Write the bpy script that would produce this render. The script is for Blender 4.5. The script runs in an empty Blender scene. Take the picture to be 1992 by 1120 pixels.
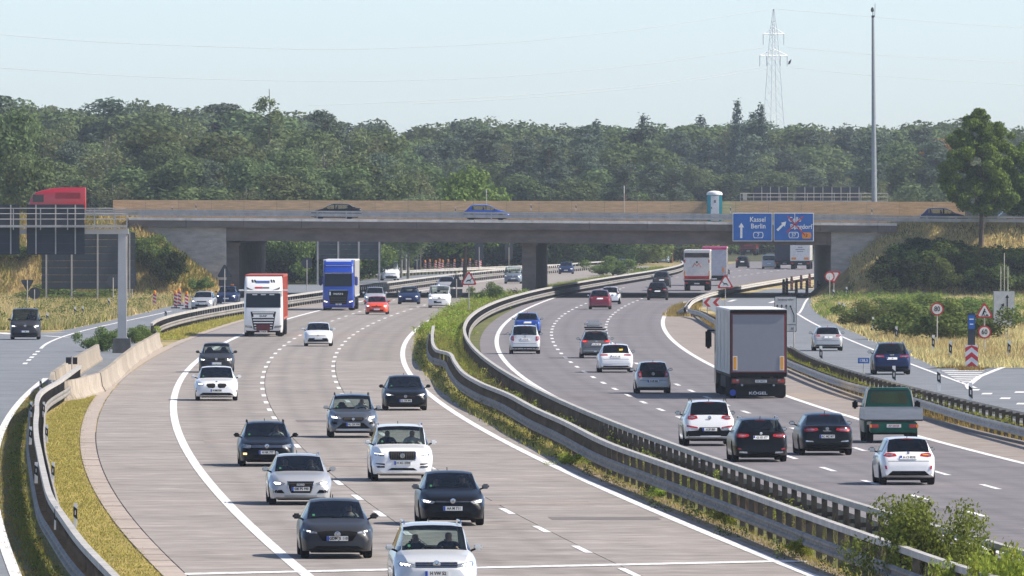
import bpy, bmesh, math, random
import numpy as np
from mathutils import Vector, Matrix
from mathutils.bvhtree import BVHTree
R = math.radians
S = bpy.context.scene
# ---------------------------------------------------------------- camera, sky, sun, exposure
F, HC, CX, HY = 22640.0, 8.8, 996.0, 390.0        # 409 mm lens in photo pixels, eye height on an overpass
cam = bpy.data.cameras.new('camera'); camo = bpy.data.objects.new('camera', cam); S.collection.objects.link(camo)
cam.sensor_width = 36.0; cam.lens = F / 1992 * 36.0; cam.clip_start = 1.0; cam.clip_end = 30000.0
camo.location = (0, 0, HC); camo.rotation_euler = (R(90) - math.atan(170.0 / F), 0, 0)
S.camera = camo
SUN_EL, SUN_AZ = 44.0, 94.0                        # azimuth clockwise from +Y (the view direction)
w = bpy.data.worlds.new("World"); S.world = w; w.use_nodes = True
nt = w.node_tree; bg = nt.nodes['Background']
sky = nt.nodes.new('ShaderNodeTexSky'); sky.sky_type = 'NISHITA'; sky.sun_disc = False
sky.sun_elevation = R(SUN_EL); sky.sun_rotation = R(SUN_AZ); sky.altitude = 300
sky.air_density = 0.53; sky.dust_density = 0.88; sky.ozone_density = 0.7
nt.links.new(sky.outputs[0], bg.inputs[0]); bg.inputs[1].default_value = 0.143
sl = bpy.data.lights.new('sun', 'SUN'); sl.energy = 4.3; sl.angle = R(0.55); sl.color = (1.0, 0.925, 0.82)
so = bpy.data.objects.new('sun', sl); S.collection.objects.link(so)
sd = Vector((math.sin(R(SUN_AZ)) * math.cos(R(SUN_EL)), math.cos(R(SUN_AZ)) * math.cos(R(SUN_EL)), math.sin(R(SUN_EL))))
so.rotation_euler = sd.to_track_quat('Z', 'Y').to_euler(); so.location = (200, 300, 300)
vs = S.view_settings; vs.view_transform = 'Standard'; vs.look = 'None'; vs.gamma = 1.0; vs.use_curve_mapping = False
vs.exposure = 0.65
S.cycles.max_bounces = 6; S.cycles.diffuse_bounces = 3; S.cycles.glossy_bounces = 3; S.cycles.transparent_max_bounces = 10
S.cycles.volume_bounces = 0; S.cycles.caustics_reflective = False; S.cycles.caustics_refractive = False
C = S.collection
rnd = random.Random(7); NR = np.random.default_rng(11)

# ---------------------------------------------------------------- helpers
def gp(x, y, z=0.0):
    d = F * (HC - z) / (y - HY); return Vector(((x - CX) / F * d, d, z))
def at(x, y, d):
    return Vector(((x - CX) / F * d, d, HC - (y - HY) / F * d))
def tag(o, label=None, cat=None, group=None, kind=None):
    if label: o['label'] = label
    if cat: o['category'] = cat
    if group: o['group'] = group
    if kind: o['kind'] = kind
    return o
def link(name, me, parent=None, loc=None, rz=None):
    o = bpy.data.objects.new(name, me); C.objects.link(o)
    if parent is not None: o.parent = parent
    if loc is not None: o.location = loc
    if rz is not None: o.rotation_euler = (0, 0, rz)
    return o
def empty(name, loc, rz=0.0, label=None, cat=None, group=None):
    o = link(name, None, None, loc, rz); o.empty_display_size = 0.1
    return tag(o, label, cat, group)
def copy_tree(o, parent=None):
    c = o.copy(); C.objects.link(c)
    if parent is not None: c.parent = parent
    for ch in list(o.children): copy_tree(ch, c)
    return c

class MB:
    """collects faces into ONE mesh"""
    def __init__(s): s.v = []; s.f = []; s.m = []; s.mi = 0
    def add(s, vs, fs):
        b = len(s.v); s.v += [tuple(p) for p in vs]; s.f += [tuple(i + b for i in q) for q in fs]; s.m += [s.mi] * len(fs); return s
    def box(s, cx, cy, z0, sx, sy, sz, rz=0.0, top=None):
        hx, hy = sx / 2, sy / 2; t = top if top else (1, 1)
        P = [(-hx, -hy, 0), (hx, -hy, 0), (hx, hy, 0), (-hx, hy, 0), (-hx * t[0], -hy * t[1], sz), (hx * t[0], -hy * t[1], sz), (hx * t[0], hy * t[1], sz), (-hx * t[0], hy * t[1], sz)]
        c, n = math.cos(rz), math.sin(rz)
        return s.add([(cx + x * c - y * n, cy + x * n + y * c, z0 + z) for x, y, z in P],
                     [(0, 3, 2, 1), (4, 5, 6, 7), (0, 1, 5, 4), (1, 2, 6, 5), (2, 3, 7, 6), (3, 0, 4, 7)])
    def bev(s, cx, cy, cz, sx, sy, sz, b=0.03):
        """box with chamfered edges, centred"""
        hx, hy, hz = sx / 2, sy / 2, sz / 2; bm = bmesh.new(); bmesh.ops.create_cube(bm, size=1)
        for v in bm.verts: v.co = Vector((v.co.x * sx, v.co.y * sy, v.co.z * sz))
        bmesh.ops.bevel(bm, geom=bm.edges[:], offset=min(b, sx * .49, sy * .49, sz * .49), segments=2, affect='EDGES')
        bm.verts.index_update(); s.add([v.co + Vector((cx, cy, cz)) for v in bm.verts], [[v.index for v in f.verts] for f in bm.faces]); bm.free(); return s
    def tube(s, pts, r, n=6, caps=True):
        pts = [Vector(p) for p in pts]; rr = r if isinstance(r, (list, tuple)) else [r] * len(pts); vs = []; fs = []
        for i, p in enumerate(pts):
            t = (pts[min(i + 1, len(pts) - 1)] - pts[max(i - 1, 0)]).normalized()
            a = t.cross(Vector((0, 0, 1)) if abs(t.z) < .95 else Vector((1, 0, 0))).normalized(); b = t.cross(a)
            for k in range(n):
                q = 2 * math.pi * k / n; vs.append(p + (a * math.cos(q) + b * math.sin(q)) * rr[i])
        for i in range(len(pts) - 1):
            for k in range(n):
                k2 = (k + 1) % n; fs.append((i * n + k, i * n + k2, (i + 1) * n + k2, (i + 1) * n + k))
        if caps: fs += [tuple(range(n))[::-1], tuple((len(pts) - 1) * n + k for k in range(n))]
        return s.add(vs, fs)
    def lathe(s, prof, n=16, axis='z', c=(0, 0, 0)):
        vs = []; fs = []
        for r, h in prof:
            for k in range(n):
                q = 2 * math.pi * k / n; a, b = r * math.cos(q), r * math.sin(q)
                vs.append({'z': (c[0] + a, c[1] + b, c[2] + h), 'x': (c[0] + h, c[1] + a, c[2] + b), 'y': (c[0] + a, c[1] + h, c[2] + b)}[axis])
        for i in range(len(prof) - 1):
            for k in range(n):
                k2 = (k + 1) % n; fs.append((i * n + k, i * n + k2, (i + 1) * n + k2, (i + 1) * n + k))
        fs += [tuple(range(n))[::-1], tuple((len(prof) - 1) * n + k for k in range(n))]
        return s.add(vs, fs)
    def prism(s, poly, y0, y1):
        """polygon in (x,z) extruded along y"""
        n = len(poly); vs = [(x, y0, z) for x, z in poly] + [(x, y1, z) for x, z in poly]
        return s.add(vs, [tuple(range(n)), tuple(range(2 * n - 1, n - 1, -1))] + [(i, i + n, (i + 1) % n + n, (i + 1) % n) for i in range(n)])
    def sweep(s, prof, pts, closed=True):
        """prof: (side, up) polygon swept along pts (level frames)"""
        pts = [Vector(p) for p in pts]; n = len(prof); vs = []; fs = []
        for i, p in enumerate(pts):
            t = pts[min(i + 1, len(pts) - 1)] - pts[max(i - 1, 0)]; t.z = 0; t.normalize(); a = Vector((t.y, -t.x, 0))
            vs += [p + a * x + Vector((0, 0, z)) for x, z in prof]
        for i in range(len(pts) - 1):
            for k in range(n if closed else n - 1):
                k2 = (k + 1) % n; fs.append((i * n + k, (i + 1) * n + k, (i + 1) * n + k2, i * n + k2))
        if closed: fs += [tuple(range(n)), tuple((len(pts) - 1) * n + k for k in range(n))[::-1]]
        return s.add(vs, fs)
    def mesh(s, name, mats, smooth=None):
        me = bpy.data.meshes.new(name); me.from_pydata(s.v, [], s.f)
        for m in (mats if isinstance(mats, (list, tuple)) else [mats]): me.materials.append(m)
        if any(s.m): me.polygons.foreach_set('material_index', s.m)
        bm = bmesh.new(); bm.from_mesh(me); bmesh.ops.recalc_face_normals(bm, faces=bm.faces); bm.to_mesh(me); bm.free()
        if smooth:
            me.shade_smooth(); me.set_sharp_from_angle(angle=R(smooth))
        me.update(); return me
    def build(s, name, mats, parent=None, loc=None, rz=None, smooth=None):
        return link(name, s.mesh(name, mats, smooth), parent, loc, rz)

def pchip(X, Y):
    X = np.array(X, float); Y = np.array(Y, float); h = np.diff(X); dl = np.diff(Y) / h; m = np.zeros_like(X); m[0], m[-1] = dl[0], dl[-1]
    for i in range(1, len(X) - 1):
        if dl[i - 1] * dl[i] > 0:
            a, b = 2 * h[i] + h[i - 1], h[i] + 2 * h[i - 1]; m[i] = (a + b) / (a / dl[i - 1] + b / dl[i])
    def f(x):
        i = int(min(max(np.searchsorted(X, x) - 1, 0), len(X) - 2)); t = (x - X[i]) / h[i]
        if t < 0: return Y[0] + m[0] * (x - X[0])
        if t > 1: return Y[-1] + m[-1] * (x - X[-1])
        return (2 * t**3 - 3 * t**2 + 1) * Y[i] + (t**3 - 2 * t**2 + t) * h[i] * m[i] + (-2 * t**3 + 3 * t**2) * Y[i + 1] + (t**3 - t**2) * h[i] * m[i + 1]
    return f

galvb = None
# ---------------------------------------------------------------- materials
MATS = {}
def new_mat(name):
    m = bpy.data.materials.new(name); m.use_nodes = True; t = m.node_tree; return m, t, t.nodes['Principled BSDF']
def mat(name, col, rough=.6, metal=0.0, coat=0.0, var=0.12, scale=3.0, bump=0.0, emit=0.0, spec=.5, island=False, objrand=0.0, col2=None, detail=4.0, stretch=None, ramp=(.32, .68)):
    """Principled with noise-driven tone variation (all surfaces get some wear)"""
    if name in MATS: return MATS[name]
    m, t, b = new_mat(name); N = t.nodes; L = t.links
    tc = N.new('ShaderNodeTexCoord'); no = N.new('ShaderNodeTexNoise'); no.inputs['Scale'].default_value = scale; no.inputs['Detail'].default_value = detail; no.inputs['Roughness'].default_value = .62
    src = tc.outputs['Object']
    if stretch:
        mp = N.new('ShaderNodeMapping'); mp.inputs['Scale'].default_value = stretch; L.new(src, mp.inputs[0]); src = mp.outputs[0]
    L.new(src, no.inputs['Vector'])
    ra = N.new('ShaderNodeValToRGB'); e = ra.color_ramp.elements
    c2 = col2 if col2 else tuple(c * (1 + var) for c in col); c1 = col if col2 else tuple(c * (1 - var) for c in col)
    e[0].position, e[1].position = ramp; e[0].color = (*c1, 1); e[1].color = (*c2, 1); L.new(no.outputs['Fac'], ra.inputs[0]); out = ra.outputs[0]
    if island or objrand:
        hs = N.new('ShaderNodeHueSaturation'); mr = N.new('ShaderNodeMapRange')
        if island:
            g = N.new('ShaderNodeNewGeometry'); L.new(g.outputs['Random Per Island'], mr.inputs[0]); k = island
        else:
            g = N.new('ShaderNodeObjectInfo'); L.new(g.outputs['Random'], mr.inputs[0]); k = objrand
        mr.inputs[3].default_value = 1 - k; mr.inputs[4].default_value = 1 + k; L.new(mr.outputs[0], hs.inputs['Value']); L.new(out, hs.inputs['Color']); out = hs.outputs[0]
    L.new(out, b.inputs['Base Color'])
    b.inputs['Roughness'].default_value = rough; b.inputs['Metallic'].default_value = metal; b.inputs['Coat Weight'].default_value = coat; b.inputs['Coat Roughness'].default_value = .04
    b.inputs['Specular IOR Level'].default_value = spec
    if bump:
        bp = N.new('ShaderNodeBump'); bp.inputs['Strength'].default_value = bump; bp.inputs['Distance'].default_value = .02; L.new(no.outputs['Fac'], bp.inputs['Height']); L.new(bp.outputs[0], b.inputs['Normal'])
    if emit:
        b.inputs['Emission Color'].default_value = (*col, 1); b.inputs['Emission Strength'].default_value = emit
    MATS[name] = m; return m
def ground_mat(name, cols, scales=(.25, 2.5), rough=.95, bump=.0, objrand=0.0, tracks=False):
    """two octaves of world-space noise over a colour ramp"""
    m, t, b = new_mat(name); N = t.nodes; L = t.links
    tc = N.new('ShaderNodeTexCoord'); a = N.new('ShaderNodeTexNoise'); c = N.new('ShaderNodeTexNoise')
    for q, s in ((a, scales[0]), (c, scales[1])): q.inputs['Scale'].default_value = s; q.inputs['Detail'].default_value = 5; L.new(tc.outputs['Object'], q.inputs['Vector'])
    mx = N.new('ShaderNodeMath'); mx.operation = 'ADD'; m2 = N.new('ShaderNodeMath'); m2.operation = 'MULTIPLY'; m2.inputs[1].default_value = .5
    L.new(a.outputs['Fac'], mx.inputs[0]); L.new(c.outputs['Fac'], mx.inputs[1]); L.new(mx.outputs[0], m2.inputs[0])
    ra = N.new('ShaderNodeValToRGB'); cr = ra.color_ramp; n = len(cols)
    while len(cr.elements) < n: cr.elements.new(.5)
    for i, cc in enumerate(cols): cr.elements[i].position = .36 + .28 * i / (n - 1); cr.elements[i].color = (*cc, 1)
    L.new(m2.outputs[0], ra.inputs[0]); out = ra.outputs[0]
    if objrand:
        oi = N.new('ShaderNodeObjectInfo'); mr = N.new('ShaderNodeMapRange'); mr.inputs[3].default_value = 1 - objrand; mr.inputs[4].default_value = 1 + objrand
        hs = N.new('ShaderNodeHueSaturation'); L.new(oi.outputs['Random'], mr.inputs[0]); L.new(mr.outputs[0], hs.inputs['Value']); L.new(out, hs.inputs['Color']); out = hs.outputs[0]
    if tracks:                                         # tyre-worn bands along each lane, pale wear at the slab joints
        at_ = N.new('ShaderNodeAttribute'); at_.attribute_name = 'lane'; sx = N.new('ShaderNodeSeparateXYZ'); L.new(at_.outputs['Vector'], sx.inputs[0])
        wob = N.new('ShaderNodeMath'); wob.operation = 'MULTIPLY_ADD'; wob.inputs[1].default_value = .10; L.new(a.outputs['Fac'], wob.inputs[0]); sb = N.new('ShaderNodeMath'); sb.operation = 'SUBTRACT'; sb.inputs[1].default_value = .05
        L.new(sx.outputs[0], sb.inputs[0]); L.new(sb.outputs[0], wob.inputs[2])
        for src, stops in ((wob.outputs[0], ((0, 1.0), (.12, .97), (.24, .84), (.36, .96), (.5, .90), (.64, .96), (.76, .84), (.88, .97), (1, 1.0))), (sx.outputs[1], ((0, 1.0), (.035, 1.0), (.12, .92), (.5, .89), (.88, .92), (.965, 1.0)))):
            rp = N.new('ShaderNodeValToRGB')
            while len(rp.color_ramp.elements) < len(stops): rp.color_ramp.elements.new(.5)
            for i, (ps, vv) in enumerate(stops): rp.color_ramp.elements[i].position = ps; rp.color_ramp.elements[i].color = (vv, vv, vv, 1)
            mm = N.new('ShaderNodeMix'); mm.data_type = 'RGBA'; mm.blend_type = 'MULTIPLY'; mm.inputs[0].default_value = 1.0; L.new(src, rp.inputs[0]); L.new(out, mm.inputs[6]); L.new(rp.outputs[0], mm.inputs[7]); out = mm.outputs[2]
    L.new(out, b.inputs['Base Color']); b.inputs['Roughness'].default_value = rough; b.inputs['Specular IOR Level'].default_value = .25
    if bump:
        bp = N.new('ShaderNodeBump'); bp.inputs['Strength'].default_value = bump; L.new(c.outputs['Fac'], bp.inputs['Height']); L.new(bp.outputs[0], b.inputs['Normal'])
    MATS[name] = m; return m
def leaf_mat(name, col, var=.35, trans=.3, up=0.0):
    m, t, b = new_mat(name); N = t.nodes; L = t.links; N.remove(b)
    g = N.new('ShaderNodeNewGeometry'); oi = N.new('ShaderNodeObjectInfo'); hs = N.new('ShaderNodeHueSaturation'); hs.inputs['Color'].default_value = (*col, 1)
    v1 = N.new('ShaderNodeMapRange'); v1.inputs[3].default_value = 1 - var; v1.inputs[4].default_value = 1 + var; L.new(g.outputs['Random Per Island'], v1.inputs[0])
    v2 = N.new('ShaderNodeMapRange'); v2.inputs[3].default_value = .8; v2.inputs[4].default_value = 1.25; L.new(oi.outputs['Random'], v2.inputs[0])
    mu = N.new('ShaderNodeMath'); mu.operation = 'MULTIPLY'; L.new(v1.outputs[0], mu.inputs[0]); L.new(v2.outputs[0], mu.inputs[1]); L.new(mu.outputs[0], hs.inputs['Value'])
    v3 = N.new('ShaderNodeMapRange'); v3.inputs[3].default_value = .475; v3.inputs[4].default_value = .525; L.new(oi.outputs['Random'], v3.inputs[0]); L.new(v3.outputs[0], hs.inputs['Hue'])
    d = N.new('ShaderNodeBsdfDiffuse'); tr = N.new('ShaderNodeBsdfTranslucent'); mx = N.new('ShaderNodeMixShader'); mx.inputs[0].default_value = trans
    if up:                                             # shading normal leaned upwards so the grass takes more light from above
        va = N.new('ShaderNodeVectorMath'); va.operation = 'ADD'; va.inputs[1].default_value = (0, 0, up); vn = N.new('ShaderNodeVectorMath'); vn.operation = 'NORMALIZE'
        L.new(g.outputs['Normal'], va.inputs[0]); L.new(va.outputs[0], vn.inputs[0]); L.new(vn.outputs[0], d.inputs['Normal'])
    L.new(hs.outputs[0], d.inputs[0]); L.new(hs.outputs[0], tr.inputs[0]); L.new(d.outputs[0], mx.inputs[1]); L.new(tr.outputs[0], mx.inputs[2]); L.new(mx.outputs[0], N['Material Output'].inputs[0])
    MATS[name] = m; return m
def glass_mat(name, tint, refl=.12):
    m, t, b = new_mat(name); N = t.nodes; L = t.links; N.remove(b)
    tr = N.new('ShaderNodeBsdfTransparent'); tr.inputs[0].default_value = (*tint, 1); gl = N.new('ShaderNodeBsdfGlossy'); gl.inputs['Roughness'].default_value = .03
    lw = N.new('ShaderNodeFresnel'); lw.inputs[0].default_value = 1.5; ad = N.new('ShaderNodeMath'); ad.operation = 'ADD'; ad.inputs[1].default_value = refl - .04; ad.use_clamp = True
    mx = N.new('ShaderNodeMixShader'); L.new(lw.outputs[0], ad.inputs[0]); L.new(ad.outputs[0], mx.inputs[0]); L.new(tr.outputs[0], mx.inputs[1]); L.new(gl.outputs[0], mx.inputs[2]); L.new(mx.outputs[0], N['Material Output'].inputs[0])
    MATS[name] = m; return m

galv = mat('galvanised_steel', (.42, .40, .37), .62, 0, var=.2, scale=1.3, spec=.25)
galv_d = mat('dark_steel', (.075, .066, .058), .8, 0, var=.35, scale=2, spec=.15)  # darkened so the barrier posts carry the shade between beams in their colour
galv_shade = mat('beam_steel_shade', (.23, .215, .195), .7, 0, var=.3, scale=1.1, spec=.2)  # darker copy of the steel, shade of the side beams put into the colour
black = mat('black_plastic', (.007, .007, .008), .6, var=.3, spec=.12)
rubber = mat('tyre_rubber', (.014, .014, .015), .9, var=.3, spec=.1)
chrome = mat('chrome', (.55, .55, .57), .18, 1.0, var=.05)
alloy = mat('alloy_silver', (.45, .46, .48), .3, .8, var=.1)
dark_alloy = mat('alloy_dark', (.05, .05, .055), .35, .6, var=.1)
white_p = mat('white_paint_matt', (.74, .74, .72), .5, var=.08)
red_p = mat('red_paint', (.50, .022, .026), .45, var=.12)
orange_p = mat('orange_paint', (.75, .26, .02), .45, var=.1)
blue_sign = mat('sign_blue', (.003, .105, .40), .4, var=.08)
sign_back = mat('sign_back_grey', (.035, .043, .052), .6, var=.15, scale=.8)
plate_w = mat('plate_white', (.78, .78, .76), .4, var=.03)
plate_b = mat('plate_blue', (.01, .06, .42), .4, var=.03)
ink = mat('black_ink', (.008, .008, .009), .5, var=.1)
wmark = mat('road_paint', (.38, .36, .34), .75, col2=(.80, .79, .77), scale=3.5, detail=8, ramp=(.36, .52))
tail_red = mat('tail_lamp_red', (.42, .008, .012), .12, coat=1, var=.15, scale=12)
tail_lit = mat('tail_lamp_lit', (.95, .06, .04), .2, coat=1, emit=.9)
amber = mat('lamp_amber', (.85, .30, .02), .2, coat=1)
amber_lit = mat('lamp_amber_lit', (1.0, .62, .22), .2, coat=1, emit=2.2)
lamp_glass = mat('headlamp_lens', (.30, .315, .33), .1, .5, coat=.8, var=.5, scale=9)
lamp_lit = mat('headlamp_lit', (1.0, .95, .86), .2, coat=1, emit=2.6)
seat_m = mat('seat_fabric', (.06, .06, .062), .8, var=.2)
glass = glass_mat('window_glass', (.74, .82, .79), .07)
glass_d = glass_mat('tinted_glass', (.10, .115, .12), .07)
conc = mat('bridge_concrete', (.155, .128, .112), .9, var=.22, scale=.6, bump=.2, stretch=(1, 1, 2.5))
conc_l = mat('barrier_concrete', (.32, .272, .215), .9, var=.36, scale=1.4, bump=.2, objrand=.16, stretch=(2.5, 2.5, .6))
skin = mat('skin', (.55, .33, .23), .6, var=.06); hair = mat('hair_brown', (.05, .032, .02), .7, var=.2)
def paint(name, col, metal=0.0):
    dk = max(col) < .12
    return mat('paint_' + name, col, .30 if not metal else .36, metal * (.5 if dk else 1), .25 if dk else .8, var=.03, scale=1.0, spec=.12 if dk else .4)
P_white = paint('white', (.80, .80, .79)); P_silver = paint('silver', (.46, .46, .455), .3); P_grey = paint('grey', (.10, .11, .122), .5)
P_dgrey = paint('dark_grey', (.034, .035, .038), .2); P_black = paint('black', (.005, .005, .0055)); P_blue = paint('blue', (.012, .06, .30), .2); P_dblue = paint('dark_blue', (.012, .024, .075), .3)
P_orange = paint('orange', (.72, .07, .012)); P_red = paint('red', (.20, .008, .022), .25); P_green = paint('green', (.002, .085, .058)); P_pearl = paint('pearl', (.66, .67, .66), .25); P_man = paint('truck_blue', (.006, .045, .34)); P_bg = paint('blue_grey', (.16, .19, .225), .2); P_tred = paint('truck_red', (.55, .012, .03))
TXT = {}
def text_mesh(s, size, m, bold=.012, ext=.002, align='CENTER'):
    k = (s, size, m.name, bold, align)
    if k in TXT: return TXT[k]
    c = bpy.data.curves.new('lettering', 'FONT'); c.body = s; c.size = size; c.align_x = align; c.align_y = 'CENTER'; c.offset = bold * size; c.extrude = ext; c.resolution_u = 2
    o = bpy.data.objects.new('lettering', c); C.objects.link(o); dg = bpy.context.evaluated_depsgraph_get(); me = bpy.data.meshes.new_from_object(o.evaluated_get(dg)); me.name = 'lettering'
    bpy.data.objects.remove(o); bpy.data.curves.remove(c); me.materials.clear(); me.materials.append(m); TXT[k] = me; return me
def lettering(s, size, m, parent, loc, bold=.012, sx=1.0, align='CENTER', rz=0.0, name='lettering', ry=0.0):
    o = link(name, text_mesh(s, size, m, bold, .002, align), parent); o.location = loc; o.rotation_euler = (R(90), ry, rz); o.scale = (sx, 1, 1); return o
# ---------------------------------------------------------------- road lines: photo points -> metres on the ground -> smooth curves X(d)
class Cv:
    def __init__(s, pts, z=0.0, deg=4, off=0.0):
        P = sorted([gp(x, y, z) for x, y in pts], key=lambda p: p.y); D = np.array([p.y for p in P]); X = np.array([p.x for p in P]); s.lo, s.hi = D[0], D[-1]; s.off = off
        if deg == 'p':
            f = pchip(D, X); s.f = f
        else:
            m, k = D.mean(), D.std(); c = np.polyfit((D - m) / k, X, min(deg, len(D) - 1)); s.f = lambda d: float(np.polyval(c, (d - m) / k))
    def __call__(s, d):
        if d < s.lo: return s.f(s.lo) + (s.f(s.lo + 15) - s.f(s.lo)) / 15 * (d - s.lo) + s.off
        if d > s.hi: return s.f(s.hi) + (s.f(s.hi) - s.f(s.hi - 40)) / 40 * (d - s.hi) + s.off
        return s.f(d) + s.off
    def slope(s, d, e=8.0): return (s(d + e) - s(d - e)) / (2 * e)
    def p(s, d, z=0.0, o=0.0):
        a = s.slope(d); n = math.hypot(1, a); return Vector((s(d) + o / n, d - o * a / n, z))
class Sh:
    """a curve moved sideways; knots = (d, offset)"""
    def __init__(s, c, off): s.c = c; s.o = off if callable(off) else (lambda d: off)
    def __call__(s, d): return s.c(d) + s.o(d)
    def slope(s, d, e=8.0): return (s(d + e) - s(d - e)) / (2 * e)
    p = Cv.p
const = lambda v: (lambda d: v)
L_left = Cv([(594,1116),(551,1081),(508,1047),(466,1006),(420,960),(378,898),(345,840),(338,790),(343,757),(357,732),(381,704),(436,668.6),(471,652.5),(561,620),(614,606),(945,547),(978,542)])
L_A = Cv([(741,1002),(694,969),(658,941),(579,868.5),(534,813),(525,798),(518.6,784),(512.5,771),(509.6,758),(508,747),(510.7,736),(512.5,726),(516,715),(522,706),(528.6,697),(536,689),(544.6,681),(554,673),(563.6,665),(574,657),(653.6,622),(667,617.5),(682,612.5)])
L_B = Cv([(1222,1115),(1136,1073),(1056,1031),(988,996),(657,754),(653.6,743),(650,733),(647.5,722),(647,712),(649,703),(652.5,693.6),(656,685),(662.5,677),(669.6,668.6),(675,662),(683,655),(692,648),(702,642),(712,637),(722.5,631),(735,625),(747,620),(760,615),(773,610),(787.5,605),(803.6,601),(816,597)])
L_right = Cv([(1580,1120),(1467,1076),(1362,1035),(1247,987),(1116,926),(1030,880),(943,839),(907,818.6),(868,793.6),(836,767),(794.6,726),(787.5,711),(782,693.6),(784,676),(800,652.5),(823,633),(864,608),(943,576)])
R_left = Cv([(1500,935),(1303,870),(1202,826),(1100,783),(1038,747),(1009,728),(987,707),(969,684),(961,665),(963,649),(977,634.5),(1006,614),(1038,596),(1090,578),(1150,558),(1268,537),(1326,528)])
R_1 = Cv([(1898,1002),(1796,970),(1703.6,945),(1613.6,914),(1546,891.5),(1322,813.7),(1286,798.5),(1250.5,784),(1221,769.5),(1194,757),(1173,745),(1152,733),(1120,712.6),(1097.7,694),(1082.6,678),(1075,662),(1073,650.6),(1074.6,639),(1080,630),(1092,617),(1106,605.6),(1122,597.5),(1141,591)])
R_2 = Cv([(1924,948),(1834,922.5),(1675,875),(1541.5,835),(1451,803),(1375,774),(1345,761),(1318.5,749),(1237.6,707),(1179,634),(1183,624),(1189,614),(1202,604),(1217,596),(1244,583)])
R_right = Cv([(1992,904),(1893,877),(1807,854),(1650,812),(1589,791),(1529,772),(1389,713),(1350,692),(1321,673),(1299,652),(1289,633),(1291,617),(1308,601),(1331,588)])
GR = Cv([(330,1103),(274,1038.6),(240,983),(218.6,931),(203.6,880),(201.5,820),(214,768.6),(240,730),(278.6,704),(317,687),(386,653),(440,629),(561,603),(627,594),(752,566),(834,551),(980,537)])
GL = Sh(GR, -.58)
ML_curb = Cv([(1555,1099),(1467,1060),(1362,1025),(1246,972),(1116,920),(1024,860),(971,836),(900,790),(846,751),(814,711),(804,683),(821,642),(864,608),(943,574),(1014,554)])
MR_edge = Sh(R_left, -1.05)
RK = Cv([(1992,867.7),(1911,846),(1801,815),(1671,777),(1607,755),(1536,730),(1395,645),(1345,612),(1340,590),(1420,560),(1470,549),(1616,526)], deg=5)
# barriers: top of the box beam at 1.05 m
LB = Cv([(223,1118),(158.6,1051),(124,1004),(98.6,965.7),(86,923),(77,880),(70.7,845.7),(71,803),(86,755.7),(115.7,738.6)], 1.05, 'p')
LBF = Cv([(285,634),(321,618),(372,607),(440,591),(474,582),(568,571),(627,565),(703,557),(741,551),(781,544),(833,536),(897,530),(980,522.5),(1080,514),(1327,496)], 1.05, 5)
MLB = Cv([(1928,1118),(1821,1084),(1728.6,1052),(1639,1021.6),(1467,960),(1397,935),(1291,898),(1182,859),(1096,817),(1043,793.6),(989,765),(936,743.6),(900,722),(884,701),(875,686),(850,679),(841,654),(843,633)], 1.05, 'p')
MRB = Cv([(1992,1070),(1893,1043),(1714,993),(1607,963),(1500,926),(1397,888),(1302,856),(1202,816),(1100,777),(1043,758),(989,733),(957,711),(928.6,690),(911,661),(907,640),(918,618.6),(953.6,593.6),(1007,572),(1057,558),(1080,552),(1150,547),(1326,508)], 1.05, 5)
RB = Cv([(1992,824),(1895,800),(1785,768),(1660,739),(1578.6,711),(1534,692.5),(1393,616),(1370,604),(1330,595)], .72, 'p')
RBF = Cv([(1335,586),(1377,572),(1430,553),(1478,547),(1528,541),(1571,532),(1616,524)], .75, 3)
RR2 = Cv([(1537,674),(1629.5,711),(1710,735),(1777.5,751.8),(1836,765.5),(1895,777),(1935,789)], .72, 3)
RRr = Cv([(1830,717),(1762,689),(1710,669),(1650,639),(1590,609),(1575,597),(1590,578),(1612,567)], deg=3)
RRline = Cv([(1882,751),(1830,729),(1774,708),(1702.5,684),(1639,657.5),(1594,633),(1552.5,612.5)], deg=3)
SL = Cv([(75,678.7),(120.5,661),(144.7,648),(160.7,641),(227.7,629),(268,621),(321,607.7)], deg=3)
RMr = Cv([(25.7,1111),(13,1077),(0,1026),(-14,940),(0,841.5),(21.5,807),(38.6,781),(70.7,753.6),(87,737)], deg=3)
RMl = Cv([(335,594),(295,605),(228,621),(161,634.5),(120,644)], deg=2)

# ---------------------------------------------------------------- ground, verges, carriageways
DRY = (.46, .36, .18); DRY2 = (.34, .26, .12); GRN = (.105, .125, .028); GRN2 = (.06, .085, .02)
g_meadow = ground_mat('meadow_ground', [GRN2, GRN, DRY2, DRY, DRY], (.05, .6), bump=.3)
g_lawn = ground_mat('dry_lawn', [(.17, .145, .035), (.28, .215, .06), (.35, .265, .08), (.40, .30, .10)], (.35, 3.0), bump=.4)
g_soil = ground_mat('sandy_soil', [(.13, .10, .055), (.24, .185, .12), (.33, .265, .19)], (.5, 4.0), bump=.5)
g_median = ground_mat('median_ground', [(.06, .075, .018), (.11, .12, .03), (.20, .165, .08)], (.3, 2.0), bump=.4)
g_conc = ground_mat('road_concrete', [(.225, .199, .178), (.288, .257, .231), (.322, .289, .262), (.395, .354, .318)], (.45, 1.1), .9, .1, objrand=.07, tracks=True)
g_asph = ground_mat('road_asphalt', [(.172, .157, .163), (.212, .195, .201), (.25, .23, .234)], (.2, 1.1), .9, .1, tracks=True)
g_ramp = ground_mat('ramp_asphalt', [(.145, .155, .168), (.182, .195, .21), (.215, .228, .243)], (.2, 1.2), .85, .1)
g_shoulder = ground_mat('shoulder_concrete', [(.225, .19, .165), (.27, .23, .20), (.33, .285, .25)], (.3, 1.2), .9, .1)
g_field = ground_mat('far_ground', [GRN2, GRN, DRY2], (.02, .2))
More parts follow.
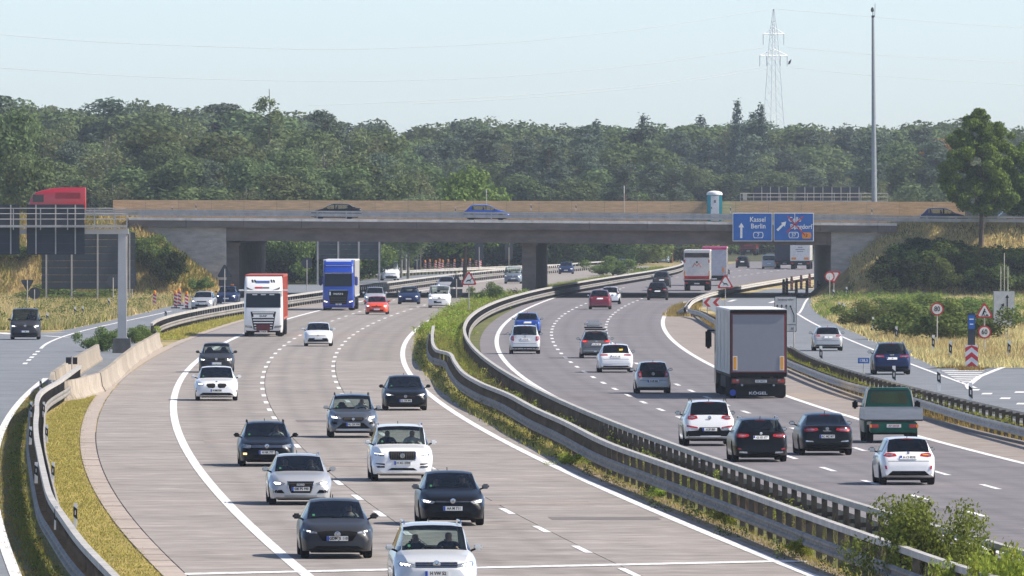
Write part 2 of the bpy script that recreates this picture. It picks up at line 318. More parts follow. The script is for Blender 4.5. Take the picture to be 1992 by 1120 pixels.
def lane_attr(me, vals):
    at_ = me.attributes.new('lane', 'FLOAT_VECTOR', 'POINT'); at_.data.foreach_set('vector', np.array(vals, np.float32).ravel())
def strip(name, XL, XR, d0, d1, z, m, step=9.0, kind='structure', label=None, parent=None, nx=1, lane=None):
    n = max(2, int((d1 - d0) / step)); v = []; f = []
    for i in range(n + 1):
        d = d0 + (d1 - d0) * i / n; a, b = XL(d), XR(d)
        for k in range(nx + 1): v.append((a + (b - a) * k / nx, d, z))
    for i in range(n):
        for k in range(nx): q = i * (nx + 1) + k; f.append((q, q + 1, q + nx + 2, q + nx + 1))
    me = bpy.data.meshes.new(name); me.from_pydata(v, [], f); me.materials.append(m); o = link(name, me, parent)
    lane_attr(me, [((k / nx if lane else 0.0), .5, 0) for i in range(n + 1) for k in range(nx + 1)])
    if kind: o['kind'] = kind
    if label: o['label'] = label
    return o
bm_ = MB()
ys = [-400, 0, 240, 600, 1200, 2400, 6000, 14000]; xs = [-4000, -400, -60, 0, 60, 400, 4000]
bm_.add([(x, y, 0) for y in ys for x in xs], [(j * 7 + i, j * 7 + i + 1, (j + 1) * 7 + i + 1, (j + 1) * 7 + i) for j in range(len(ys) - 1) for i in range(6)])
tag(bm_.build('ground', g_meadow), kind='structure', label='dry meadow ground with green patches around the motorway')
strip('verge', LB, GL, 232, 560, .004, g_lawn, label='mown dry grass strip between the left barrier and the motorway')
strip('verge', Sh(LBF, .5), GL, 735, 1420, .004, g_lawn, label='dry grass strip beside the far left barrier')
strip('verge', RMr, LB, 232, 560, .005, g_median, label='weedy strip beside the slip road and the left barrier')
strip('median_strip', ML_curb, MR_edge, 232, 1080, .006, g_median, label='overgrown central reservation between the two carriageways')
strip('median_strip', Sh(MRB, -4.4), MR_edge, 1080, 1500, .006, g_median, label='central reservation beyond the bridge')
strip('soil_strip', ML_curb, Sh(MLB, -.15), 232, 620, .010, g_soil, label='sandy bare soil strip under the central barrier')
strip('verge', RK, Sh(RK, 2.6), 330, 900, .007, g_lawn, label='grassy strip under the right barrier')
def road(label, cs, d0, d1, m):
    r_ = link('carriageway', None); tag(r_, label, kind='structure')
    for i in range(len(cs) - 1): strip('lane_surface', cs[i], cs[i + 1], d0, d1, .02, m, kind=None, parent=r_, lane=0 < i < len(cs) - 2)
road('concrete motorway carriageway with oncoming traffic', [GR, L_left, L_A, L_B, L_right, ML_curb], 637.01, 1085, g_conc)
def mlf(d): return MRB(d) - 4.0
strip('carriageway', GR, mlf, 1085, 1560, .02, g_conc, label='oncoming carriageway beyond the bridge')
road('asphalt motorway carriageway with traffic driving away', [MR_edge, R_left, R_1, R_2, R_right, RK], 232, 1000, g_asph); strip('carriageway', MR_edge, RK, 1000, 1700, .02, g_asph, label='asphalt carriageway continuing beyond the bridge')
strip('hard_shoulder', Sh(R_right, .1), RK, 330, 905, .024, g_shoulder, label='pale hard shoulder beside the right carriageway')
strip('slip_road', const(-75.), RMr, 232, 560, .016, g_ramp, label='grey slip road at the left edge')
strip('slip_road', const(-75.), Sh(LBF, -.9), 560, 775, .016, g_ramp, label='grey slip road joining behind the gantry')
strip('slip_road', lambda d: min(RMl(d), LBF(d) - (5.5 if d < 1150 else 11.5)), Sh(LBF, -.9), 775, 1420, .016, g_ramp, label='slip road passing under the bridge')
strip('slip_road', Sh(RR2, 1.0), lambda d: 75. if d < 609 else RRr(d), 330, 609, .016, g_ramp, label='grey slip road at the right edge')
strip('slip_road', lambda d: max(RBF(d) + 1.2, RR2(d) + 1.0) if d > 880 else RR2(d) + 1.0, RRr, 609, 1160, .016, g_ramp, label='grey slip road curving under the bridge beside the dry meadow')
a, b, c_, d_, e_ = gp(1800,717), gp(1905,718.5), gp(1992,699), gp(2150,690), gp(2150,717)
q = MB().add([(p.x, p.y, .017) for p in (a, b, c_, d_, e_)], [(0, 1, 2, 3, 4)]); tag(q.build('slip_road', g_ramp), kind='structure', label='mouth of the road joining the right slip road')
q = MB().add([(27, 995, .012), (75, 984, .012), (75, 993, .012), (27, 1004, .012)], [(0, 1, 2, 3)]); tag(q.build('path', mat('path_asphalt', (.06, .065, .07), .9)), kind='structure', label='narrow dark path crossing the right meadow')
# kerb edge of the right shoulder
mb = MB(); mb.sweep([(-.09, 0), (.09, 0), (.09, .12), (-.09, .12)], [RK.p(d, 0, .09) for d in np.arange(330, 900, 12)] if hasattr(RK, 'p') else []); tag(mb.build('kerb', mat('kerb_stone', (.22, .19, .165), .9)), kind='structure', label='low kerb along the right hard shoulder')
# concrete slabs, one by one where they can be told apart (object colour varies a little from slab to slab)
pav = link('slab_pavement', None); tag(pav, 'concrete slab pavement of the oncoming carriageway', kind='structure')
under = strip('joint_bed', GR, ML_curb, 232, 636.6, .008, mat('joint_filler', (.055, .048, .045), .9), kind=None, parent=pav)
g_patch = ground_mat('slab_repair', [(.15, .135, .125), (.19, .17, .158)], (.5, 2.), .9)
cols = [GR, Sh(L_left, -.02), Sh(L_A, .12), Sh(L_B, .12), ML_curb]
dd = 231.4; rows = 0
while dd < 636.5:
    sp = 5.2 if dd < 620 else 5.2; d2 = dd + sp
    for k in range(4):
        A, B = cols[k], cols[k + 1]; g = .014; sh = .0
        P = [(A(dd) + g, dd + .012), (B(dd) - g, dd + .012), (B(d2) - g, d2 - .012), (A(d2) + g, d2 - .012)]
        m_ = MB().add([(x, y, .02) for x, y in P] + [(x, y, 0.002) for x, y in P], [(0, 1, 2, 3), (0, 4, 5, 1), (1, 5, 6, 2), (2, 6, 7, 3), (3, 7, 4, 0)])
        o = m_.build('slab', g_conc, pav); w1 = 1.0 if k in (1, 2) else 0.0; lane_attr(o.data, [(0, 0, 0), (w1, 0, 0), (w1, 1, 0), (0, 1, 0)] * 2); o.location.z = rnd.uniform(-.0008, .0008)
    dd = d2; rows += 1
# gutter stones along the left edge
gut = link('gutter', None); tag(gut, 'paved gutter of square stones along the left edge of the motorway', kind='structure')
g_gut = ground_mat('gutter_stone', [(.30, .25, .21), (.37, .31, .265), (.43, .365, .315)], (.6, 4), .9, .2, objrand=.08)
n_st = 0; dd = 233.0
MBg = MB(); [MBg.add([(GL(q_), q_, .006), (GR(q_), q_, .006), (GR(q_ + 10), q_ + 10, .006), (GL(q_ + 10), q_ + 10, .006)], [(0, 1, 2, 3)]) for q_ in range(232, 440, 10)]; MBg.build('gutter_bed', MATS['joint_filler'], gut)
while dd < 440:
    A = GL; d2 = dd + 4.6; P = [(GL(dd), dd + .09), (GR(dd) - .03, dd + .09), (GR(d2) - .03, d2 - .09), (GL(d2), d2 - .09)]; z = .034 + rnd.uniform(-.006, .006)
    if rnd.random() > .0:
        MB().add([(x, y, z) for x, y in P] + [(x, y, 0.002) for x, y in P], [(0, 1, 2, 3), (0, 4, 5, 1), (1, 5, 6, 2), (2, 6, 7, 3), (3, 7, 4, 0)]).build('paving_stone', g_gut, gut)
    dd = d2
mb = MB()
for dd in np.arange(440, 1080, 4.0):
    P = [(GL(dd), dd + .03), (GR(dd) - .03, dd + .03), (GR(dd + 4) - .03, dd + 3.97), (GL(dd + 4), dd + 3.97)]; mb.add([(x, y, .03) for x, y in P], [(0, 1, 2, 3)])
o = mb.build('paving_run', g_gut, gut); o['kind'] = 'stuff'

# ---------------------------------------------------------------- painted markings
mk = link('road_markings', None); tag(mk, 'white painted lane lines of the motorway', kind='structure')
def line(name, c, d0, d1, w, z=.03, step=7.0, parent=mk):
    n = max(1, int((d1 - d0) / step)); v = []; f = []
    for i in range(n + 1):
        d = d0 + (d1 - d0) * i / n; p, q = c.p(d, z, -w / 2), c.p(d, z, w / 2); v += [p, q]
    f = [(2 * i, 2 * i + 1, 2 * i + 3, 2 * i + 2) for i in range(n)]
    me = bpy.data.meshes.new(name); me.from_pydata(v, [], f); me.materials.append(wmark); return link(name, me, parent)
def dashes(c, d_ref, d0, d1, w, per=18.0, ln=6.0):
    k = math.ceil((d0 - d_ref) / per)
    while d_ref + k * per < d1:
        d = d_ref + k * per; line('lane_dash', c, d - ln / 2, d + ln / 2, w, step=ln); k += 1
line('edge_line', L_left, 232, 1500, .30); line('edge_line', L_right, 232, 1085, .28)
line('edge_line', R_left, 232, 1500, .26); line('edge_line', R_right, 330, 1010, .28)
dashes(L_A, 344.1, 236, 1060, .20); dashes(L_B, 310.8, 236, 1060, .20)
dashes(R_1, 380.2, 300, 1180, .20); dashes(R_2, 410.8, 330, 1180, .20)
def ccut(pxs):
    return Cv(pxs, 0, 1)
far1 = Cv([(1429.5,527),(1464,524),(1530,517),(1600,511)], 0, 2); far2 = Cv([(1439,537),(1480,531),(1540,523),(1600,517)], 0, 2); far0 = Cv([(1268,530),(1300,526),(1409,517)], 0, 2)
for c in (far1, far2): dashes(c, 1300, 1200, 1640, .22)
line('edge_line', RRline, 545, 905, .2); line('edge_line', Cv([(1552,612.5),(1566,589),(1575,578),(1600,566)], 0, 3), 905, 1130, .18)
line('edge_line', SL, 690, 925, .2)
for x, y in ((8.6,707.7),(25.7,701),(38.6,695.7),(50.6,690),(64,684.6)):
    p = gp(x, y); line('lane_dash', SL, p.y - 3, p.y + 3, .24)
line('edge_line', RMr, 232, 575, .28)
for (x0, y0, x1, y1, w_) in ((1882,751,1905,732.5,.3),(1905,732.5,1942,717.5,.3),(1942,717.5,2000,700,.3),(1882,751,1886,757,.25),(340,1117,1552,1091,1.15),(0,647,20,650,.8),(84,653,129,656,.5),(84,648,125,647,.5)):
    p, q_ = gp(x0, y0, .03), gp(x1, y1, .03); t = (q_ - p).normalized(); n_ = Vector((t.y, -t.x, 0)) * w_ / 2
    p.z = q_.z = .034; MB().add([p - n_, q_ - n_, q_ + n_, p + n_], [(0, 1, 2, 3)]).build('painted_line', wmark, mk)
for i in range(7):                                     # hatching of the gore between slip road and joining road
    y = 722 + i * 3.6; x0 = 1826 + (y - 717) * 1.65; x1 = 1922 - (y - 717) * 1.05
    if x1 - x0 < 8: continue
    p, q_ = gp(x0, y, .03), gp(x1, y - .6, .03); MB().add([p, q_, q_ + Vector((0, 2.6, 0)), p + Vector((0, 2.6, 0))], [(0, 1, 2, 3)]).build('hatch_stripe', wmark, mk)
for x, y in ((1896,758),(1920,765.5),(1955.6,774.5),(1988,785),(1984,762.5)):
    p = gp(x, y, .03); MB().add([p + Vector((-.35, -2.0, 0)), p + Vector((.1, -2.0, 0)), p + Vector((.35, 2.0, 0)), p + Vector((-.1, 2.0, 0))], [(0, 1, 2, 3)]).build('lane_dash', wmark, mk)
for x, y in ((1416,584.5),(1495,587)):
    p = gp(x, y, .03); MB().add([p + Vector((-.3, -10, 0)), p + Vector((.1, -10, 0)), p + Vector((1.0, 9, 0)), p + Vector((.6, 9, 0))], [(0, 1, 2, 3)]).build('lane_dash', wmark, mk)

# ---------------------------------------------------------------- bridge
BY0, BY1 = 1050.0, 1110.0
bx = lambda px, y=BY0: (px - CX) / F * y
deck = lambda X: 7.0 - .0075 * (X + 2.3)
br = empty('road_bridge', (0, BY0, 0), 0, 'long concrete girder bridge carrying a road over the motorway', 'bridge')
def lbox(x0, x1, y0, y1, zb, zt, m, name, parent, n=1):
    """box whose bottom and top follow the deck slope"""
    v = []
    for x in (x0, x1):
        for y in (y0, y1):
            for zz in (zb, zt): v.append((x, y, zz(x) if callable(zz) else zz))
    return MB().add(v, [(0, 1, 3, 2), (4, 6, 7, 5), (0, 4, 5, 1), (2, 3, 7, 6), (0, 2, 6, 4), (1, 5, 7, 3)]).build(name, m, parent)
XL0, XL1, XR0, XR1 = bx(250), bx(440), bx(1617), bx(1745)
g_road = ground_mat('bridge_asphalt', [(.12, .115, .115), (.16, .155, .155)], (.2, 2.), .9)
lbox(XL0 - .3, XR1, 1.4, 12.6, lambda x: deck(x) - .32, deck, g_road, 'deck', br); lbox(XL0 - .3, XR1, 16.2, 60, lambda x: deck(x) - .32, deck, g_road, 'deck', br); lbox(XL0 - .3, XR1, 13.92, 16.18, lambda x: deck(x) - .32, lambda x: deck(x) - .02, g_road, 'deck', br)
x = XL0
cap_lit = mat('cap_concrete_lit', (.62, .59, .55), .9, var=.2, scale=1.2, bump=.1)
while x < XR1 - .1:                                    # kerb cap pieces (sunlit line under the rail put into a paler colour) with the dark fascia below
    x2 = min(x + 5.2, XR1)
    lbox(x + .015, x2 - .015, -.25, 1.38, lambda q_: deck(q_) - .19, lambda q_: deck(q_) + .05, cap_lit, 'kerb_cap', br)
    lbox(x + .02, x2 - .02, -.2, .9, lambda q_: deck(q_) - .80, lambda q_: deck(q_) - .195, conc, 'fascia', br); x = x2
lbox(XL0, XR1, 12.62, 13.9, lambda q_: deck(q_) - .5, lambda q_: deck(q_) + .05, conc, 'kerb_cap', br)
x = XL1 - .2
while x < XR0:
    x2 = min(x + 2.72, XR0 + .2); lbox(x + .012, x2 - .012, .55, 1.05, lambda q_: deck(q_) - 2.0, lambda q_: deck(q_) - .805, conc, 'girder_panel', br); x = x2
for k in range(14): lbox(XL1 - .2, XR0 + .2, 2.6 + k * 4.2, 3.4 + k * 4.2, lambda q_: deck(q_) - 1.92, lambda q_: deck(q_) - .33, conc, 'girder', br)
conc_ab = mat('abutment_concrete', (.38, .35, .315), .92, var=.22, scale=.9, bump=.35, stretch=(1, 1, 3))
def wall(x0, x1, y0, y1, z1, name, nblk):
    for i in range(nblk):
        a_, b_ = x0 + (x1 - x0) * i / nblk, x0 + (x1 - x0) * (i + 1) / nblk
        for j in range(3):
            za, zb = -.2 + j * (1 / 3), -.2 + (j + 1) / 3
            lbox(a_ + .008, b_ - .008, y0, y1, lambda q_, j=j: -.3 + (deck(q_) - .81 + .3) * j / 3 + .006, lambda q_, j=j: -.3 + (deck(q_) - .81 + .3) * (j + 1) / 3 - .006, conc_ab, name, br)
    lbox(x0 + .05, x1 - .05, y0 + .05, y1 - .05, -.3, lambda q_: deck(q_) - .82, conc_ab, 'wall_core', br)
wall(XL0 + 1.0, XL1, .35, 1.2, 0, 'wall_panel', 4); wall(XR0, XR1, .35, 1.2, 0, 'wall_panel', 3)
lbox(XL1 - 1.0, XL1, 1.3, 60, -.3, lambda q_: deck(q_) - .82, conc_ab, 'abutment', br); lbox(XR0, XR0 + 1, 1.3, 60, -.3, lambda q_: deck(q_) - .82, conc_ab, 'abutment', br)
for px, wd, nm in ((449, 1.3, 1), (1028.5, 1.25, 2)):
    ang = R(-1.25)
    c0 = bx(px); MB().box(0, 29.0, 0, wd, 56, 5.0, top=None).build('pier', conc, br, (c0, 1.2, 0), ang)
    MB().box(0, 29.0, 4.72, wd + .3, 57, .28).build('pier_head', conc, br, (c0, 1.2, 0), ang)
# guardrail of the bridge: two horizontal rails on posts
rail_m = mat('bridge_rail_steel', (.36, .36, .36), .5, .4, var=.2, scale=1.5)
bridge_rail = empty('bridge_guardrail', (0, BY0, 0), 0, 'grey steel guardrail along the near edge of the bridge deck', 'guardrail')
def rail_run(parent, x0, x1, y, sp, zf):
    x = x0
    while x < x1:
        x2 = min(x + sp, x1)
        for (zb, zt, th) in ((.20, .50, .10), (.56, .72, .12)):
            lbox(x + .01, x2 - .01, y - th, y, lambda q_: zf(q_) + zb, lambda q_: zf(q_) + zt, rail_m, 'rail', parent)
        MB().box(x, y + .07, zf(x), .11, .1, .74).build('post', galv, parent); x = x2
rail_run(bridge_rail, bx(165), bx(2040), -.02, 2.62, lambda q_: deck(q_) + (.05 if XL0 < q_ < XR1 else .0))
far_rail = empty('bridge_guardrail', (0, BY0, 0), 0, 'guardrail along the far edge of the bridge deck before the tan wall', 'guardrail')
rail_run(far_rail, bx(165), bx(2040), 12.9, 8.0, lambda q_: deck(q_) + .0)
# tan timber noise wall behind the bridge road
tan = mat('tan_boards', (.68, .445, .24), .85, var=.2, scale=2.2, stretch=(.35, 1, 3), objrand=.05, bump=.2)
nw = empty('noise_wall', (0, BY0 + 15.2, 0), 0, 'long tan board wall behind the bridge road', 'wall')
k = 1092.0 / BY0; x = (238 - CX) / F * 1091.0; xe = (1800 - CX) / F * 1091.0
while x < xe:
    x2 = x + 3.0
    for j in range(2): lbox(x + .01, x2 - .01, 0, .14, lambda q_, j=j: deck(q_) - .2 + j * 1.04, lambda q_, j=j: 8.78 - .0022 * q_ if j else deck(q_) + .83, tan, 'board_panel', nw)
    x = x2
# embankments carrying the road on both sides
def emb(name, sgn, Xe, label, mats, slope):
    v = []; f = []; xs_ = np.arange(0, 75, 1.6); yv = np.arange(-12, 30, 1.5)
    for yy in yv:
        for xx in xs_:
            X = Xe + sgn * (xx - 11.0); dx = max(0, (Xe - X) * sgn); dy = max(0, -yy, yy - 15.5); dist = math.hypot(dx, dy)
            z = deck(X) - .06 - dist * slope; z += .12 * math.sin(X * 1.7 + yy) * (dist > .5); v.append((X, BY0 + 1.25 + yy, max(z, -.3)))
    n = len(xs_)
    for j in range(len(yv) - 1):
        for i in range(n - 1): f.append((j * n + i, j * n + i + 1, (j + 1) * n + i + 1, (j + 1) * n + i))
    me = bpy.data.meshes.new(name); me.from_pydata(v, [], f); me.materials.append(mats); me.shade_smooth(); o = link(name, me); return tag(o, label, kind='structure')
g_emb = ground_mat('embankment_grass', [(.07, .085, .022), (.16, .135, .05), (.34, .24, .10), (.42, .31, .14)], (.12, .9), bump=.5)
emb('embankment', -1, XL0 + .4, 'dry grassy embankment carrying the bridge road on the left', g_emb, .78)
emb('embankment', 1, XR1 - .3, 'overgrown embankment carrying the bridge road on the right', g_emb, .92)
lbox(-85, XL0 - .35, 1.5, 12.6, lambda q_: deck(q_) - .5, lambda q_: deck(q_) + .005, g_road, 'road', None); bpy.data.objects['road'].location.y = BY0; tag(bpy.data.objects['road'], 'bridge road on the left embankment', kind='structure')
o = lbox(XR1 + .02, 95, 1.5, 12.6, lambda q_: deck(q_) - .5, lambda q_: deck(q_) + .005, g_road, 'road', None); o.location.y = BY0; tag(o, 'bridge road on the right embankment', kind='structure')

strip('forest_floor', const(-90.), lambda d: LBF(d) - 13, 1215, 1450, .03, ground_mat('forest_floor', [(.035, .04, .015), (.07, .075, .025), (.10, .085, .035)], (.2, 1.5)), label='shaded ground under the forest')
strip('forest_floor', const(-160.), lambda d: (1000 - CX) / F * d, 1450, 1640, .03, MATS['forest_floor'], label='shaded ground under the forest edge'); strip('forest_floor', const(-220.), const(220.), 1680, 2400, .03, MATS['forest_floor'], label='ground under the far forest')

for x, y, w_, l_, dk in ((700,905,2.1,5.0,0),(905,700,1.6,6.0,1),(640,820,2.4,4.6,1),(450,860,1.8,5.0,0),(1050,980,3.2,4.6,0),(1180,1010,3.0,3.0,1),(760,760,1.5,5.2,0)):   # repaired pieces of slab
    p = gp(x, y); MB().add([(p.x - w_ / 2, p.y - l_ / 2, .0255), (p.x + w_ / 2, p.y - l_ / 2, .0255), (p.x + w_ / 2 - .04 * l_, p.y + l_ / 2, .0255), (p.x - w_ / 2 - .04 * l_, p.y + l_ / 2, .0255)], [(0, 1, 2, 3)]).build('repair_patch', g_patch if dk else g_shoulder, pav)
# ---------------------------------------------------------------- steel barriers
W_PROF = [(0, .30), (.055, .345), (.055, .405), (.005, .445), (.005, .495), (.055, .535), (.055, .595), (0, .64), (-.012, .64), (-.012, .30)]
def barrier(label, c, d0, d1, sides, box=True, near=440.0, step=3.4, sec=8.0, zt=1.05, m=galv, off=.27, wz=0.0):
    L0 = c.p(d0); L0.z = 0; root = empty('crash_barrier', L0, 0, label, 'crash barrier'); nr = min(near, d1)
    def run(a, b, n):
        return [c.p(a + (b - a) * i / n) - L0 for i in range(n + 1)]
    prof_box = [(-.085, zt - .15), (.085, zt - .15), (.085, zt), (-.085, zt)]
    d = d0
    while d < nr - .5:
        e = min(d + sec, nr); P = run(d + .012, e - .012, 3)
        if box: MB().sweep(prof_box, P).build('top_beam', m, root)
        for s in sides: MB().sweep([(s * (x + off), z + wz) for x, z in W_PROF], P).build('side_beam', galv_shade if box else m, root, smooth=35)
        d = e
    if d1 > nr:
        P = run(nr, d1, int((d1 - nr) / 5))
        if box: MB().sweep(prof_box, P).build('top_beam', m, root)
        for s in sides: MB().sweep([(s * (x + off), z + wz) for x, z in W_PROF], P).build('side_beam', galv_shade if box else m, root, smooth=35)
    far = MB(); d = d0 + 1.0
    while d < d1:
        p = c.p(d) - L0; rz = -math.atan(c.slope(d)); mb = MB() if d < nr else far
        mb.box(p.x, p.y, 0, .15, .06, zt - .12 if box else .62, rz)
        for s in sides:
            q = c.p(d, 0, s * off * .55) - L0; mb.box(q.x, q.y, .42, off * .95, .09, .12, rz)
        if d < nr: mb.build('post', galv_d, root)
        d += step
    if far.v: o = far.build('post_row', galv_d, root); o['kind'] = 'stuff'
    return root
barrier('double sided crash barrier with white delineators beside the slip road at the lower left', LB, 233, 548, (-1, 1), step=2.0)
barrier('long pale crash barrier running under the bridge behind the trucks', LBF, 735, 1500, (1,), near=735)
barrier('left barrier of the weedy median, its lower beam facing the oncoming traffic', MLB, 233, 722, (-1,))
barrier('right barrier of the weedy median, its beam facing the departing traffic', MRB, 233, 1500, (1,))
barrier('low crash barrier along the right hard shoulder with grass below', RB, 395, 880, (-1,), box=False, zt=.7)
barrier('crash barrier climbing beside the slip road under the bridge', RBF, 885, 1420, (-1, 1), box=False, near=885, zt=.75, off=.12)
barrier('rear crash barrier beside the right slip road', RR2, 410, 655, (1,), box=False, zt=.7)
barrier('far crash barrier beside the oncoming carriageway beyond the pier', Cv([(1080,514),(1150,507),(1230,502),(1327,496)], .75, 1), 1380, 1640, (1,), box=False, near=1380, zt=.75, off=.1)
barrier('far crash barrier behind the small beacons beyond the bridge', Cv([(600,560),(700,529),(760,526),(820,522),(980,516)], .75, 2), 1270, 1500, (1,), box=False, near=1270, zt=.75, off=.1)
mb = MB(); Lt = Cv([(1393,616),(1330,595)], .72, 1)
g_ = empty('crash_barrier', gp(1318, 612), 0, 'sloped end piece of the crash barrier at the gore', 'crash barrier')
P0 = gp(1318, 612, 0) - g_.location; P1 = gp(1338, 600, .6) - g_.location
MB().sweep([(x, z - .35) for x, z in W_PROF], [P0, P1]).build('end_beam', galv, g_)
for t in (.3, .8): p = P0.lerp(P1, t); MB().box(p.x, p.y, -.0, .1, .06, max(.15, p.z)).build('post', galv_d, g_)

# ---------------------------------------------------------------- concrete barrier pen round the gantry foot
J = [(-.30, 0), (.30, 0), (.30, .10), (.17, .30), (.09, .90), (-.09, .90), (-.17, .32), (-.30, .10)]
def jersey(label, pts, n_seg):
    pts = [Vector((x, y, 0)) for x, y in pts]; L0 = pts[0].copy(); root = empty('concrete_barrier', L0, 0, label, 'concrete barrier')
    seg = []; tot = sum((pts[i + 1] - pts[i]).length for i in range(len(pts) - 1))
    def pt(s):
        for i in range(len(pts) - 1):
            l = (pts[i + 1] - pts[i]).length
            if s <= l or i == len(pts) - 2: return pts[i].lerp(pts[i + 1], s / l)
            s -= l
    for k in range(n_seg):
        a, b = tot * k / n_seg + .02, tot * (k + 1) / n_seg - .02
        MB().sweep(J, [pt(a + (b - a) * i / 3) - L0 for i in range(4)]).build('segment', conc_l, root, smooth=30)
jersey('pale concrete barrier wall running along the motorway gutter', [(-18.95, 534), (-19.3, 560), (-19.95, 596), (-20.6, 636), (-21.2, 697)], 22)
jersey('concrete barrier wall on the slip road side of the gantry foot', [(-21.2, 538), (-22.1, 590), (-22.8, 640)], 14)
jersey('concrete nose closing the pen at its lower end', [(-21.2, 537.4), (-20.3, 512), (-19.75, 509.5), (-19.3, 515), (-18.97, 533.4)], 5)
strip('soil_strip', const(-22.4), const(-19.6), 512, 695, .012, g_lawn, label='grassy bottom of the concrete pen')

# ---------------------------------------------------------------- overhead sign gantry seen from behind (left)
gy = 671.0; pm = F / gy; gx = lambda px: (px - CX) / pm; gz = lambda py: HC - (py - HY) / pm
steel_w = mat('gantry_paint', (.46, .45, .44), .5, .2, var=.1, scale=.7)
ga = empty('sign_gantry', (gx(237), gy, 0), 0, 'steel gantry over the slip road with dark sign backs and a railed walkway', 'gantry')
X0 = gx(237)
MB().box(0, 0, .02, 1.05, 1.05, .84, top=(.96, .96)).build('plinth', mat('plinth_concrete', (.12, .115, .105), .9, var=.3, scale=1.5), ga)
MB().box(.02, 0, .86, .62, .62, .06).box(.02, 0, .92, .52, .46, 5.98, top=(.86, .9)).build('column', steel_w, ga)
MB().box(gx(-150) / 2 + gx(250) / 2 - X0, 0, gz(455), gx(250) - gx(-150), .55, .30).build('beam', steel_w, ga)
MB().box(gx(-150) / 2 + gx(248) / 2 - X0, -.75, gz(442), gx(248) - gx(-150), .8, .13).build('walkway', galv, ga)
for zz in (gz(405), gz(415.5), gz(426)): MB().tube([(gx(-150) - X0, -1.12, zz), (gx(248) - X0, -1.12, zz)], .028, 6).build('rail', galv, ga)
for px in (-80, -25, 27.6, 80.4, 133, 185.4, 225, 248): MB().box(gx(px) - X0, -1.12, gz(447), .06, .05, gz(404) - gz(447)).build('rail_post', galv, ga)
MB().tube([(gx(247) - X0, -.1, gz(455)), (gx(247) - X0, -.1, gz(590))], .03, 6).build('cable_duct', galv, ga)
for a_, b_ in ((52.5, 165), (-68, 38.5)):
    w_ = gx(b_) - gx(a_); bd = MB().bev((gx(a_) + gx(b_)) / 2 - X0, -.36, (gz(397.5) + gz(495)) / 2, w_, .07, gz(397.5) - gz(495), .03).build('sign_panel', sign_back, ga)
    for t in (.16, .5, .84): MB().box(gx(a_) + w_ * t - X0, -.43, gz(494), .075, .07, gz(398) - gz(494)).build('bracket', galv, bd)
    for j in range(6): MB().box((gx(a_) + gx(b_)) / 2 - X0, -.40, gz(495) + .12 + j * .52, w_ - .08, .02, .03).build('panel_rib', mat('sign_rib', (.055, .065, .075), .6), bd)
bs = empty('road_sign', gp(172, 592), 0, 'huge dark sign back on tall posts in the dry grass behind the gantry', 'road sign'); p0 = bs.location; pm2 = F / p0.y
for j in range(8):
    h_ = 110 / 8 / pm2; MB().box(0, 0, HC - (562 - HY) / pm2 + j * h_ + .008, 182 / pm2, .06, h_ - .016).build('panel', sign_back, bs)
for px in (90, 139.5, 190, 252): MB().box((px - 172) / pm2, -.1, 0, .13, .12, HC - (452 - HY) / pm2 + .0).build('post', galv, bs)
bs = empty('road_sign', gp(690, 554.5), 0, 'wide dark sign back beyond the bridge above the blue truck', 'road sign'); pm2 = F / bs.location.y
for j in range(5): MB().box((678 - 690) / pm2, 0, HC - (504 - HY) / pm2 + j * .52, 126 / pm2, .06, .5).build('panel', sign_back, bs)
for px in (618, 658, 698, 738): MB().box((px - 690) / pm2, -.1, 0, .18, .12, HC - (466 - HY) / pm2).build('post', galv, bs)

# ---------------------------------------------------------------- traffic signs
def post(parent, h, r=.035, x=0.0): return MB().tube([(x, 0, 0), (x, 0, h)], r, 8).build('post', galv, parent)
def tri(w_, up=True):
    h_ = w_ * .866; r_ = .09 * w_; pts = []
    for k in range(3):
        a_ = R(90 + 120 * k) if up else R(-90 + 120 * k); c = Vector((math.cos(a_), math.sin(a_))) * (w_ / 1.732 - 2 * r_)
        for t in (-50, -17, 17, 50): b_ = a_ + R(t); pts.append((c.x + math.cos(b_) * r_, c.y + math.sin(b_) * r_))
    return pts
def plate(parent, poly, z, m, y=-.05, th=.02, name='plate', sc=1.0, x=0.0):
    return MB().prism([(px * sc + x, pz * sc + z) for px, pz in poly], y - th, y).build(name, m, parent)
DEER = [(-.25,-.12),(-.16,-.10),(-.08,-.03),(.06,-.01),(.12,-.12),(.145,-.11),(.12,.0),(.15,.05),(.20,.12),(.27,.13),(.22,.17),(.19,.23),(.17,.17),(.11,.09),(-.06,.07),(-.13,.05),(-.17,-.05)]
def circ(r_, n=28): return [(r_ * math.cos(2 * math.pi * k / n), r_ * math.sin(2 * math.pi * k / n)) for k in range(n)]
def warn(px, py, w_, zb, label, pict=True, h=None):
    e = empty('warning_sign', gp(px, py), 0, label, 'warning sign'); zc = zb + w_ * .29; post(e, zc + w_ * .3)
    plate(e, tri(w_), zc, red_p); plate(e, tri(w_ * .72), zc, white_p, y=-.074, th=.004, name='white_field')
    return e, zc
e, zc = warn(912, 614.6, 1.32, 2.36, 'red triangle sign with leaping deer standing in the green median'); plate(e, DEER, zc - .05, ink, y=-.08, th=.003, name='deer_picture', sc=1.15 * .9)
e, zc = warn(1411, 618, 1.32, 2.2, 'red triangle sign with leaping deer standing at the gore near the arrow boards'); plate(e, [(-x, z) for x, z in DEER], zc - .05, ink, y=-.08, th=.003, name='deer_picture', sc=1.0)
e, zc = warn(1915, 695, 1.06, 2.22, 'red triangle roadworks sign above a round 60 speed limit sign')
MAN_ = [(-.17,-.19),(-.12,-.19),(-.07,-.06),(-.03,-.19),(.02,-.19),(-.02,-.02),(.03,.06),(.09,-.03),(.12,-.01),(.05,.12),(.0,.16),(-.07,.11),(-.10,.0)]
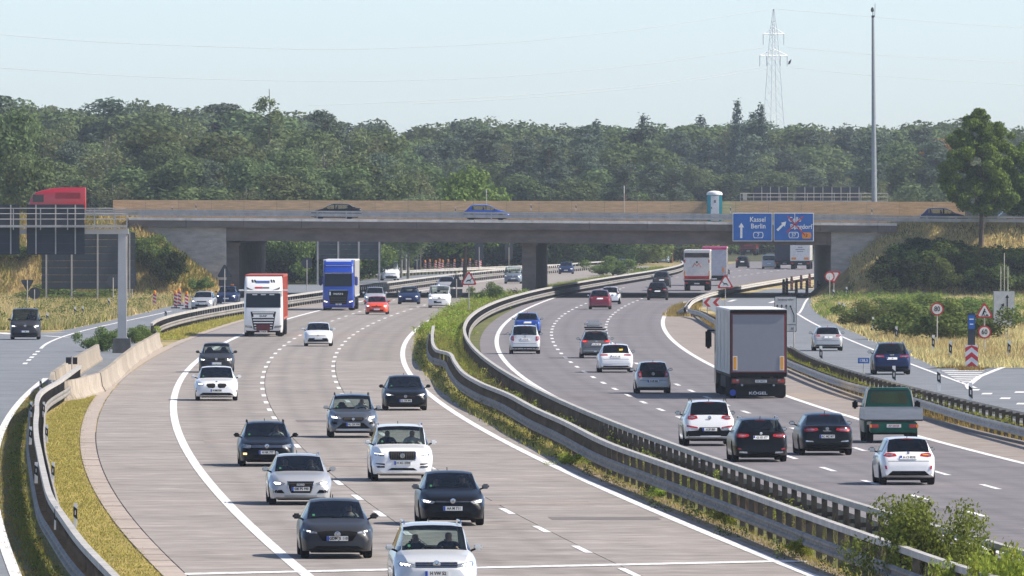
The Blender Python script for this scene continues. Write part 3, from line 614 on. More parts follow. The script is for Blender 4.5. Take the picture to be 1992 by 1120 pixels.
plate(e, MAN_, zc - .02, ink, y=-.08, th=.003, name='worker_picture', sc=.98); plate(e, circ(.045, 12), zc + .17, ink, y=-.08, th=.003, name='worker_head', x=.01)
plate(e, [(.03,-.19),(.25,-.19),(.14,-.07)], zc - .01, ink, y=-.08, th=.003, name='heap_picture'); 
z6 = 1.42; plate(e, circ(.375), z6, red_p, name='round_plate'); plate(e, circ(.285), z6, white_p, y=-.074, th=.004, name='white_field'); lettering('60', .40, ink, e, (0, -.082, z6), .02, .85)
e = empty('speed_sign', gp(1823, 677), 0, 'round red and white 80 speed limit sign before the green bushes', 'traffic sign'); z8 = HC - (601 - HY) / (F / e.location.y); post(e, z8 + .2)
plate(e, circ(.385), z8, red_p); plate(e, circ(.30), z8, white_p, y=-.074, th=.004, name='white_field'); lettering('80', .42, ink, e, (0, -.082, z8), .02, .85)
# yield + round sign at the abutment
e = empty('yield_sign', gp(1622, 583), 0, 'red bordered yield triangle before the right abutment', 'traffic sign'); pm2 = F / e.location.y; zc = HC - (536 - HY) / pm2; post(e, zc + .2); plate(e, tri(1.35, False), zc, red_p); plate(e, tri(.95, False), zc, white_p, y=-.075, th=.004, name='white_field')
e = empty('traffic_sign', gp(1614, 584), 0, 'round red bordered sign half behind the yield triangle', 'traffic sign'); zc = HC - (537 - HY) / pm2; post(e, zc); plate(e, circ(.45), zc, red_p, y=.15); plate(e, circ(.33), zc, white_p, y=.127, th=.004, name='white_field')
# white lane-merge sign with poles
e = empty('lane_sign', gp(1953, 666), 0, 'white lane sign with two black arrows on tall poles', 'traffic sign'); pm2 = F / e.location.y; zb, zt_ = HC - (633 - HY) / pm2, HC - (566 - HY) / pm2; W_ = 42 / pm2
MB().bev(0, -.06, (zb + zt_) / 2, W_, .04, zt_ - zb, .02).build('panel', mat('sign_grey_frame', (.42, .42, .41), .5), e); MB().bev(0, -.084, (zb + zt_) / 2, W_ - .08, .012, zt_ - zb - .08, .005).build('white_field', mat('sign_greywhite', (.56, .57, .57), .5), e)
for x_, h_ in ((-.2, 4.7), (.02, 5.55), (.24, 4.7)): post(e, h_, .03, x_)
def arrow(e, pts, w_, head, m, y, name='arrow'):
    pts = [Vector((a_, 0, b_)) for a_, b_ in pts]; mb = MB()
    for i in range(len(pts) - 1):
        t = (pts[i + 1] - pts[i]).normalized(); n_ = Vector((-t.z, 0, t.x)) * w_ / 2; a_, b_ = pts[i], pts[i + 1]
        mb.add([(v.x, y, v.z) for v in (a_ - n_, b_ - n_, b_ + n_, a_ + n_)] + [(v.x, y + .004, v.z) for v in (a_ - n_, b_ - n_, b_ + n_, a_ + n_)], [(0, 1, 2, 3), (4, 7, 6, 5), (0, 4, 5, 1), (2, 6, 7, 3), (1, 5, 6, 2), (3, 7, 4, 0)])
    t = (pts[-1] - pts[-2]).normalized(); n_ = Vector((-t.z, 0, t.x)); q = pts[-1]
    mb.add([(v.x, y - .001, v.z) for v in (q + n_ * head * .6, q - n_ * head * .6, q + t * head)] + [(v.x, y + .004, v.z) for v in (q + n_ * head * .6, q - n_ * head * .6, q + t * head)], [(0, 1, 2), (5, 4, 3), (0, 3, 4, 1), (1, 4, 5, 2), (2, 5, 3, 0)])
    return mb.build(name, m, e)
arrow(e, [(.20, zb + .55), (.20, zt_ - .42)], .075, .2, ink, -.096); arrow(e, [(-.27, zb + .55), (-.25, zb + 1.0), (-.10, zb + 1.22)], .07, .2, ink, -.096)
MB().box(0, -.094, zb + .36, W_ - .1, .004, .022).build('divider', ink, e)
# sign with lane diagram behind the grey trailer
e = empty('lane_sign', gp(1528, 682), 0, 'white lane diagram sign partly hidden behind the grey trailer', 'traffic sign'); pm2 = F / e.location.y; zb, zt_ = HC - (645 - HY) / pm2, HC - (576 - HY) / pm2; W_ = 43 / pm2
MB().bev(0, 0, (zb + zt_) / 2, W_, .04, zt_ - zb, .02).build('panel', ink, e); MB().bev(0, -.022, (zb + zt_) / 2, W_ - .07, .012, zt_ - zb - .07, .005).build('white_field', mat('sign_greywhite', (.6, .6, .6), .5), e)
for x_ in (-.5, .5): post(e, zb + .3, .04, x_)
for x_ in (-.48, -.22, .04): arrow(e, [(x_, zb + .55), (x_, zt_ - .6)], .05, .13, ink, -.036)
arrow(e, [(.5, zb + .55), (.5, zt_ - 1.1), (.3, zt_ - .62)], .06, .12, ink, -.036); MB().box(0, -.032, zb + .4, W_ - .1, .004, .03).build('divider', ink, e)
lettering('Seitenstreifen', .17, ink, e, (0, -.035, zt_ - .2)); lettering('m', .26, ink, e, (.42, -.035, zb + .2))
# dark guide column with chevron plate
e = empty('guide_column', gp(1890, 718), 0, 'dark column with blue label above a red and white chevron plate', 'guide column'); MB().bev(.0, .1, 1.5, .38, .2, 2.9, .02).build('column', sign_back, e)
MB().box(0, -.012, 2.1, .34, .01, .72).build('blue_label', blue_sign, e)
for j, w_ in ((.48, .22), (.22, .18)): MB().box(.0, -.022, 2.1 + j, w_, .006, .06).build('label_line', white_p, e)
cp = MB().box(0, -.05, .06, .66, .04, 1.2).build('chevron_plate', white_p, e)
for k in range(3):
    z0 = -.12 + k * .5; pts = []
    poly = [(-.33, z0), (0, z0 + .27), (.33, z0), (.33, z0 + .25), (0, z0 + .52), (-.33, z0 + .25)]
    poly = [(x_, min(max(z_, .06), 1.26)) for x_, z_ in poly]; h1 = [poly[0], poly[1], poly[4], poly[5]]; h2 = [poly[1], poly[2], poly[3], poly[4]]
    for h_ in (h1, h2):
        if max(z_ for _, z_ in h_) - min(z_ for _, z_ in h_) > .05: MB().prism(h_, -.078, -.072).build('red_chevron', red_p, cp)
# red-white arrow boards at the gore
for px, lab in ((1376, 'first red and white arrow board at the gore, beside the deer sign'), (1394, 'second red and white arrow board at the gore, partly behind the trailer')):
    d_ = 850.0; P_ = at(px, 588, d_); e = empty('arrow_board', (P_.x, d_, 0), 0, lab, 'arrow board'); post(e, 1.2); MB().box(0, -.06, 1.02, .68, .03, .68).build('panel', white_p, e)
    MB().prism([(.02, 1.04), (.26, 1.04), (-.02, 1.36), (.26, 1.68), (.02, 1.68), (-.28, 1.36)], -.084, -.078).build('red_arrow', red_p, e)
# sign backs seen from behind
def back_sign(px, py, poly, zc, label, extra=None, m=sign_back):
    e = empty('traffic_sign', gp(px, py), 0, label, 'traffic sign'); MB().prism([(x_, z_ + zc) for x_, z_ in poly], .02, .05).build('plate', m, e); MB().tube([(0, 0, 0), (0, 0, zc + .3)], .04, 8).build('post', galv, e)
    if extra: MB().box(0, .035, extra[0], extra[1], .03, extra[2]).build('lower_plate', m, e)
back_sign(53, 601, tri(1.15, False), 2.05, 'back of a yield triangle on a pole behind the grey van'); back_sign(67, 603, circ(.47), 1.36, 'dark back of a round sign behind the grey van')
back_sign(220, 596, circ(.5), 2.1, 'back of a round sign before the huge dark sign', m=mat('sign_back_light', (.06, .07, .085), .6)); back_sign(888, 603, tri(1.25), 2.2, 'dark back of a triangle sign beside the deer sign in the median', (1.15, .95, .55))
back_sign(437, 597, tri(1.35), 2.85, 'back of a tall triangle sign before the dark pier', (1.75, 1.0, .5)); back_sign(257, 590, [(-.35, -.75), (.35, -.75), (.35, .75), (-.35, .75)], 2.3, 'narrow dark sign back beside the gantry column')
back_sign(597, 565, circ(.55), 2.7, 'round dark sign back on a pole beyond the white truck'); back_sign(932, 532, [(-.5, -1.3), (.5, -1.3), (.5, 1.3), (-.5, 1.3)], 2.9, 'tall dark sign back beyond the bridge beside the pier'); back_sign(990, 528, [(-.5, -1.2), (.5, -1.2), (.5, 1.2), (-.5, 1.2)], 2.7, 'dark upright sign back close to the pier')
back_sign(811, 532, [(-.4, -.9), (.4, -.9), (.4, .9), (-.4, .9)], 1.4, 'dark sign back behind the white van beyond the bridge')
e = empty('traffic_sign', gp(140, 742), 0, 'two small black sign backs on one thin pole in the concrete pen', 'traffic sign'); post(e, 1.25, .03)
for x_ in (-.17, .13): MB().box(x_, .05, .84, .26, .02, .34).build('plate', ink, e)
e = empty('distance_sign', gp(1680, 738), 0, 'small blue kilometre sign at the barrier of the right slip road', 'traffic sign'); post(e, 1.05, .025); MB().bev(0, -.04, .93, .56, .02, .27, .01).build('plate', blue_sign, e); lettering('138,5', .2, white_p, e, (0, -.054, .93), .02)

# blue direction signs fixed to the bridge
sy = BY0 - .75; pm3 = F / sy; sx_ = lambda px: (px - CX) / pm3; sz_ = lambda py: HC - (py - HY) / pm3
def dsign(x0, x1, label):
    xc, zc = sx_((x0 + x1) / 2), sz_(441.5); e = empty('direction_sign', (xc, sy, zc), 0, label, 'direction sign'); W_, H_ = (x1 - x0) / pm3, 55.5 / pm3
    MB().bev(0, 0, 0, W_, .08, H_, .03).build('panel', white_p, e); MB().bev(0, -.045, 0, W_ - .13, .02, H_ - .13, .01).build('blue_field', blue_sign, e)
    for t in (-.3, .3): MB().box(W_ * t, .28, -.5, .1, .5, .1).build('bracket', galv, e)
    return e, (lambda px, py: ((px - (x0 + x1) / 2) / pm3, -.062, -(py - 441.5) / pm3))
def hexa(w_, h_): return [(-w_, h_ * .45), (-w_ * .8, h_), (w_ * .8, h_), (w_, h_ * .45), (w_, -h_ * .45), (w_ * .8, -h_), (-w_ * .8, -h_), (-w_, -h_ * .45)]
e, q = dsign(1425, 1502.5, 'blue motorway sign reading Kassel Berlin with upward arrow')
lettering('Kassel', .62, white_p, e, q(1474, 427), .015, .92); lettering('Berlin', .62, white_p, e, q(1475, 440), .015, .92); arrow(e, [(q(1442, 463)[0], q(1442, 463)[2]), (q(1442, 442)[0], q(1442, 442)[2])], .2, .42, white_p, -.064)
def num(e, P_, s, w_=.46, m1=white_p, m2=blue_sign, tm=white_p):
    MB().prism([(x_ + P_[0], z_ + P_[2]) for x_, z_ in hexa(w_, .28)], -.068, -.06).build('number_plate', m1, e)
    MB().prism([(x_ + P_[0], z_ + P_[2]) for x_, z_ in hexa(w_ - .07, .22)], -.074, -.069).build('number_field', m2, e); lettering(s, .42, tm, e, (P_[0], -.078, P_[2]), .015)
num(e, q(1475, 457), '7')
e, q = dsign(1505, 1583, 'blue sign Celle Burgdorf with slanted arrow, crossed out in red')
lettering('Celle', .6, white_p, e, q(1546, 427), .015, .92); lettering('Burgdorf', .6, white_p, e, q(1558.5, 441), .015, .92); a_, b_ = q(1512, 448), q(1523, 437); arrow(e, [(a_[0], a_[2]), (b_[0], b_[2])], .2, .42, white_p, -.064)
num(e, q(1544, 457), '37'); num(e, q(1569, 458), '3', .42, orange_p, orange_p, ink)
for p0_, p1_ in (((1532, 420), (1566, 458)), ((1562, 421), (1530, 452))):
    a_, b_ = q(*p0_), q(*p1_); t = Vector((b_[0] - a_[0], 0, b_[2] - a_[2])); n_ = Vector((-t.z, 0, t.x)).normalized() * .055
    MB().add([(a_[0] + n_.x, -.084, a_[2] + n_.z), (a_[0] - n_.x, -.084, a_[2] - n_.z), (b_[0] - n_.x, -.084, b_[2] - n_.z), (b_[0] + n_.x, -.084, b_[2] + n_.z)], [(0, 1, 2, 3)]).build('red_cross_bar', red_p, e)
a_ = q(1546, 415); MB().box(a_[0], -.07, q(1546, 447)[2], .05, .02, 32 / pm3).build('tape_strip', white_p, e)

# ---------------------------------------------------------------- delineators and warning beacons
dl = empty('delineator', (0, 0, 0), 0); MB().box(0, 0, 0, .15, .12, 1.0, top=(.95, .8)).build('shaft', white_p, dl)
mb = MB(); v_ = [(-.079, -.063, .46), (.079, -.063, .34), (.079, -.063, .76), (-.079, -.063, .88)]; v2 = [(x_, .063, z_) for x_, _, z_ in v_]; mb.add(v_ + v2, [(0, 1, 2, 3), (7, 6, 5, 4), (0, 4, 5, 1), (1, 5, 6, 2), (2, 6, 7, 3), (3, 7, 4, 0)]).build('black_band', ink, dl)
MB().box(0, -.066, .52, .045, .004, .18).build('reflector', mat('reflector', (.6, .6, .6), .3), dl)
first = [True]
def delin(p, label, group, sc=1.0, rz=0.0):
    o = dl if first[0] else copy_tree(dl); first[0] = False
    o.location = p; o.scale = (sc, sc, sc); o.rotation_euler = (rnd.uniform(-.03, .03), rnd.uniform(-.04, .04), rz); tag(o, label, 'delineator', group)
for x, y in ((1634,614),(1641,617),(1664.5,628.6),(1699,647),(1717.5,654),(1744,668)): delin(gp(x, y), 'white delineator post with black band in the dry grass along the slip road', 'delineators in the dry grass beside the right slip road', 1.05)
for x, y, l in ((1814.5,688.6,'white delineator post below the round 80 sign'),(1849,702,'white delineator post in dry grass just before the dark guide column'),(1962,701,'white delineator post below the white lane arrow sign'),(1622,588,'white delineator below the yield triangle'),(1647,582,'white delineator in dry grass before the shaded slope')): delin(gp(x, y), l, 'delineators of the right meadow', 1.1)
for x, y, l in ((1597,711,'white delineator behind the crash barrier right of the grey trailer'),(1739,755,'white delineator at the barrier above the green pickup cab'),(1827,761,'white delineator standing on the slip road edge before the gore'),(1888.5,792,'white delineator on the right barrier beside the lane dashes')): delin(gp(x, y), l, 'delineators along the right barriers', 1.05)
for x, y, l in ((93,637,'white delineator right beside the grey van'),(146.5,623,'first of two delineators close together beside the slip road'),(160.7,622,'second of two delineators close together beside the slip road'),(211.6,605,'white delineator in dry grass just before the gantry column'),(145.5,588,'white delineator below the huge dark sign'),(321.5,580,'white delineator among the grass before the concrete abutment'),(323,628,'small delineator on the rail beside the gantry foot')): delin(gp(x, y), l, 'delineators along the left slip road', 1.0)
for x, y in ((60,813),(58.7,865),(70,940),(108.5,1032),(79,764)): delin(gp(x, y, .5), 'white and black delineator on the slip road side of the double barrier', 'delineators on the left double barrier', .62)
for x, y in ((84.5,813),(90,861),(102,940),(146,1026),(102,768)): delin(gp(x, y, .5), 'white and black delineator on the motorway side of the double barrier', 'delineators on the left double barrier', .62)
for x, y in ((335,414),(885.7,415),(1421,414),(1696,417)): delin(at(x, y, BY0 + .15), 'short delineator on the near guardrail of the bridge', 'delineators on the bridge', .55)
for x, y in ((381.5,410),(1033,410),(1120.5,410)): delin(at(x, y - 1, BY0 + 13.2), 'short delineator on the far rail against the tan wall', 'delineators on the bridge', .55)
for x, y in ((1406,541),(1418,541),(1292,494),(1215,497),(1162,503)): delin(gp(x, y), 'tiny white delineator far beyond the bridge', 'delineators beyond the bridge', 1.2)
bk = empty('warning_beacon', (0, 0, 0), 0); MB().box(0, 0, 0, .7, .35, .1).build('foot', black, bk); MB().box(0, 0, .1, .27, .05, 1.12).build('panel', white_p, bk)
for k in range(4):
    z0 = .12 + k * .28; MB().prism([(-.137, z0 + .12), (.137, z0), (.137, z0 + .15), (-.137, z0 + .27)], -.033, .033).build('red_stripe', red_p, bk)
MB().lathe([(.10, 1.22), (.12, 1.28), (.12, 1.42), (.06, 1.46)], 12).build('lamp', orange_p, bk)
fb = [True]
def beacon(p, label, group):
    o = bk if fb[0] else copy_tree(bk); fb[0] = False; o.location = p; o.rotation_euler = (0, 0, rnd.uniform(-.5, .5)); tag(o, label, 'warning beacon', group)
for x, y in ((301,600),(341.5,600),(349,595),(363,602)): beacon(gp(x, y), 'red and white beacon with orange lamp before the silver car on the slip road', 'beacons on the left slip road')
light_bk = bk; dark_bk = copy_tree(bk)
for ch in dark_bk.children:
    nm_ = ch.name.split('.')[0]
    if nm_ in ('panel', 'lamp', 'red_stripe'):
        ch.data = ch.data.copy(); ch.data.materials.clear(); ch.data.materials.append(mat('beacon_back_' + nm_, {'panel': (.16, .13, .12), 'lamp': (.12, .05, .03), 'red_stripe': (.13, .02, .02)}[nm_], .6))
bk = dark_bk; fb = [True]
for x, y in ((1524.5,573),(1530.5,571),(1540,566),(1549,576.5),(1558.6,563),(1569.7,576),(1575,560),(1588.5,557),(1592,576),(1602,566)): beacon(gp(x, y), 'red and white beacon with lamp on the closed lane under the bridge', 'beacons under the right end of the bridge')
bk = light_bk; fb = [False]
for x, y in ((826.8,529),(836,527),(847.5,529),(855,526),(861,528),(871.6,527),(884,527),(899.6,526),(914,525),(926,525),(934.5,524)): beacon(gp(x, y), 'small red and white beacon behind the far barrier beyond the bridge', 'beacons beyond the bridge')

# ---------------------------------------------------------------- toilet on the bridge, mast, second gantry, pylon and wires, bird
tY = BY0 + 14.45; e = empty('portable_toilet', (at(1390, 400, tY).x, tY, deck(18)), 0, 'turquoise and white portable toilet standing on the bridge before the tan wall', 'toilet cabin')
teal = mat('teal_plastic', (.03, .36, .40), .4, var=.1); MB().bev(0, 0, 1.25, 1.36, 1.2, 2.5, .1).build('cabin', teal, e)
MB().lathe([(.72, 2.46), (.74, 2.56), (.66, 2.72), (.35, 2.83), (.0, 2.86)], 20).build('roof', white_p, e, smooth=40); MB().bev(.02, -.6, 1.25, .74, .06, 2.3, .02).build('door', white_p, e)
MB().box(.02, -.64, 1.75, .2, .01, .26).build('door_sign', mat('mark_grey', (.2, .22, .24), .5), e); MB().box(-.28, -.645, 1.2, .06, .03, .18).build('handle', ink, e)
md = 1330.0; e = empty('mast', (at(1702, 392, md).x, md, 0), 0, 'very tall thin steel mast rising behind the tan wall', 'mast'); zt_ = at(1698, 34, md).z; xo = at(1698, 34, md).x - e.location.x
MB().tube([(0, 0, 0), (xo * .5, 0, zt_ * .5), (xo, 0, zt_)], [.37, .27, .15], 12).build('pole', mat('mast_steel', (.26, .29, .32), .5, .4), e, smooth=60)
MB().lathe([(.17, 0), (.17, .25), (.0, .26)], 10, c=(xo, 0, zt_)).tube([(xo, 0, zt_ + .2), (xo, 0, zt_ + .6)], .05).lathe([(.0, .6), (.16, .68), (.19, .9), (.12, 1.12), (.0, 1.2)], 10, c=(xo - .06, 0, zt_)).tube([(xo + .2, 0, zt_ + .1), (xo + .25, 0, zt_ + 1.6)], .03).build('top_lamp', ink, e)
gd = 1420.0; p4 = F / gd; e = empty('sign_gantry', (at(1440, 390, gd).x, gd, 0), 0, 'distant gantry with two rows of dark sign backs behind the tan wall', 'gantry'); fx = lambda px: (px - 1440) / p4; fz = lambda py: HC - (py - HY) / p4
for a_, b_ in ((1466, 1533), (1549, 1672)):
    n_ = max(3, round((b_ - a_) / 17))
    for k in range(n_): MB().box(fx(a_ + (b_ - a_) * (k + .5) / n_), .2, fz(405), fx(a_ + (b_ - a_) / n_) - fx(a_) - .05, .08, fz(364) - fz(405)).build('sign_panel', sign_back, e); MB().box(fx(a_ + (b_ - a_) * (k + .95) / n_), .1, fz(405), .09, .08, fz(363) - fz(405)).build('bracket', galv, e)
for py in (376, 383, 391): MB().tube([(fx(1440), -.3, fz(py)), (fx(1727), -.3, fz(py))], .045, 6).build('rail', galv, e)
for k in range(12): MB().box(fx(1440 + 287 * k / 11), -.3, fz(393), .08, .08, fz(375) - fz(393)).build('rail_post', galv, e)
MB().box(fx(1583), 0, fz(398), fx(1727), .8, .5).build('beam', galv, e); MB().box(fx(1724), 0, 0, .5, .5, fz(398)).build('leg', galv, e); MB().box(fx(1449), -.2, fz(392), .5, .4, 1.0).build('hatch', galv, e)
for px, zt2 in ((946, 368), (1214, 361)):
    yy = BY0 + 14.7; P_ = at(px, 392, yy); zb_ = deck(P_.x); e = empty('antenna_pole', (P_.x, yy, zb_), 0, 'thin grey pole rising behind the tan wall ' + ('beside the pale green tree' if px < 1000 else 'between the bridge cars'), 'pole'); MB().tube([(0, 0, 0), (0, 0, at(px, zt2, yy).z - zb_)], .035, 8).build('pole', galv, e); MB().tube([(0, 0, at(px, 376, yy).z - zb_), (0, 0, at(px, zt2, yy).z - zb_)], .055, 8).build('head', galv, e)
pd = 2300.0; pp = F / pd; py0 = empty('power_pylon', (at(1505, 390, pd).x, pd, 0), R(28), 'lattice power pylon rising over the forest', 'pylon'); pz = lambda y: HC - (y - HY) / pp
pyl = mat('pylon_steel', (.72, .73, .74), .6, .3, var=.1)
zz = [0, pz(330), pz(270), pz(215), pz(165), pz(120), pz(92), pz(64), pz(40), pz(17)]; ww = [2.6, 2.0, 1.7, 1.35, 1.1, .85, .7, .55, .3, .06]
lg = MB()
for sx in (-1, 1):
    for s2 in (-1, 1): lg.tube([(sx * w_, s2 * w_, z_) for w_, z_ in zip(ww, zz)], .055, 4)
lg.build('leg_frame', pyl, py0); br_ = MB()
for i in range(len(zz) - 2):
    n_ = 4 if i < 3 else 2
    for k in range(n_):
        za, zb = zz[i] + (zz[i + 1] - zz[i]) * k / n_, zz[i] + (zz[i + 1] - zz[i]) * (k + 1) / n_; wa, wb = ww[i] + (ww[i + 1] - ww[i]) * k / n_, ww[i] + (ww[i + 1] - ww[i]) * (k + 1) / n_
        for f_ in (-1, 1):
            br_.tube([(-wa, f_ * wa, za), (wb, f_ * wb, zb)], .03, 4); br_.tube([(f_ * wa, -wa, za), (f_ * wb, wb, zb)], .03, 4); br_.tube([(wa, f_ * wa, za), (-wb, f_ * wb, zb)], .03, 4)
br_.build('bracing', pyl, py0)
arms = {}
for yv_, hw in ((66, 2.35), (108, 3.1)):
    z_ = pz(yv_); MB().tube([(-hw, 0, z_), (hw, 0, z_)], .09, 5).tube([(-hw, 0, z_), (0, 0, z_ + 1.3), (hw, 0, z_)], .08, 5).build('cross_arm', pyl, py0)
    for x_ in ((-hw, hw) if yv_ == 66 else (-hw, -hw * .5, hw * .5, hw)): MB().tube([(x_, 0, z_), (x_, 0, z_ - 2.1)], .1, 6).build('insulator', pyl, py0)
def wire(pts, label):
    P_ = [at(*p) for p in pts]; L0 = P_[0].copy(); n_ = 24; t_ = pchip(range(len(P_)), [0] * len(P_)); out = []
    fx_, fy_, fz_ = (pchip(range(len(P_)), [p[i] for p in P_]) for i in range(3)); out = [Vector((fx_(u), fy_(u), fz_(u))) - L0 for u in np.linspace(0, len(P_) - 1, 30)]
    o = MB().tube(out, .036, 4).build('power_line', mat('wire', (.50, .51, .52), .6), None, L0); tag(o, label, 'power line')
wire([(1486, 92, pd), (1200, 131, 2200), (900, 153, 2100), (600, 158, 2000), (300, 150, 1900), (-60, 128, 1800)], 'upper power line sagging from the pylon towards the left edge')
wire([(1480, 131, pd), (1250, 165, 2220), (1000, 186, 2140), (780, 198, 2060), (600, 205, 2000)], 'lower power line falling from the pylon into the trees')
wire([(1493, 134, pd), (1250, 170, 2220), (1000, 192, 2140), (800, 202, 2060)], 'second lower power line close below its neighbour')
wire([(1507, 17, pd), (1200, 62, 2200), (900, 88, 2100), (560, 95, 2000), (200, 82, 1900), (-60, 62, 1800)], 'topmost earth wire from the pylon tip towards the left')
wire([(1532, 92, pd), (1700, 106, 2400), (1850, 115, 2500), (2050, 125, 2600)], 'upper power line from the pylon towards the right edge'); wire([(1540, 131, pd), (1700, 147, 2400), (1850, 157, 2500), (2050, 169, 2600)], 'lower power line from the pylon towards the right edge')
wire([(1508, 17, pd), (1700, 33, 2400), (1850, 45, 2500), (2050, 58, 2600)], 'topmost earth wire from the pylon tip towards the right')
bP = at(1536, 121, pd - 3); b = MB().lathe([(0, -.5), (.16, -.35), (.24, 0), (.17, .3), (.08, .42), (.12, .55), (.0, .68)], 10).build('bird', ink, None, bP, smooth=60); b.rotation_euler = (0, R(28), 0); tag(b, 'black bird perched on the right arm of the pylon', 'bird')
# ---------------------------------------------------------------- trees and bushes
bark = mat('bark', (.085, .065, .05), .95, var=.35, scale=2); bark_p = mat('pine_bark', (.17, .085, .045), .95, var=.3, scale=2); bark_b = mat('birch_bark', (.20, .19, .17), .9, var=.4, scale=1.5)
lf_oak = leaf_mat('leaves_oak', (.120, .156, .068), .27, .3); lf_bir = leaf_mat('leaves_birch', (.170, .198, .098), .27, .3); lf_pine = leaf_mat('needles_pine', (.102, .134, .092), .27, .2); lf_spr = leaf_mat('needles_spruce', (.062, .092, .066), trans=.1)
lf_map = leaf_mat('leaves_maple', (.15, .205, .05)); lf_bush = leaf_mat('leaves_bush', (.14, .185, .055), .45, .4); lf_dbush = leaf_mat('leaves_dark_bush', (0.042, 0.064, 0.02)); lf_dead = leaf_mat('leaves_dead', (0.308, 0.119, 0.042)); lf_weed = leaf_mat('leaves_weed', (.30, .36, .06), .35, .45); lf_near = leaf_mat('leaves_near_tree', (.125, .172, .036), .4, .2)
def quads(P, Nn, size, asp, jit, rg):
    """leaf clumps as bent diamond faces"""
    n = len(P); r = rg.normal(size=(n, 3)); Nn = Nn + r * jit; Nn /= np.linalg.norm(Nn, axis=1)[:, None] + 1e-9
    a = np.cross(Nn, rg.normal(size=(n, 3))); a /= np.linalg.norm(a, axis=1)[:, None] + 1e-9; b = np.cross(Nn, a); s = size * rg.uniform(.55, 1.25, (n, 1))
    V = np.stack([P - a * s, P - b * s * asp + Nn * s * .15, P + a * s, P + b * s * asp - Nn * s * .1], 1).reshape(-1, 3)
    me = bpy.data.meshes.new('crown'); me.vertices.add(4 * n); me.vertices.foreach_set('co', V.astype(np.float32).ravel()); me.loops.add(4 * n); me.loops.foreach_set('vertex_index', np.arange(4 * n, dtype=np.int32))
    me.polygons.add(n); me.polygons.foreach_set('loop_start', np.arange(0, 4 * n, 4, dtype=np.int32)); me.polygons.foreach_set('loop_total', np.full(n, 4, np.int32)); me.update(calc_edges=True); return me
def crown(lobes, n, size, rg, m, asp=.62, jit=.55, up=.25, droop=0.0):
    c = np.array([l[0] for l in lobes], float); r = np.array([l[1] for l in lobes], float); wgt = (r[:, 0] * r[:, 2]); k = rg.choice(len(lobes), n, p=wgt / wgt.sum())
    d = rg.normal(size=(n, 3)); d[:, 2] += up; d /= np.linalg.norm(d, axis=1)[:, None]; f = rg.uniform(0, 1, (n, 1)) ** .38 * 1.04
    P = c[k] + d * r[k] * f + rg.normal(size=(n, 3)) * size * .5; Nn = d.copy()
    if droop: P[:, 2] -= np.abs(rg.normal(size=n)) * droop; Nn[:, 2] *= .3
    me = quads(P, Nn, size, asp, jit, rg); me.materials.append(m); return me
def trunk_mesh(h, r, rg, limbs, m):
    mb = MB(); lean = rg.uniform(-.02, .02, 2); pts = [(lean[0] * z + .05 * math.sin(z), lean[1] * z, z) for z in np.linspace(0, h, 7)]; mb.tube(pts, [r * (1 - .8 * i / 6) for i in range(7)], 7)
    for i in range(limbs):
        z = h * rg.uniform(.3, .9); a = rg.uniform(0, 6.28); l = h * rg.uniform(.12, .26) * (1.2 - z / h); p = Vector((lean[0] * z, lean[1] * z, z)); q = p + Vector((math.cos(a) * l, math.sin(a) * l, l * .7)); mb.tube([p, p.lerp(q, .5) + Vector((0, 0, -.06 * l)), q], [r * .32, r * .2, r * .07], 5)
    return mb.mesh('trunk', m)
def lobes_round(rg, n, zc, R_, H_, lo=.3, hi=.5):
    out = []
    for i in range(n):
        d = rg.normal(size=3); d /= np.linalg.norm(d); f = rg.uniform(.35, .8); z = zc + d[2] * H_ * f; rr = rg.uniform(lo, hi) * R_; out.append(((d[0] * R_ * f, d[1] * R_ * f, z), (rr, rr, rr * rg.uniform(.75, 1.1))))
    return out
PROTO = {}
def proto(kind, i, H, fn): PROTO.setdefault(kind, []).append((fn, H))
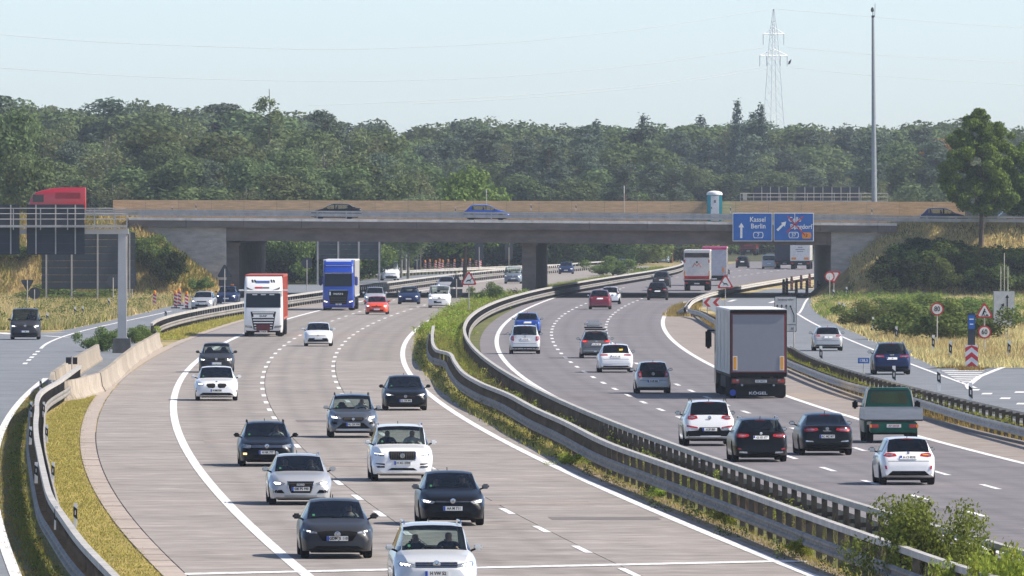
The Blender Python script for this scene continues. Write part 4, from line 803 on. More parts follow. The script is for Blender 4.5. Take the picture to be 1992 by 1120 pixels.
def make_protos():
    for i in range(3):
        rg = np.random.default_rng(20 + i); PROTO.setdefault('oak', []).append((trunk_mesh(13, .32, rg, 9, bark), crown(lobes_round(rg, 20, 12.0, 4.6, 7.2), 8500, .25, rg, lf_oak), 20.0))
    for i in range(3):
        rg = np.random.default_rng(40 + i); L = lobes_round(rg, 22, 12.0, 3.4, 8.0, .28, .45); PROTO.setdefault('birch', []).append((trunk_mesh(17, .2, rg, 9, bark_b), crown(L, 8500, .22, rg, lf_bir, .4, .5, .1, 1.1), 20.0))
    for i in range(3):
        rg = np.random.default_rng(60 + i); L = []
        for j in range(32):
            z = 4.0 + 15.3 * (j / 32) + rg.uniform(-.5, .5); rad = 3.3 * (1 - max(0, (z - 7) / 13.5) ** 1.7 * .85); a = rg.uniform(0, 6.28); q = rg.uniform(.25, .8) * rad; rr = rg.uniform(.9, 1.6); L.append(((math.cos(a) * q, math.sin(a) * q, z), (rr, rr, rr * .55)))
        PROTO.setdefault('pine', []).append((trunk_mesh(18.5, .25, rg, 10, bark_p), crown(L, 7500, .23, rg, lf_pine, .4, .7, .5), 20.0))
    rg = np.random.default_rng(80); L = [((rg.normal() * .5 * (1 - j / 24), rg.normal() * .5 * (1 - j / 24), 1.5 + j * .76), (3.0 * (1 - j / 25) + .25,) * 2 + (.8,)) for j in range(24)]
    PROTO['spruce'] = [(trunk_mesh(18, .22, rg, 5, bark), crown(L, 6500, .24, rg, lf_spr, .35, .5, -.2, .3), 20.0)]
    rg = np.random.default_rng(90); PROTO['maple'] = [(trunk_mesh(9, .3, rg, 8, bark), crown(lobes_round(rg, 18, 8.0, 5.5, 5.5), 6500, .3, rg, lf_map), 14.0)]
    rg = np.random.default_rng(91); PROTO['dead'] = [(trunk_mesh(16, .2, rg, 10, bark_p), crown(lobes_round(rg, 12, 13.0, 2.4, 5.0), 900, .3, rg, lf_dead), 19.0)]
    rg = np.random.default_rng(92); PROTO['bare'] = [(trunk_mesh(20.5, .14, rg, 12, bark), crown(lobes_round(rg, 18, 15.0, 1.7, 5.8), 1500, .22, rg, lf_bir, .4), 21.0)]
make_protos()
TREES = []
def tree(kind, x, ytop, d, label, group, wide=1.0, name='tree'):
    tr, cr, H = PROTO[kind][rnd.randrange(len(PROTO[kind]))]; P_ = at(x, 390, d); h = max(3.0, HC - (ytop - HY) * d / F); s = h / H
    e = empty(name, (P_.x, d, 0), rnd.uniform(0, 6.28), label, 'tree', group); e.scale = (s * wide, s * wide, s); link('trunk', tr, e); link('crown', cr, e); return e
KN = {'oak': 'rounded broadleaf', 'birch': 'slender birch', 'pine': 'bluish pine', 'spruce': 'pointed spruce'}
NM = {'oak': 'broadleaf_tree', 'birch': 'birch_tree', 'pine': 'pine_tree', 'spruce': 'spruce_tree'}
def spot(x, add):
    nm = ['above the gantry signs', 'above the red lorry', 'left of the abutment', 'above the left abutment', 'above the white lorry', 'above the blue lorry', 'above the black bridge car', 'beside the pale maple', 'above the blue bridge car', 'above the pier', 'between pier and toilet', 'above the toilet', 'under the pylon', 'above the blue signs', 'beside the tall mast', 'right of the mast', 'behind the embankment tree']
    i = int(np.searchsorted([40, 160, 240, 440, 560, 640, 740, 830, 980, 1080, 1250, 1400, 1530, 1600, 1720, 1830], x)); return nm[i] + (', lower row' if add > 50 else ', upper row' if add > 15 else ', top')
def forest(xs, rows, prof, mix, where, group):
    px, py = [p[0] for p in prof], [p[1] for p in prof]
    for d, add, var in rows:
        for x in xs:
            xx = x + rnd.uniform(-22, 22); d0_ = d; dq = 1930 + (d - 1620) * .5 if 1310 < xx < 1680 and 1500 < d < 1900 else d; k = rnd.choices(list(mix), weights=list(mix.values()))[0]; yt = np.interp(xx, px, py) + add + rnd.uniform(-var, var)
            tree(k, xx, yt, dq + rnd.uniform(-22, 22), KN[k] + ' ' + where + ', ' + spot(xx, add), group, rnd.uniform(1.0, 1.45) * (1.35 if k == 'pine' else 1.2), NM[k])
A = [(-40,165),(0,180),(60,185),(100,207),(200,207),(260,217),(330,208),(420,212),(500,218),(560,210),(620,208),(680,205),(720,222),(760,246),(800,272),(850,312)]
forest(range(-40, 850, 56), [(1300, 95, 26), (1345, 58, 24), (1400, 26, 14), (1460, 4, 9)], A, {'oak': 5, 'birch': 5, 'pine': 2}, 'of the near forest', 'trees of the nearer forest')
B = [(580,225),(640,222),(700,236),(860,238),(950,228),(1040,232),(1100,230),(1200,236),(1300,230),(1400,224),(1450,218),(1530,228),(1600,236),(1700,240),(1750,232),(1850,232),(2040,240)]
forest(range(830, 2050, 62), [(1620, 100, 26), (1680, 64, 24), (1760, 28, 16), (1840, 4, 9)], B, {'pine': 6, 'oak': 3, 'birch': 2}, 'of the middle forest', 'trees of the middle forest')
forest(range(560, 830, 60), [(1760, 26, 14), (1840, 4, 8)], B, {'pine': 4, 'oak': 3}, 'of the middle forest', 'trees of the middle forest')
Cc = [(-40,172),(40,166),(110,182),(180,192),(240,187),(290,172),(340,188),(420,176),(470,192),(520,188),(600,198),(660,208),(700,197),(740,217),(800,217),(900,211),(960,198),(1040,208),(1100,219),(1150,221),(1230,210),(1330,216),(1430,208),(1480,208),(1560,219),(1605,206),(1700,223),(1760,213),(1850,208),(1900,213),(1960,219),(2040,222)]
forest(range(-40, 2050, 54), [(2080, 9, 8), (2200, 0, 5)], Cc, {'oak': 6, 'birch': 3, 'spruce': .6}, 'on the hazy skyline', 'trees of the skyline')
forest(range(-40, 600, 64), [(1740, -8, 9)], [(-40,182),(300,192),(600,205)], {'pine': 3, 'oak': 4}, 'behind the near forest', 'trees of the middle forest')
tree('maple', 905, 318, 1240, 'pale green broad tree bright against the darker forest', None, 1.0, 'maple_tree'); tree('bare', 524, 164, 1400, 'half bare birch spire rising above the canopy', None, 1.3, 'birch_tree'); tree('dead', 1826, 245, 1780, 'rust brown dead tree in the forest', None, 1.2, 'dead_tree')
tree('spruce', 1434, 184, 2000, 'pointed spruce tip above the forest just beside the pylon', None, .9, 'spruce_tree'); tree('spruce', 1481, 192, 2020, 'second spruce tip close to the pylon foot', None, .9, 'spruce_tree'); tree('oak', 290, 167, 2150, 'round crown standing out on the skyline', None, 1.0, 'broadleaf_tree')
tree('oak', 8, 178, 1160, 'dark tall tree at the left edge of the forest behind the red truck', None, 1.0, 'broadleaf_tree'); tree('oak', 55, 260, 1130, 'lower dark tree behind the red truck', None, 1.0, 'broadleaf_tree')
# the single tree on the right embankment and its neighbour
def big_tree(x, ybase, ytop, d, n, R_, label, seed, zc, Hh):
    rg = np.random.default_rng(seed); P_ = at(x, ybase, d); h = (ybase - ytop) * d / F; e = empty('broadleaf_tree', P_, 0, label, 'tree'); link('trunk', trunk_mesh(h * .8, .24, rg, 16, bark), e)
    link('crown', crown(lobes_profile(rg, 120, h, R_), n, .125, rg, lf_near, .6, .6, .35), e); return e
def lobes_profile(rg, n, h, R_):
    zp, rp = [.26, .36, .48, .62, .80, .92, 1.0], [.30, .80, 1.0, .97, .68, .30, .06]; out = []
    for i in range(n):
        z = .27 + .72 * ((i + rg.uniform(0, 1)) / n) ** 1.05; rm = R_ * np.interp(z, zp, rp); a = rg.uniform(0, 6.28); q = rm * .88 * rg.uniform(0, 1) ** .5; rr = rg.uniform(.40, .95) * (.45 + .55 * rm / R_); out.append(((math.cos(a) * q, math.sin(a) * q, z * h - .3), (rr, rr, rr * .8)))
    return out
big_tree(1908, 478, 204, BY0 - 2, 64000, 4.9, 'single leafy tree on the right embankment above the dark bushes', 5, .60, .37)
big_tree(2006, 460, 268, BY0 + 3, 36000, 4.6, 'dark leafy tree cut by the right edge of the picture', 6, .55, .38)
for x_, y_, s_ in ((62, BY0 - 10, 8.), (70, BY0 + 1, 8.5)):
    e = tree('oak', 0, 390, 1000, 'leafy tree shading the right embankment', 'trees shading the right embankment', 1.2, 'broadleaf_tree'); e.location = (x_, y_, 3.0); e.scale = (s_ / 14, s_ / 14, s_ / 15)
# bushes
BUSH = {}
def bush_mesh(kind):
    if kind in BUSH: return BUSH[kind]
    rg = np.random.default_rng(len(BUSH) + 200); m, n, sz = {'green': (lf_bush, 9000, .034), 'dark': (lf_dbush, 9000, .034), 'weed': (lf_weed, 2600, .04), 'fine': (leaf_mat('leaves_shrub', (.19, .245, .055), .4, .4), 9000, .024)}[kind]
    L = [((rg.normal() * .32, rg.normal() * .3, rg.uniform(.15, .72)), (rg.uniform(.14, .28),) * 2 + (rg.uniform(.12, .26),)) for _ in range(30)]
    mb = MB()
    for k in range(12):
        a = rg.uniform(0, 6.28); q = Vector((math.cos(a) * rg.uniform(.1, .45), math.sin(a) * rg.uniform(.1, .45), rg.uniform(.4, .72))); mb.tube([(0, 0, 0), q * .5 + Vector((0, 0, .08)), q], [.014, .009, .003], 5)
    BUSH[kind] = (mb.mesh('stems', bark), crown(L, n, sz, rg, m, .55, .7, .4)); return BUSH[kind]
def bush(kind, p, wd, ht, label, group=None, name='bush'):
    st, cr = bush_mesh(kind); e = empty(name, p, rnd.uniform(0, 6.28), label, 'bush', group); e.scale = (wd, wd, ht); link('stems', st, e); link('foliage', cr, e); return e
def on_slope(x, y, slope):
    d = BY0 - 2
    for _ in range(6):
        P_ = at(x, y, d); d = BY0 + 1.25 - max(0., (deck(P_.x) - .06 - P_.z) / slope)
    return at(x, y, d) - Vector((0, 0, .15))
bush('fine', Vector((9.15, 262, 0)), 1.9, 2.4, 'large leafy bush overgrowing the median barrier')
for x, y, w_, h_, l in ((1790,660,4.2,2.6,'dark green bush behind the 80 sign'),(1856,668,4.0,2.9,'dense green bush left of the guide column'),(1722,640,3.8,2.0,'low green bush in the right meadow'),(1690,628,3.0,1.7,'small green bush nearest the slip road bend'),(1905,640,4.0,2.2,'green bush behind the roadworks sign'),(1762,622,4.4,2.0,'yellowish bush at the back of the meadow')): bush('green', gp(x, y), w_, h_, l)
for x, y, w_, h_, l in ((198,684,1.7,1.5,'leafy weeds at the end of the slip road concrete wall'),(262,668,1.6,1.2,'green weeds beside the gantry plinth'),(290,660,1.6,1.0,'green weeds at the far end of the pen'),(955,590,2.0,1.9,'small round shrub in the median before the pier'),(1193,536,4.2,2.4,'rounded shrub in the median beyond the pier'),(838,654,1.6,1.2,'yellowish weed clump at the head of the median barrier'),(878,650,1.8,1.0,'second weed clump in the median behind the barrier head')): bush('green' if x in (198, 262, 955, 1193) else 'weed', gp(x, y), w_, h_, l)
for x, y, w_, h_, l in ((1286,968,.7,.42,'small green plant before the barrier posts'),(1208,925,.5,.35,'tiny green plant in the sandy strip'),(1410,1022,.7,.55,'green weeds between the barrier posts'),(1560,1085,.7,.6,'tall weed at the barrier posts low in the picture'),(1110,905,.9,.5,'green weeds at the edge of the sandy strip')): bush('weed', gp(x, y), w_, h_, l, name='weed')
for x, y, w_, h_ in ((9.9,243,1.0,1.75),(10.3,241,1.0,1.95),(10.7,243,1.0,2.0),(9.6,248,.9,1.5),(10.5,250,1.0,1.4)): bush('weed', Vector((x, y, 0)), w_, h_, 'bright yellow green tall weeds at the lower right corner of the median', 'bright weeds in the lower right corner', name='weed')
for x, y, w_, h_, l in ((275,512,3.6,3.4,'bright edged bush high on the slope before the abutment'),(328,548,2.9,3.3,'upright dark bush before the left abutment wall'),(18,505,3.6,2.6,'dark bush at the left edge below the gantry'),(120,590,5.5,1.8,'low bush in the meadow behind the gantry'),(390,560,1.6,1.2,'small bush beside the left abutment')): bush('green' if x != 328 else 'dark', on_slope(x, y, .78) if y < 580 else gp(x, y), w_, h_, l)
k = 0
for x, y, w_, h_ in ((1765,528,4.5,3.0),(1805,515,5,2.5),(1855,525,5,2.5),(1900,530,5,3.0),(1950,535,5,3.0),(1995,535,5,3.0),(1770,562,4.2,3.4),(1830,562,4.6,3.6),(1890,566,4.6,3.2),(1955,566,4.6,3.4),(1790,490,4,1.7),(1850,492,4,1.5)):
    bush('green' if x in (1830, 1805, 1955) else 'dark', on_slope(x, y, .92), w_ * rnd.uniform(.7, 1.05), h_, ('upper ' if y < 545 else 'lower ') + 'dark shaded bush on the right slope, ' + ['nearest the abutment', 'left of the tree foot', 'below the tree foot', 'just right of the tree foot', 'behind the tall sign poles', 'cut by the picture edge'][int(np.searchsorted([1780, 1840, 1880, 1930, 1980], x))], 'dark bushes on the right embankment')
bush('green', on_slope(1905, 562, .92), 2.6, 2.6, 'pale leafed bush before the dark slope on the right')
def under(x):
    nm = ['just right of the left pier', 'behind the white lorry', 'between the two lorries', 'behind the round sign back', 'behind the blue lorry', 'left of the white van', 'behind the white van', 'right of the white van', 'behind the small beacons', 'behind the deer sign', 'left of the upright sign backs', 'between the sign backs', 'close left of the central pier', 'behind the central pier', 'close right of the central pier', 'above the dark blue saloon', 'above the shrub in the median', 'left of the far SUV', 'right of the far SUV']
    return nm[int(np.searchsorted([500, 540, 580, 610, 660, 720, 770, 820, 860, 900, 930, 970, 1015, 1060, 1100, 1150, 1210, 1270], x))]
for x in range(470, 1350, 26):                       # shrubs at the foot of the forest under the bridge
    y = np.interp(x, [500, 640, 1000, 1340], [544, 532, 513, 497]); dd = (F * HC / (y - HY) + rnd.uniform(0, 70)) if x < 830 else (rnd.uniform(1500, 1595) if x < 1225 else rnd.uniform(1640, 1700)); P_ = at(x + rnd.uniform(-10, 10), 390, dd)
    bush(rnd.choice(('green', 'green', 'dark')), (P_.x, dd, 0), rnd.uniform(5.5, 8.5), rnd.uniform(3.6, 6.2), 'leafy shrub at the forest foot under the bridge, ' + under(P_.x / dd * F + CX), 'shrubs under the bridge view', 'shrub')
for x in range(478, 690, 18):
    dd = rnd.uniform(1222, 1285); P_ = at(x + rnd.uniform(-8, 8), 390, dd); bush(rnd.choice(('green', 'green', 'dark')), (P_.x, dd, 0), rnd.uniform(4.5, 6.5), rnd.uniform(4.0, 6.5), 'tall shrub before the forest trunks, ' + under(P_.x / dd * F + CX), 'shrubs under the bridge view', 'shrub')
for x in range(1330, 1660, 30):
    P_ = at(x, 390, 1890); bush('green', (P_.x, 1890, 0), rnd.uniform(6, 8), rnd.uniform(3.2, 5), 'green shrub far behind the trucks under the bridge', 'shrubs far behind the trucks', 'shrub')
def weeds(label, P, m, hh, n_leaf, size, spread):
    rg = np.random.default_rng(len(P)); k = len(P); H_ = rg.uniform(hh[0], hh[1], k); pts = []
    i = np.repeat(np.arange(k), n_leaf); t = rg.uniform(.05, 1, len(i)); Q = P[i].copy(); Q[:, 2] += H_[i] * t; r_ = spread * (1.1 - t * .7)[:, None] * rg.normal(size=(len(i), 2)); Q[:, :2] += r_
    Nn = rg.normal(size=Q.shape); Nn[:, 2] += .5; me = quads(Q, Nn, size, .5, .3, rg); me.name = 'weeds'; me.materials.append(m); return tag(link('weeds', me), label, kind='stuff')
# ---------------------------------------------------------------- grass (nobody could count it)
gr_dry = leaf_mat('grass_dry', (.56, .43, .21), .35, .3, .9); gr_grn = leaf_mat('grass_green', (.235, .265, .055), .4, .4, .9); gr_mid = leaf_mat('grass_mid', (.37, .295, .085), .35, .3, .9); gr_rust = leaf_mat('grass_rust', (.42, .285, .125), .35, .3, .9); gr_stalk = leaf_mat('grass_stalks', (.15, .118, .085), .4, .2, .6)
def grass(label, P, h, m, blades=5, wd=.03, spread=.14, name='grass'):
    P = np.repeat(P, blades, 0); n = len(P); P = P + np.concatenate([NR.normal(size=(n, 2)) * spread, np.zeros((n, 1))], 1); hh = NR.uniform(h[0], h[1], n) * NR.uniform(.6, 1.1, n); a = NR.uniform(0, 6.28, n); w_ = wd * NR.uniform(.6, 1.4, n)
    o = np.stack([np.cos(a) * w_, np.sin(a) * w_ * .4, np.zeros(n)], 1); tip = np.stack([NR.normal(size=n) * .34 * hh, NR.normal(size=n) * .3 * hh, hh], 1)
    V = np.stack([P - o, P + o, P + tip], 1).reshape(-1, 3).astype(np.float32); me = bpy.data.meshes.new(name); me.vertices.add(3 * n); me.vertices.foreach_set('co', V.ravel()); me.loops.add(3 * n); me.loops.foreach_set('vertex_index', np.arange(3 * n, dtype=np.int32)); me.polygons.add(n); me.polygons.foreach_set('loop_start', np.arange(0, 3 * n, 3, dtype=np.int32)); me.polygons.foreach_set('loop_total', np.full(n, 3, np.int32)); me.update(calc_edges=True); me.materials.append(m)
    return tag(link(name, me), label, kind='stuff')
def zone(n, d0, d1, xl, xr, zf=None, mask=None):
    out = []
    while len(out) < n:
        d = d0 + (d1 - d0) * rnd.random(); a, b = xl(d), xr(d)
        if b <= a: continue
        x = rnd.uniform(a, b)
        if mask and not mask(x, d): continue
        out.append((x, d, zf(x, d) if zf else 0.0))
    return np.array(out)
pn = lambda x, d: math.sin(x * .35 + d * .021) + math.sin(x * .9 - d * .05 + 1.3) * .6 + math.sin(d * .11 + x * .2)
mL = lambda d: (MLB(d) + .45 if d < 722 else ML_curb(d) + .5); mR = lambda d: (MRB(d) - .4 if d < 1075 else MR_edge(d) - .4)
grass('green weeds and grass in the median', zone(6500, 560, 1078, mL, mR), (.25, .65), gr_grn, 5, .035)
grass('dry grass among the median weeds', zone(4500, 480, 1078, mL, mR), (.3, .7), gr_mid, 5, .03)
grass('tall green weeds in the near median', zone(1600, 233, 560, mL, mR, mask=lambda x, d: pn(x, d) > .0), (.2, .6), gr_grn, 6, .014, .12)
grass('brown dry stalks in the near median', zone(4200, 233, 560, mL, mR), (.35, .85), gr_stalk, 5, .009, .12)
grass('weeds of the central reservation beyond the bridge', zone(2500, 1085, 1450, lambda d: mlf(d) + .3, mR), (.4, .9), gr_grn, 5, .05)
grass('weeds on the left face of the median barrier', zone(1500, 400, 830, ML_curb, lambda d: MLB(d) - .2 if d < 722 else ML_curb(d) + .6), (.06, .28), gr_mid, 6, .02, .12)
grass('dry grass tufts in the sandy strip', zone(1600, 233, 520, Sh(ML_curb, .3), Sh(MLB, -.1)), (.05, .16), gr_mid, 5, .012)
rxe = lambda d: (2010 - CX) / F * d
rl = lambda d: RRr(d) + .35 if d > 609 else 23.2
grass('tall dry straw coloured grass of the right meadow', zone(20000, 612, 1041, rl, rxe, mask=lambda x, d: pn(x, d) < 1.0 or d < 760), (.18, .55), gr_dry, 6, .03, .25)
grass('rusty grass heads in the right meadow', zone(2600, 620, 1000, rl, rxe, mask=lambda x, d: pn(x, d) < .2), (.4, .8), gr_rust, 4, .03, .2)
grass('green patches in the right meadow', zone(3200, 850, 1041, rl, rxe, mask=lambda x, d: pn(x, d) > .3), (.3, .8), gr_grn, 6, .045, .25)
grass('dry fringe of the right meadow along the slip road', zone(2000, 600, 900, rl, lambda d: rl(d) + 1.2), (.1, .3), gr_mid, 6, .03, .15)
lx = lambda d: (-20 - CX) / F * d
ll = lambda d: RMl(d) - .4 if d < 960 else min(RMl(d), LBF(d) - 5.8)
grass('dry grass of the left meadow', zone(7000, 790, 1041, lx, ll), (.3, .8), gr_dry, 6, .04, .2); grass('green grass of the left meadow', zone(5000, 790, 1041, lx, ll, mask=lambda x, d: pn(x, d) > .0 or d < 840), (.25, .75), gr_grn, 6, .04, .2); grass('rusty grass of the left meadow', zone(2200, 830, 1041, lx, ll), (.4, .8), gr_rust, 4, .035, .2)
grass('short mown grass beside the gutter', zone(9000, 233, 552, Sh(LB, .3), Sh(GL, -.04)), (.03, .09), gr_mid, 6, .012, .12); grass('short grass beside the far left barrier', zone(3500, 735, 1100, Sh(LBF, .3), Sh(GL, -.1)), (.05, .2), gr_mid, 6, .03, .15)
grass('weeds along the slip road edge', zone(1300, 233, 545, Sh(RMr, .5), Sh(LB, -.45), mask=lambda x, d: pn(x, d) > .1), (.05, .22), gr_grn, 5, .012, .12); grass('dry weeds along the slip road edge', zone(2200, 233, 545, Sh(RMr, .15), Sh(LB, -.35)), (.03, .12), gr_mid, 6, .013, .1)
grass('dry grass under the right barrier', zone(3200, 395, 870, Sh(RK, .25), Sh(RK, 1.6)), (.1, .38), gr_mid, 6, .02, .1); grass('green weeds between the right barriers', zone(3000, 410, 690, Sh(RB, .3), lambda d: max(RR2(d) - .1, RB(d) + .6)), (.15, .5), gr_grn, 6, .022, .12)
grass('dry grass in the gore between the barriers', zone(1500, 800, 985, lambda d: RB(d) + .2 if d < 880 else RBF(d) - 1.5, lambda d: max(RB(d) + 2.2, RR2(d)) if d < 880 else RBF(d) + .6), (.1, .4), gr_mid, 6, .03, .15)
def embz(sgn, Xe, slope):
    def f(x, d):
        yy = d - BY0 - 1.25; Xr = Xe - sgn * 11.0; dx = max(0, (Xe - x) * sgn); dy = max(0, -yy); return max(0, deck(x) - .06 - math.hypot(dx, dy) * slope)
    return f
grass('dry rusty grass on the left embankment slope', zone(6000, BY0 - 10, BY0 + 2, const(-52.), const(XL0 + 8.), embz(-1, XL0 + .4, .78)), (.25, .7), gr_rust, 6, .05, .25); grass('green grass on the left embankment slope', zone(3000, BY0 - 10, BY0 + 2, const(-52.), const(XL0 + 7.), embz(-1, XL0 + .4, .78), lambda x, d: pn(x * 2, d * 3) > .3), (.25, .7), gr_grn, 6, .05, .25)
grass('dry grass on top of the right embankment', zone(5000, BY0 - 7, BY0 + 2, const(XR1 - 4.), const(50.), embz(1, XR1 - .3, .92)), (.25, .6), gr_dry, 6, .05, .25)

weeds('leafy weed clumps along the median', zone(170, 300, 720, mL, mR, mask=lambda x, d: pn(x * 2, d * 2) > .2), lf_weed, (.3, .9), 60, .045, .16)
weeds('leafy weed clumps in the far median', zone(420, 700, 1076, mL, mR), lf_weed, (.3, 1.0), 40, .07, .25)
weeds('darker weed clumps in the median', zone(220, 360, 1000, mL, mR), lf_bush, (.3, .8), 50, .05, .18)
weeds('weeds at the foot of the median barrier', zone(260, 250, 830, lambda d: MLB(d) - 1.0 if d < 722 else ML_curb(d), lambda d: MLB(d) - .1 if d < 722 else ML_curb(d) + .7), lf_bush, (.15, .5), 40, .04, .12)
weeds('green herbs in the right meadow', zone(200, 820, 1041, rl, rxe, mask=lambda x, d: pn(x, d) > -.2), lf_bush, (.4, 1.1), 50, .08, .35)
weeds('green herbs in the left meadow', zone(260, 800, 1041, lx, ll, mask=lambda x, d: pn(x, d) > -.3), lf_bush, (.4, 1.1), 50, .08, .35)
weeds('weeds along the slip road edge', zone(150, 236, 540, Sh(RMr, .5), Sh(LB, -.4)), lf_bush, (.1, .4), 40, .03, .12)
weeds('weeds between the right barriers', zone(160, 410, 690, Sh(RB, .3), lambda d: max(RR2(d) - .1, RB(d) + .6)), lf_weed, (.2, .6), 40, .045, .15)
# ---------------------------------------------------------------- vehicles
def wheel_mesh(r, w_, dark, spokes=5):
    k = ('wheel', round(r, 3), round(w_, 3))
    if k not in TXT:
        h = w_ / 2; TXT[k] = MB().lathe([(r * .66, -h * .9), (r * .9, -h), (r * .985, -h * .8), (r, -h * .4), (r, h * .4), (r * .985, h * .8), (r * .9, h), (r * .66, h * .9)], 22, 'x').mesh('wheel', rubber, 40)
    k2 = ('rim', round(r, 3), round(w_, 3), dark, spokes)
    if k2 not in TXT:
        h = w_ / 2; mb = MB(); mb.lathe([(r * .66, -h * .5), (r * .66, h * .86), (r * .60, h * .9), (r * .58, h * .4), (.05, h * .3)], 22, 'x')
        for i in range(spokes):
            a = 2 * math.pi * i / spokes; c, s_ = math.cos(a), math.sin(a); n_ = (-s_, c); P = []
            for rr, ww in ((.05, .045), (r * .62, .03)):
                for sg in (-1, 1): P.append((h * .75 if rr > .1 else h * .62, rr * c + sg * ww * n_[0], rr * s_ + sg * ww * n_[1]))
            P2 = [(x_ - .05, y_, z_) for x_, y_, z_ in P]; mb.add(P + P2, [(0, 1, 3, 2), (4, 6, 7, 5), (0, 2, 6, 4), (1, 5, 7, 3)])
        mb.lathe([(.045, h * .5), (.045, h * .72), (.0, h * .74)], 10, 'x'); TXT[k2] = mb.mesh('rim', dark_alloy if dark else alloy, 35)
    return TXT[k], TXT[k2]
def add_wheels(root, r, w_, tx, ys, dark=False, both=True):
    me, rm = wheel_mesh(r, w_, dark)
    for y in ys:
        for s in (-1, 1):
            o = link('wheel', me, root, (s * tx, y, r), 0 if s > 0 else math.pi); link('rim', rm, o)
def densify(poly, l):
    out = []
    for i in range(len(poly)):
        a, b = Vector(poly[i]), Vector(poly[(i + 1) % len(poly)]); n = max(1, int((b - a).length / l))
        for k in range(n): out.append(tuple(a.lerp(b, k / n)))
    return out
class Veh:
    def __init__(s, root, bvh, L, near=True): s.root = root; s.bvh = bvh; s.L = L; s.near = near
    def hit(s, x, z, side):
        o = Vector((x, -s.L if side < 0 else s.L, z)); h = s.bvh.ray_cast(o, Vector((0, -side, 0)))
        if h[0] is None:
            h = s.bvh.find_nearest(Vector((x, side * s.L / 2, z)))
        return h[0].y
    def patch(s, name, poly, side, m, off=.006, parent=None, x0=0.0, mirror=False, dense=.07):
        """plate in front view coordinates (x,z) laid on the body, side -1 = front, +1 = rear"""
        P = densify([(x + x0, z) for x, z in poly], dense if s.near else .4); bm = bmesh.new(); vs = [bm.verts.new((x, 0, z)) for x, z in P]
        bm.faces.new(vs); bmesh.ops.triangulate(bm, faces=bm.faces[:])
        if s.near: bmesh.ops.subdivide_edges(bm, edges=[e for e in bm.edges if e.calc_length() > .10], cuts=1, use_grid_fill=True); bmesh.ops.triangulate(bm, faces=bm.faces[:]); bmesh.ops.subdivide_edges(bm, edges=[e for e in bm.edges if e.calc_length() > .09], cuts=1, use_grid_fill=True); bmesh.ops.triangulate(bm, faces=bm.faces[:])
        for v in bm.verts: v.co.y = s.hit(v.co.x, v.co.z, side) + side * off
        bnd = [e for e in bm.edges if e.is_boundary]; r_ = bmesh.ops.extrude_edge_only(bm, edges=bnd)
        for v in [g for g in r_['geom'] if isinstance(g, bmesh.types.BMVert)]: v.co.y -= side * (off + .02)
        if mirror:
            for v in bm.verts: v.co.x = -v.co.x
        bmesh.ops.recalc_face_normals(bm, faces=bm.faces[:]); me = bpy.data.meshes.new(name); bm.to_mesh(me); bm.free(); me.materials.append(m); me.shade_smooth(); me.set_sharp_from_angle(angle=R(40))
        return link(name, me, parent or s.root)
    def both(s, name, poly, side, m, off=.006, ml=None):
        a = s.patch(name, poly, side, m, off); b = s.patch(name, poly, side, ml or m, off, mirror=True); return a, b
    def bars(s, n, x0, x1, z0, z1, side, m, parent, th=.018, vertical=False, off=.024):
        for i in range(n):
            t = (i + .5) / n
            if vertical: x = x0 + (x1 - x0) * t; pl = [(x - th / 2, z0), (x + th / 2, z0), (x + th / 2, z1), (x - th / 2, z1)]
            else: z = z0 + (z1 - z0) * t; pl = [(x0, z - th / 2), (x1, z - th / 2), (x1, z + th / 2), (x0, z + th / 2)]
            s.patch('grille_bar', pl, side, m, off, parent)
    def plate(s, z, side, text, x=0.0, off=.03, w_=.52, red=False):
        pl = s.patch('number_plate', [(-w_ / 2, z - .057), (w_ / 2, z - .057), (w_ / 2, z + .057), (-w_ / 2, z + .057)], side, plate_w, off, x0=x, dense=.6)
        y = s.hit(x, z, side) + side * (off + .004); sx = 1 if side < 0 else -1
        MB().box(x - sx * (w_ / 2 - .03), y, z - .055, .055, .006, .11).build('blue_band', plate_b, pl)
        if text:
            o = link('lettering', text_mesh(text, .105, tail_red if red else ink, .03, .001), pl, (x + sx * .025, y + side * .010, z)); o.rotation_euler = (R(90), 0, 0 if side < 0 else math.pi); o.scale = (.86, 1, 1)
    def badge(s, z, side, r, m=chrome, kind='ring', off=.035):
        y = s.hit(0, z, side) + side * off
        if kind == 'ring': me = MB().lathe([(r, 0), (r, .012 * side), (r * .8, .014 * side), (r * .8, 0)], 20, 'y')
        elif kind == 'rings':
            me = MB()
            for k in range(4): me.lathe([(r * .5, 0), (r * .5, .012 * side), (r * .38, .012 * side), (r * .38, 0)], 14, 'y', ((k - 1.5) * r * .72, 0, 0))
        else: me = MB().lathe([(r, 0), (r * .9, .012 * side), (0, .018 * side)], 18, 'y')
        o = me.build('badge', m, s.root, (0, y, z), smooth=40)
        if kind == 'vw':
            for a_, b_ in (((-.5, .55), (-.1, -.1)), ((-.1, -.1), (.0, .1)), ((.0, .1), (.1, -.1)), ((.1, -.1), (.5, .55))):
                p = Vector((a_[0] * r, side * .02, a_[1] * r)); q = Vector((b_[0] * r, side * .02, b_[1] * r)); MB().tube([p, q], r * .07, 4).build('badge_line', ink, o)
        return o

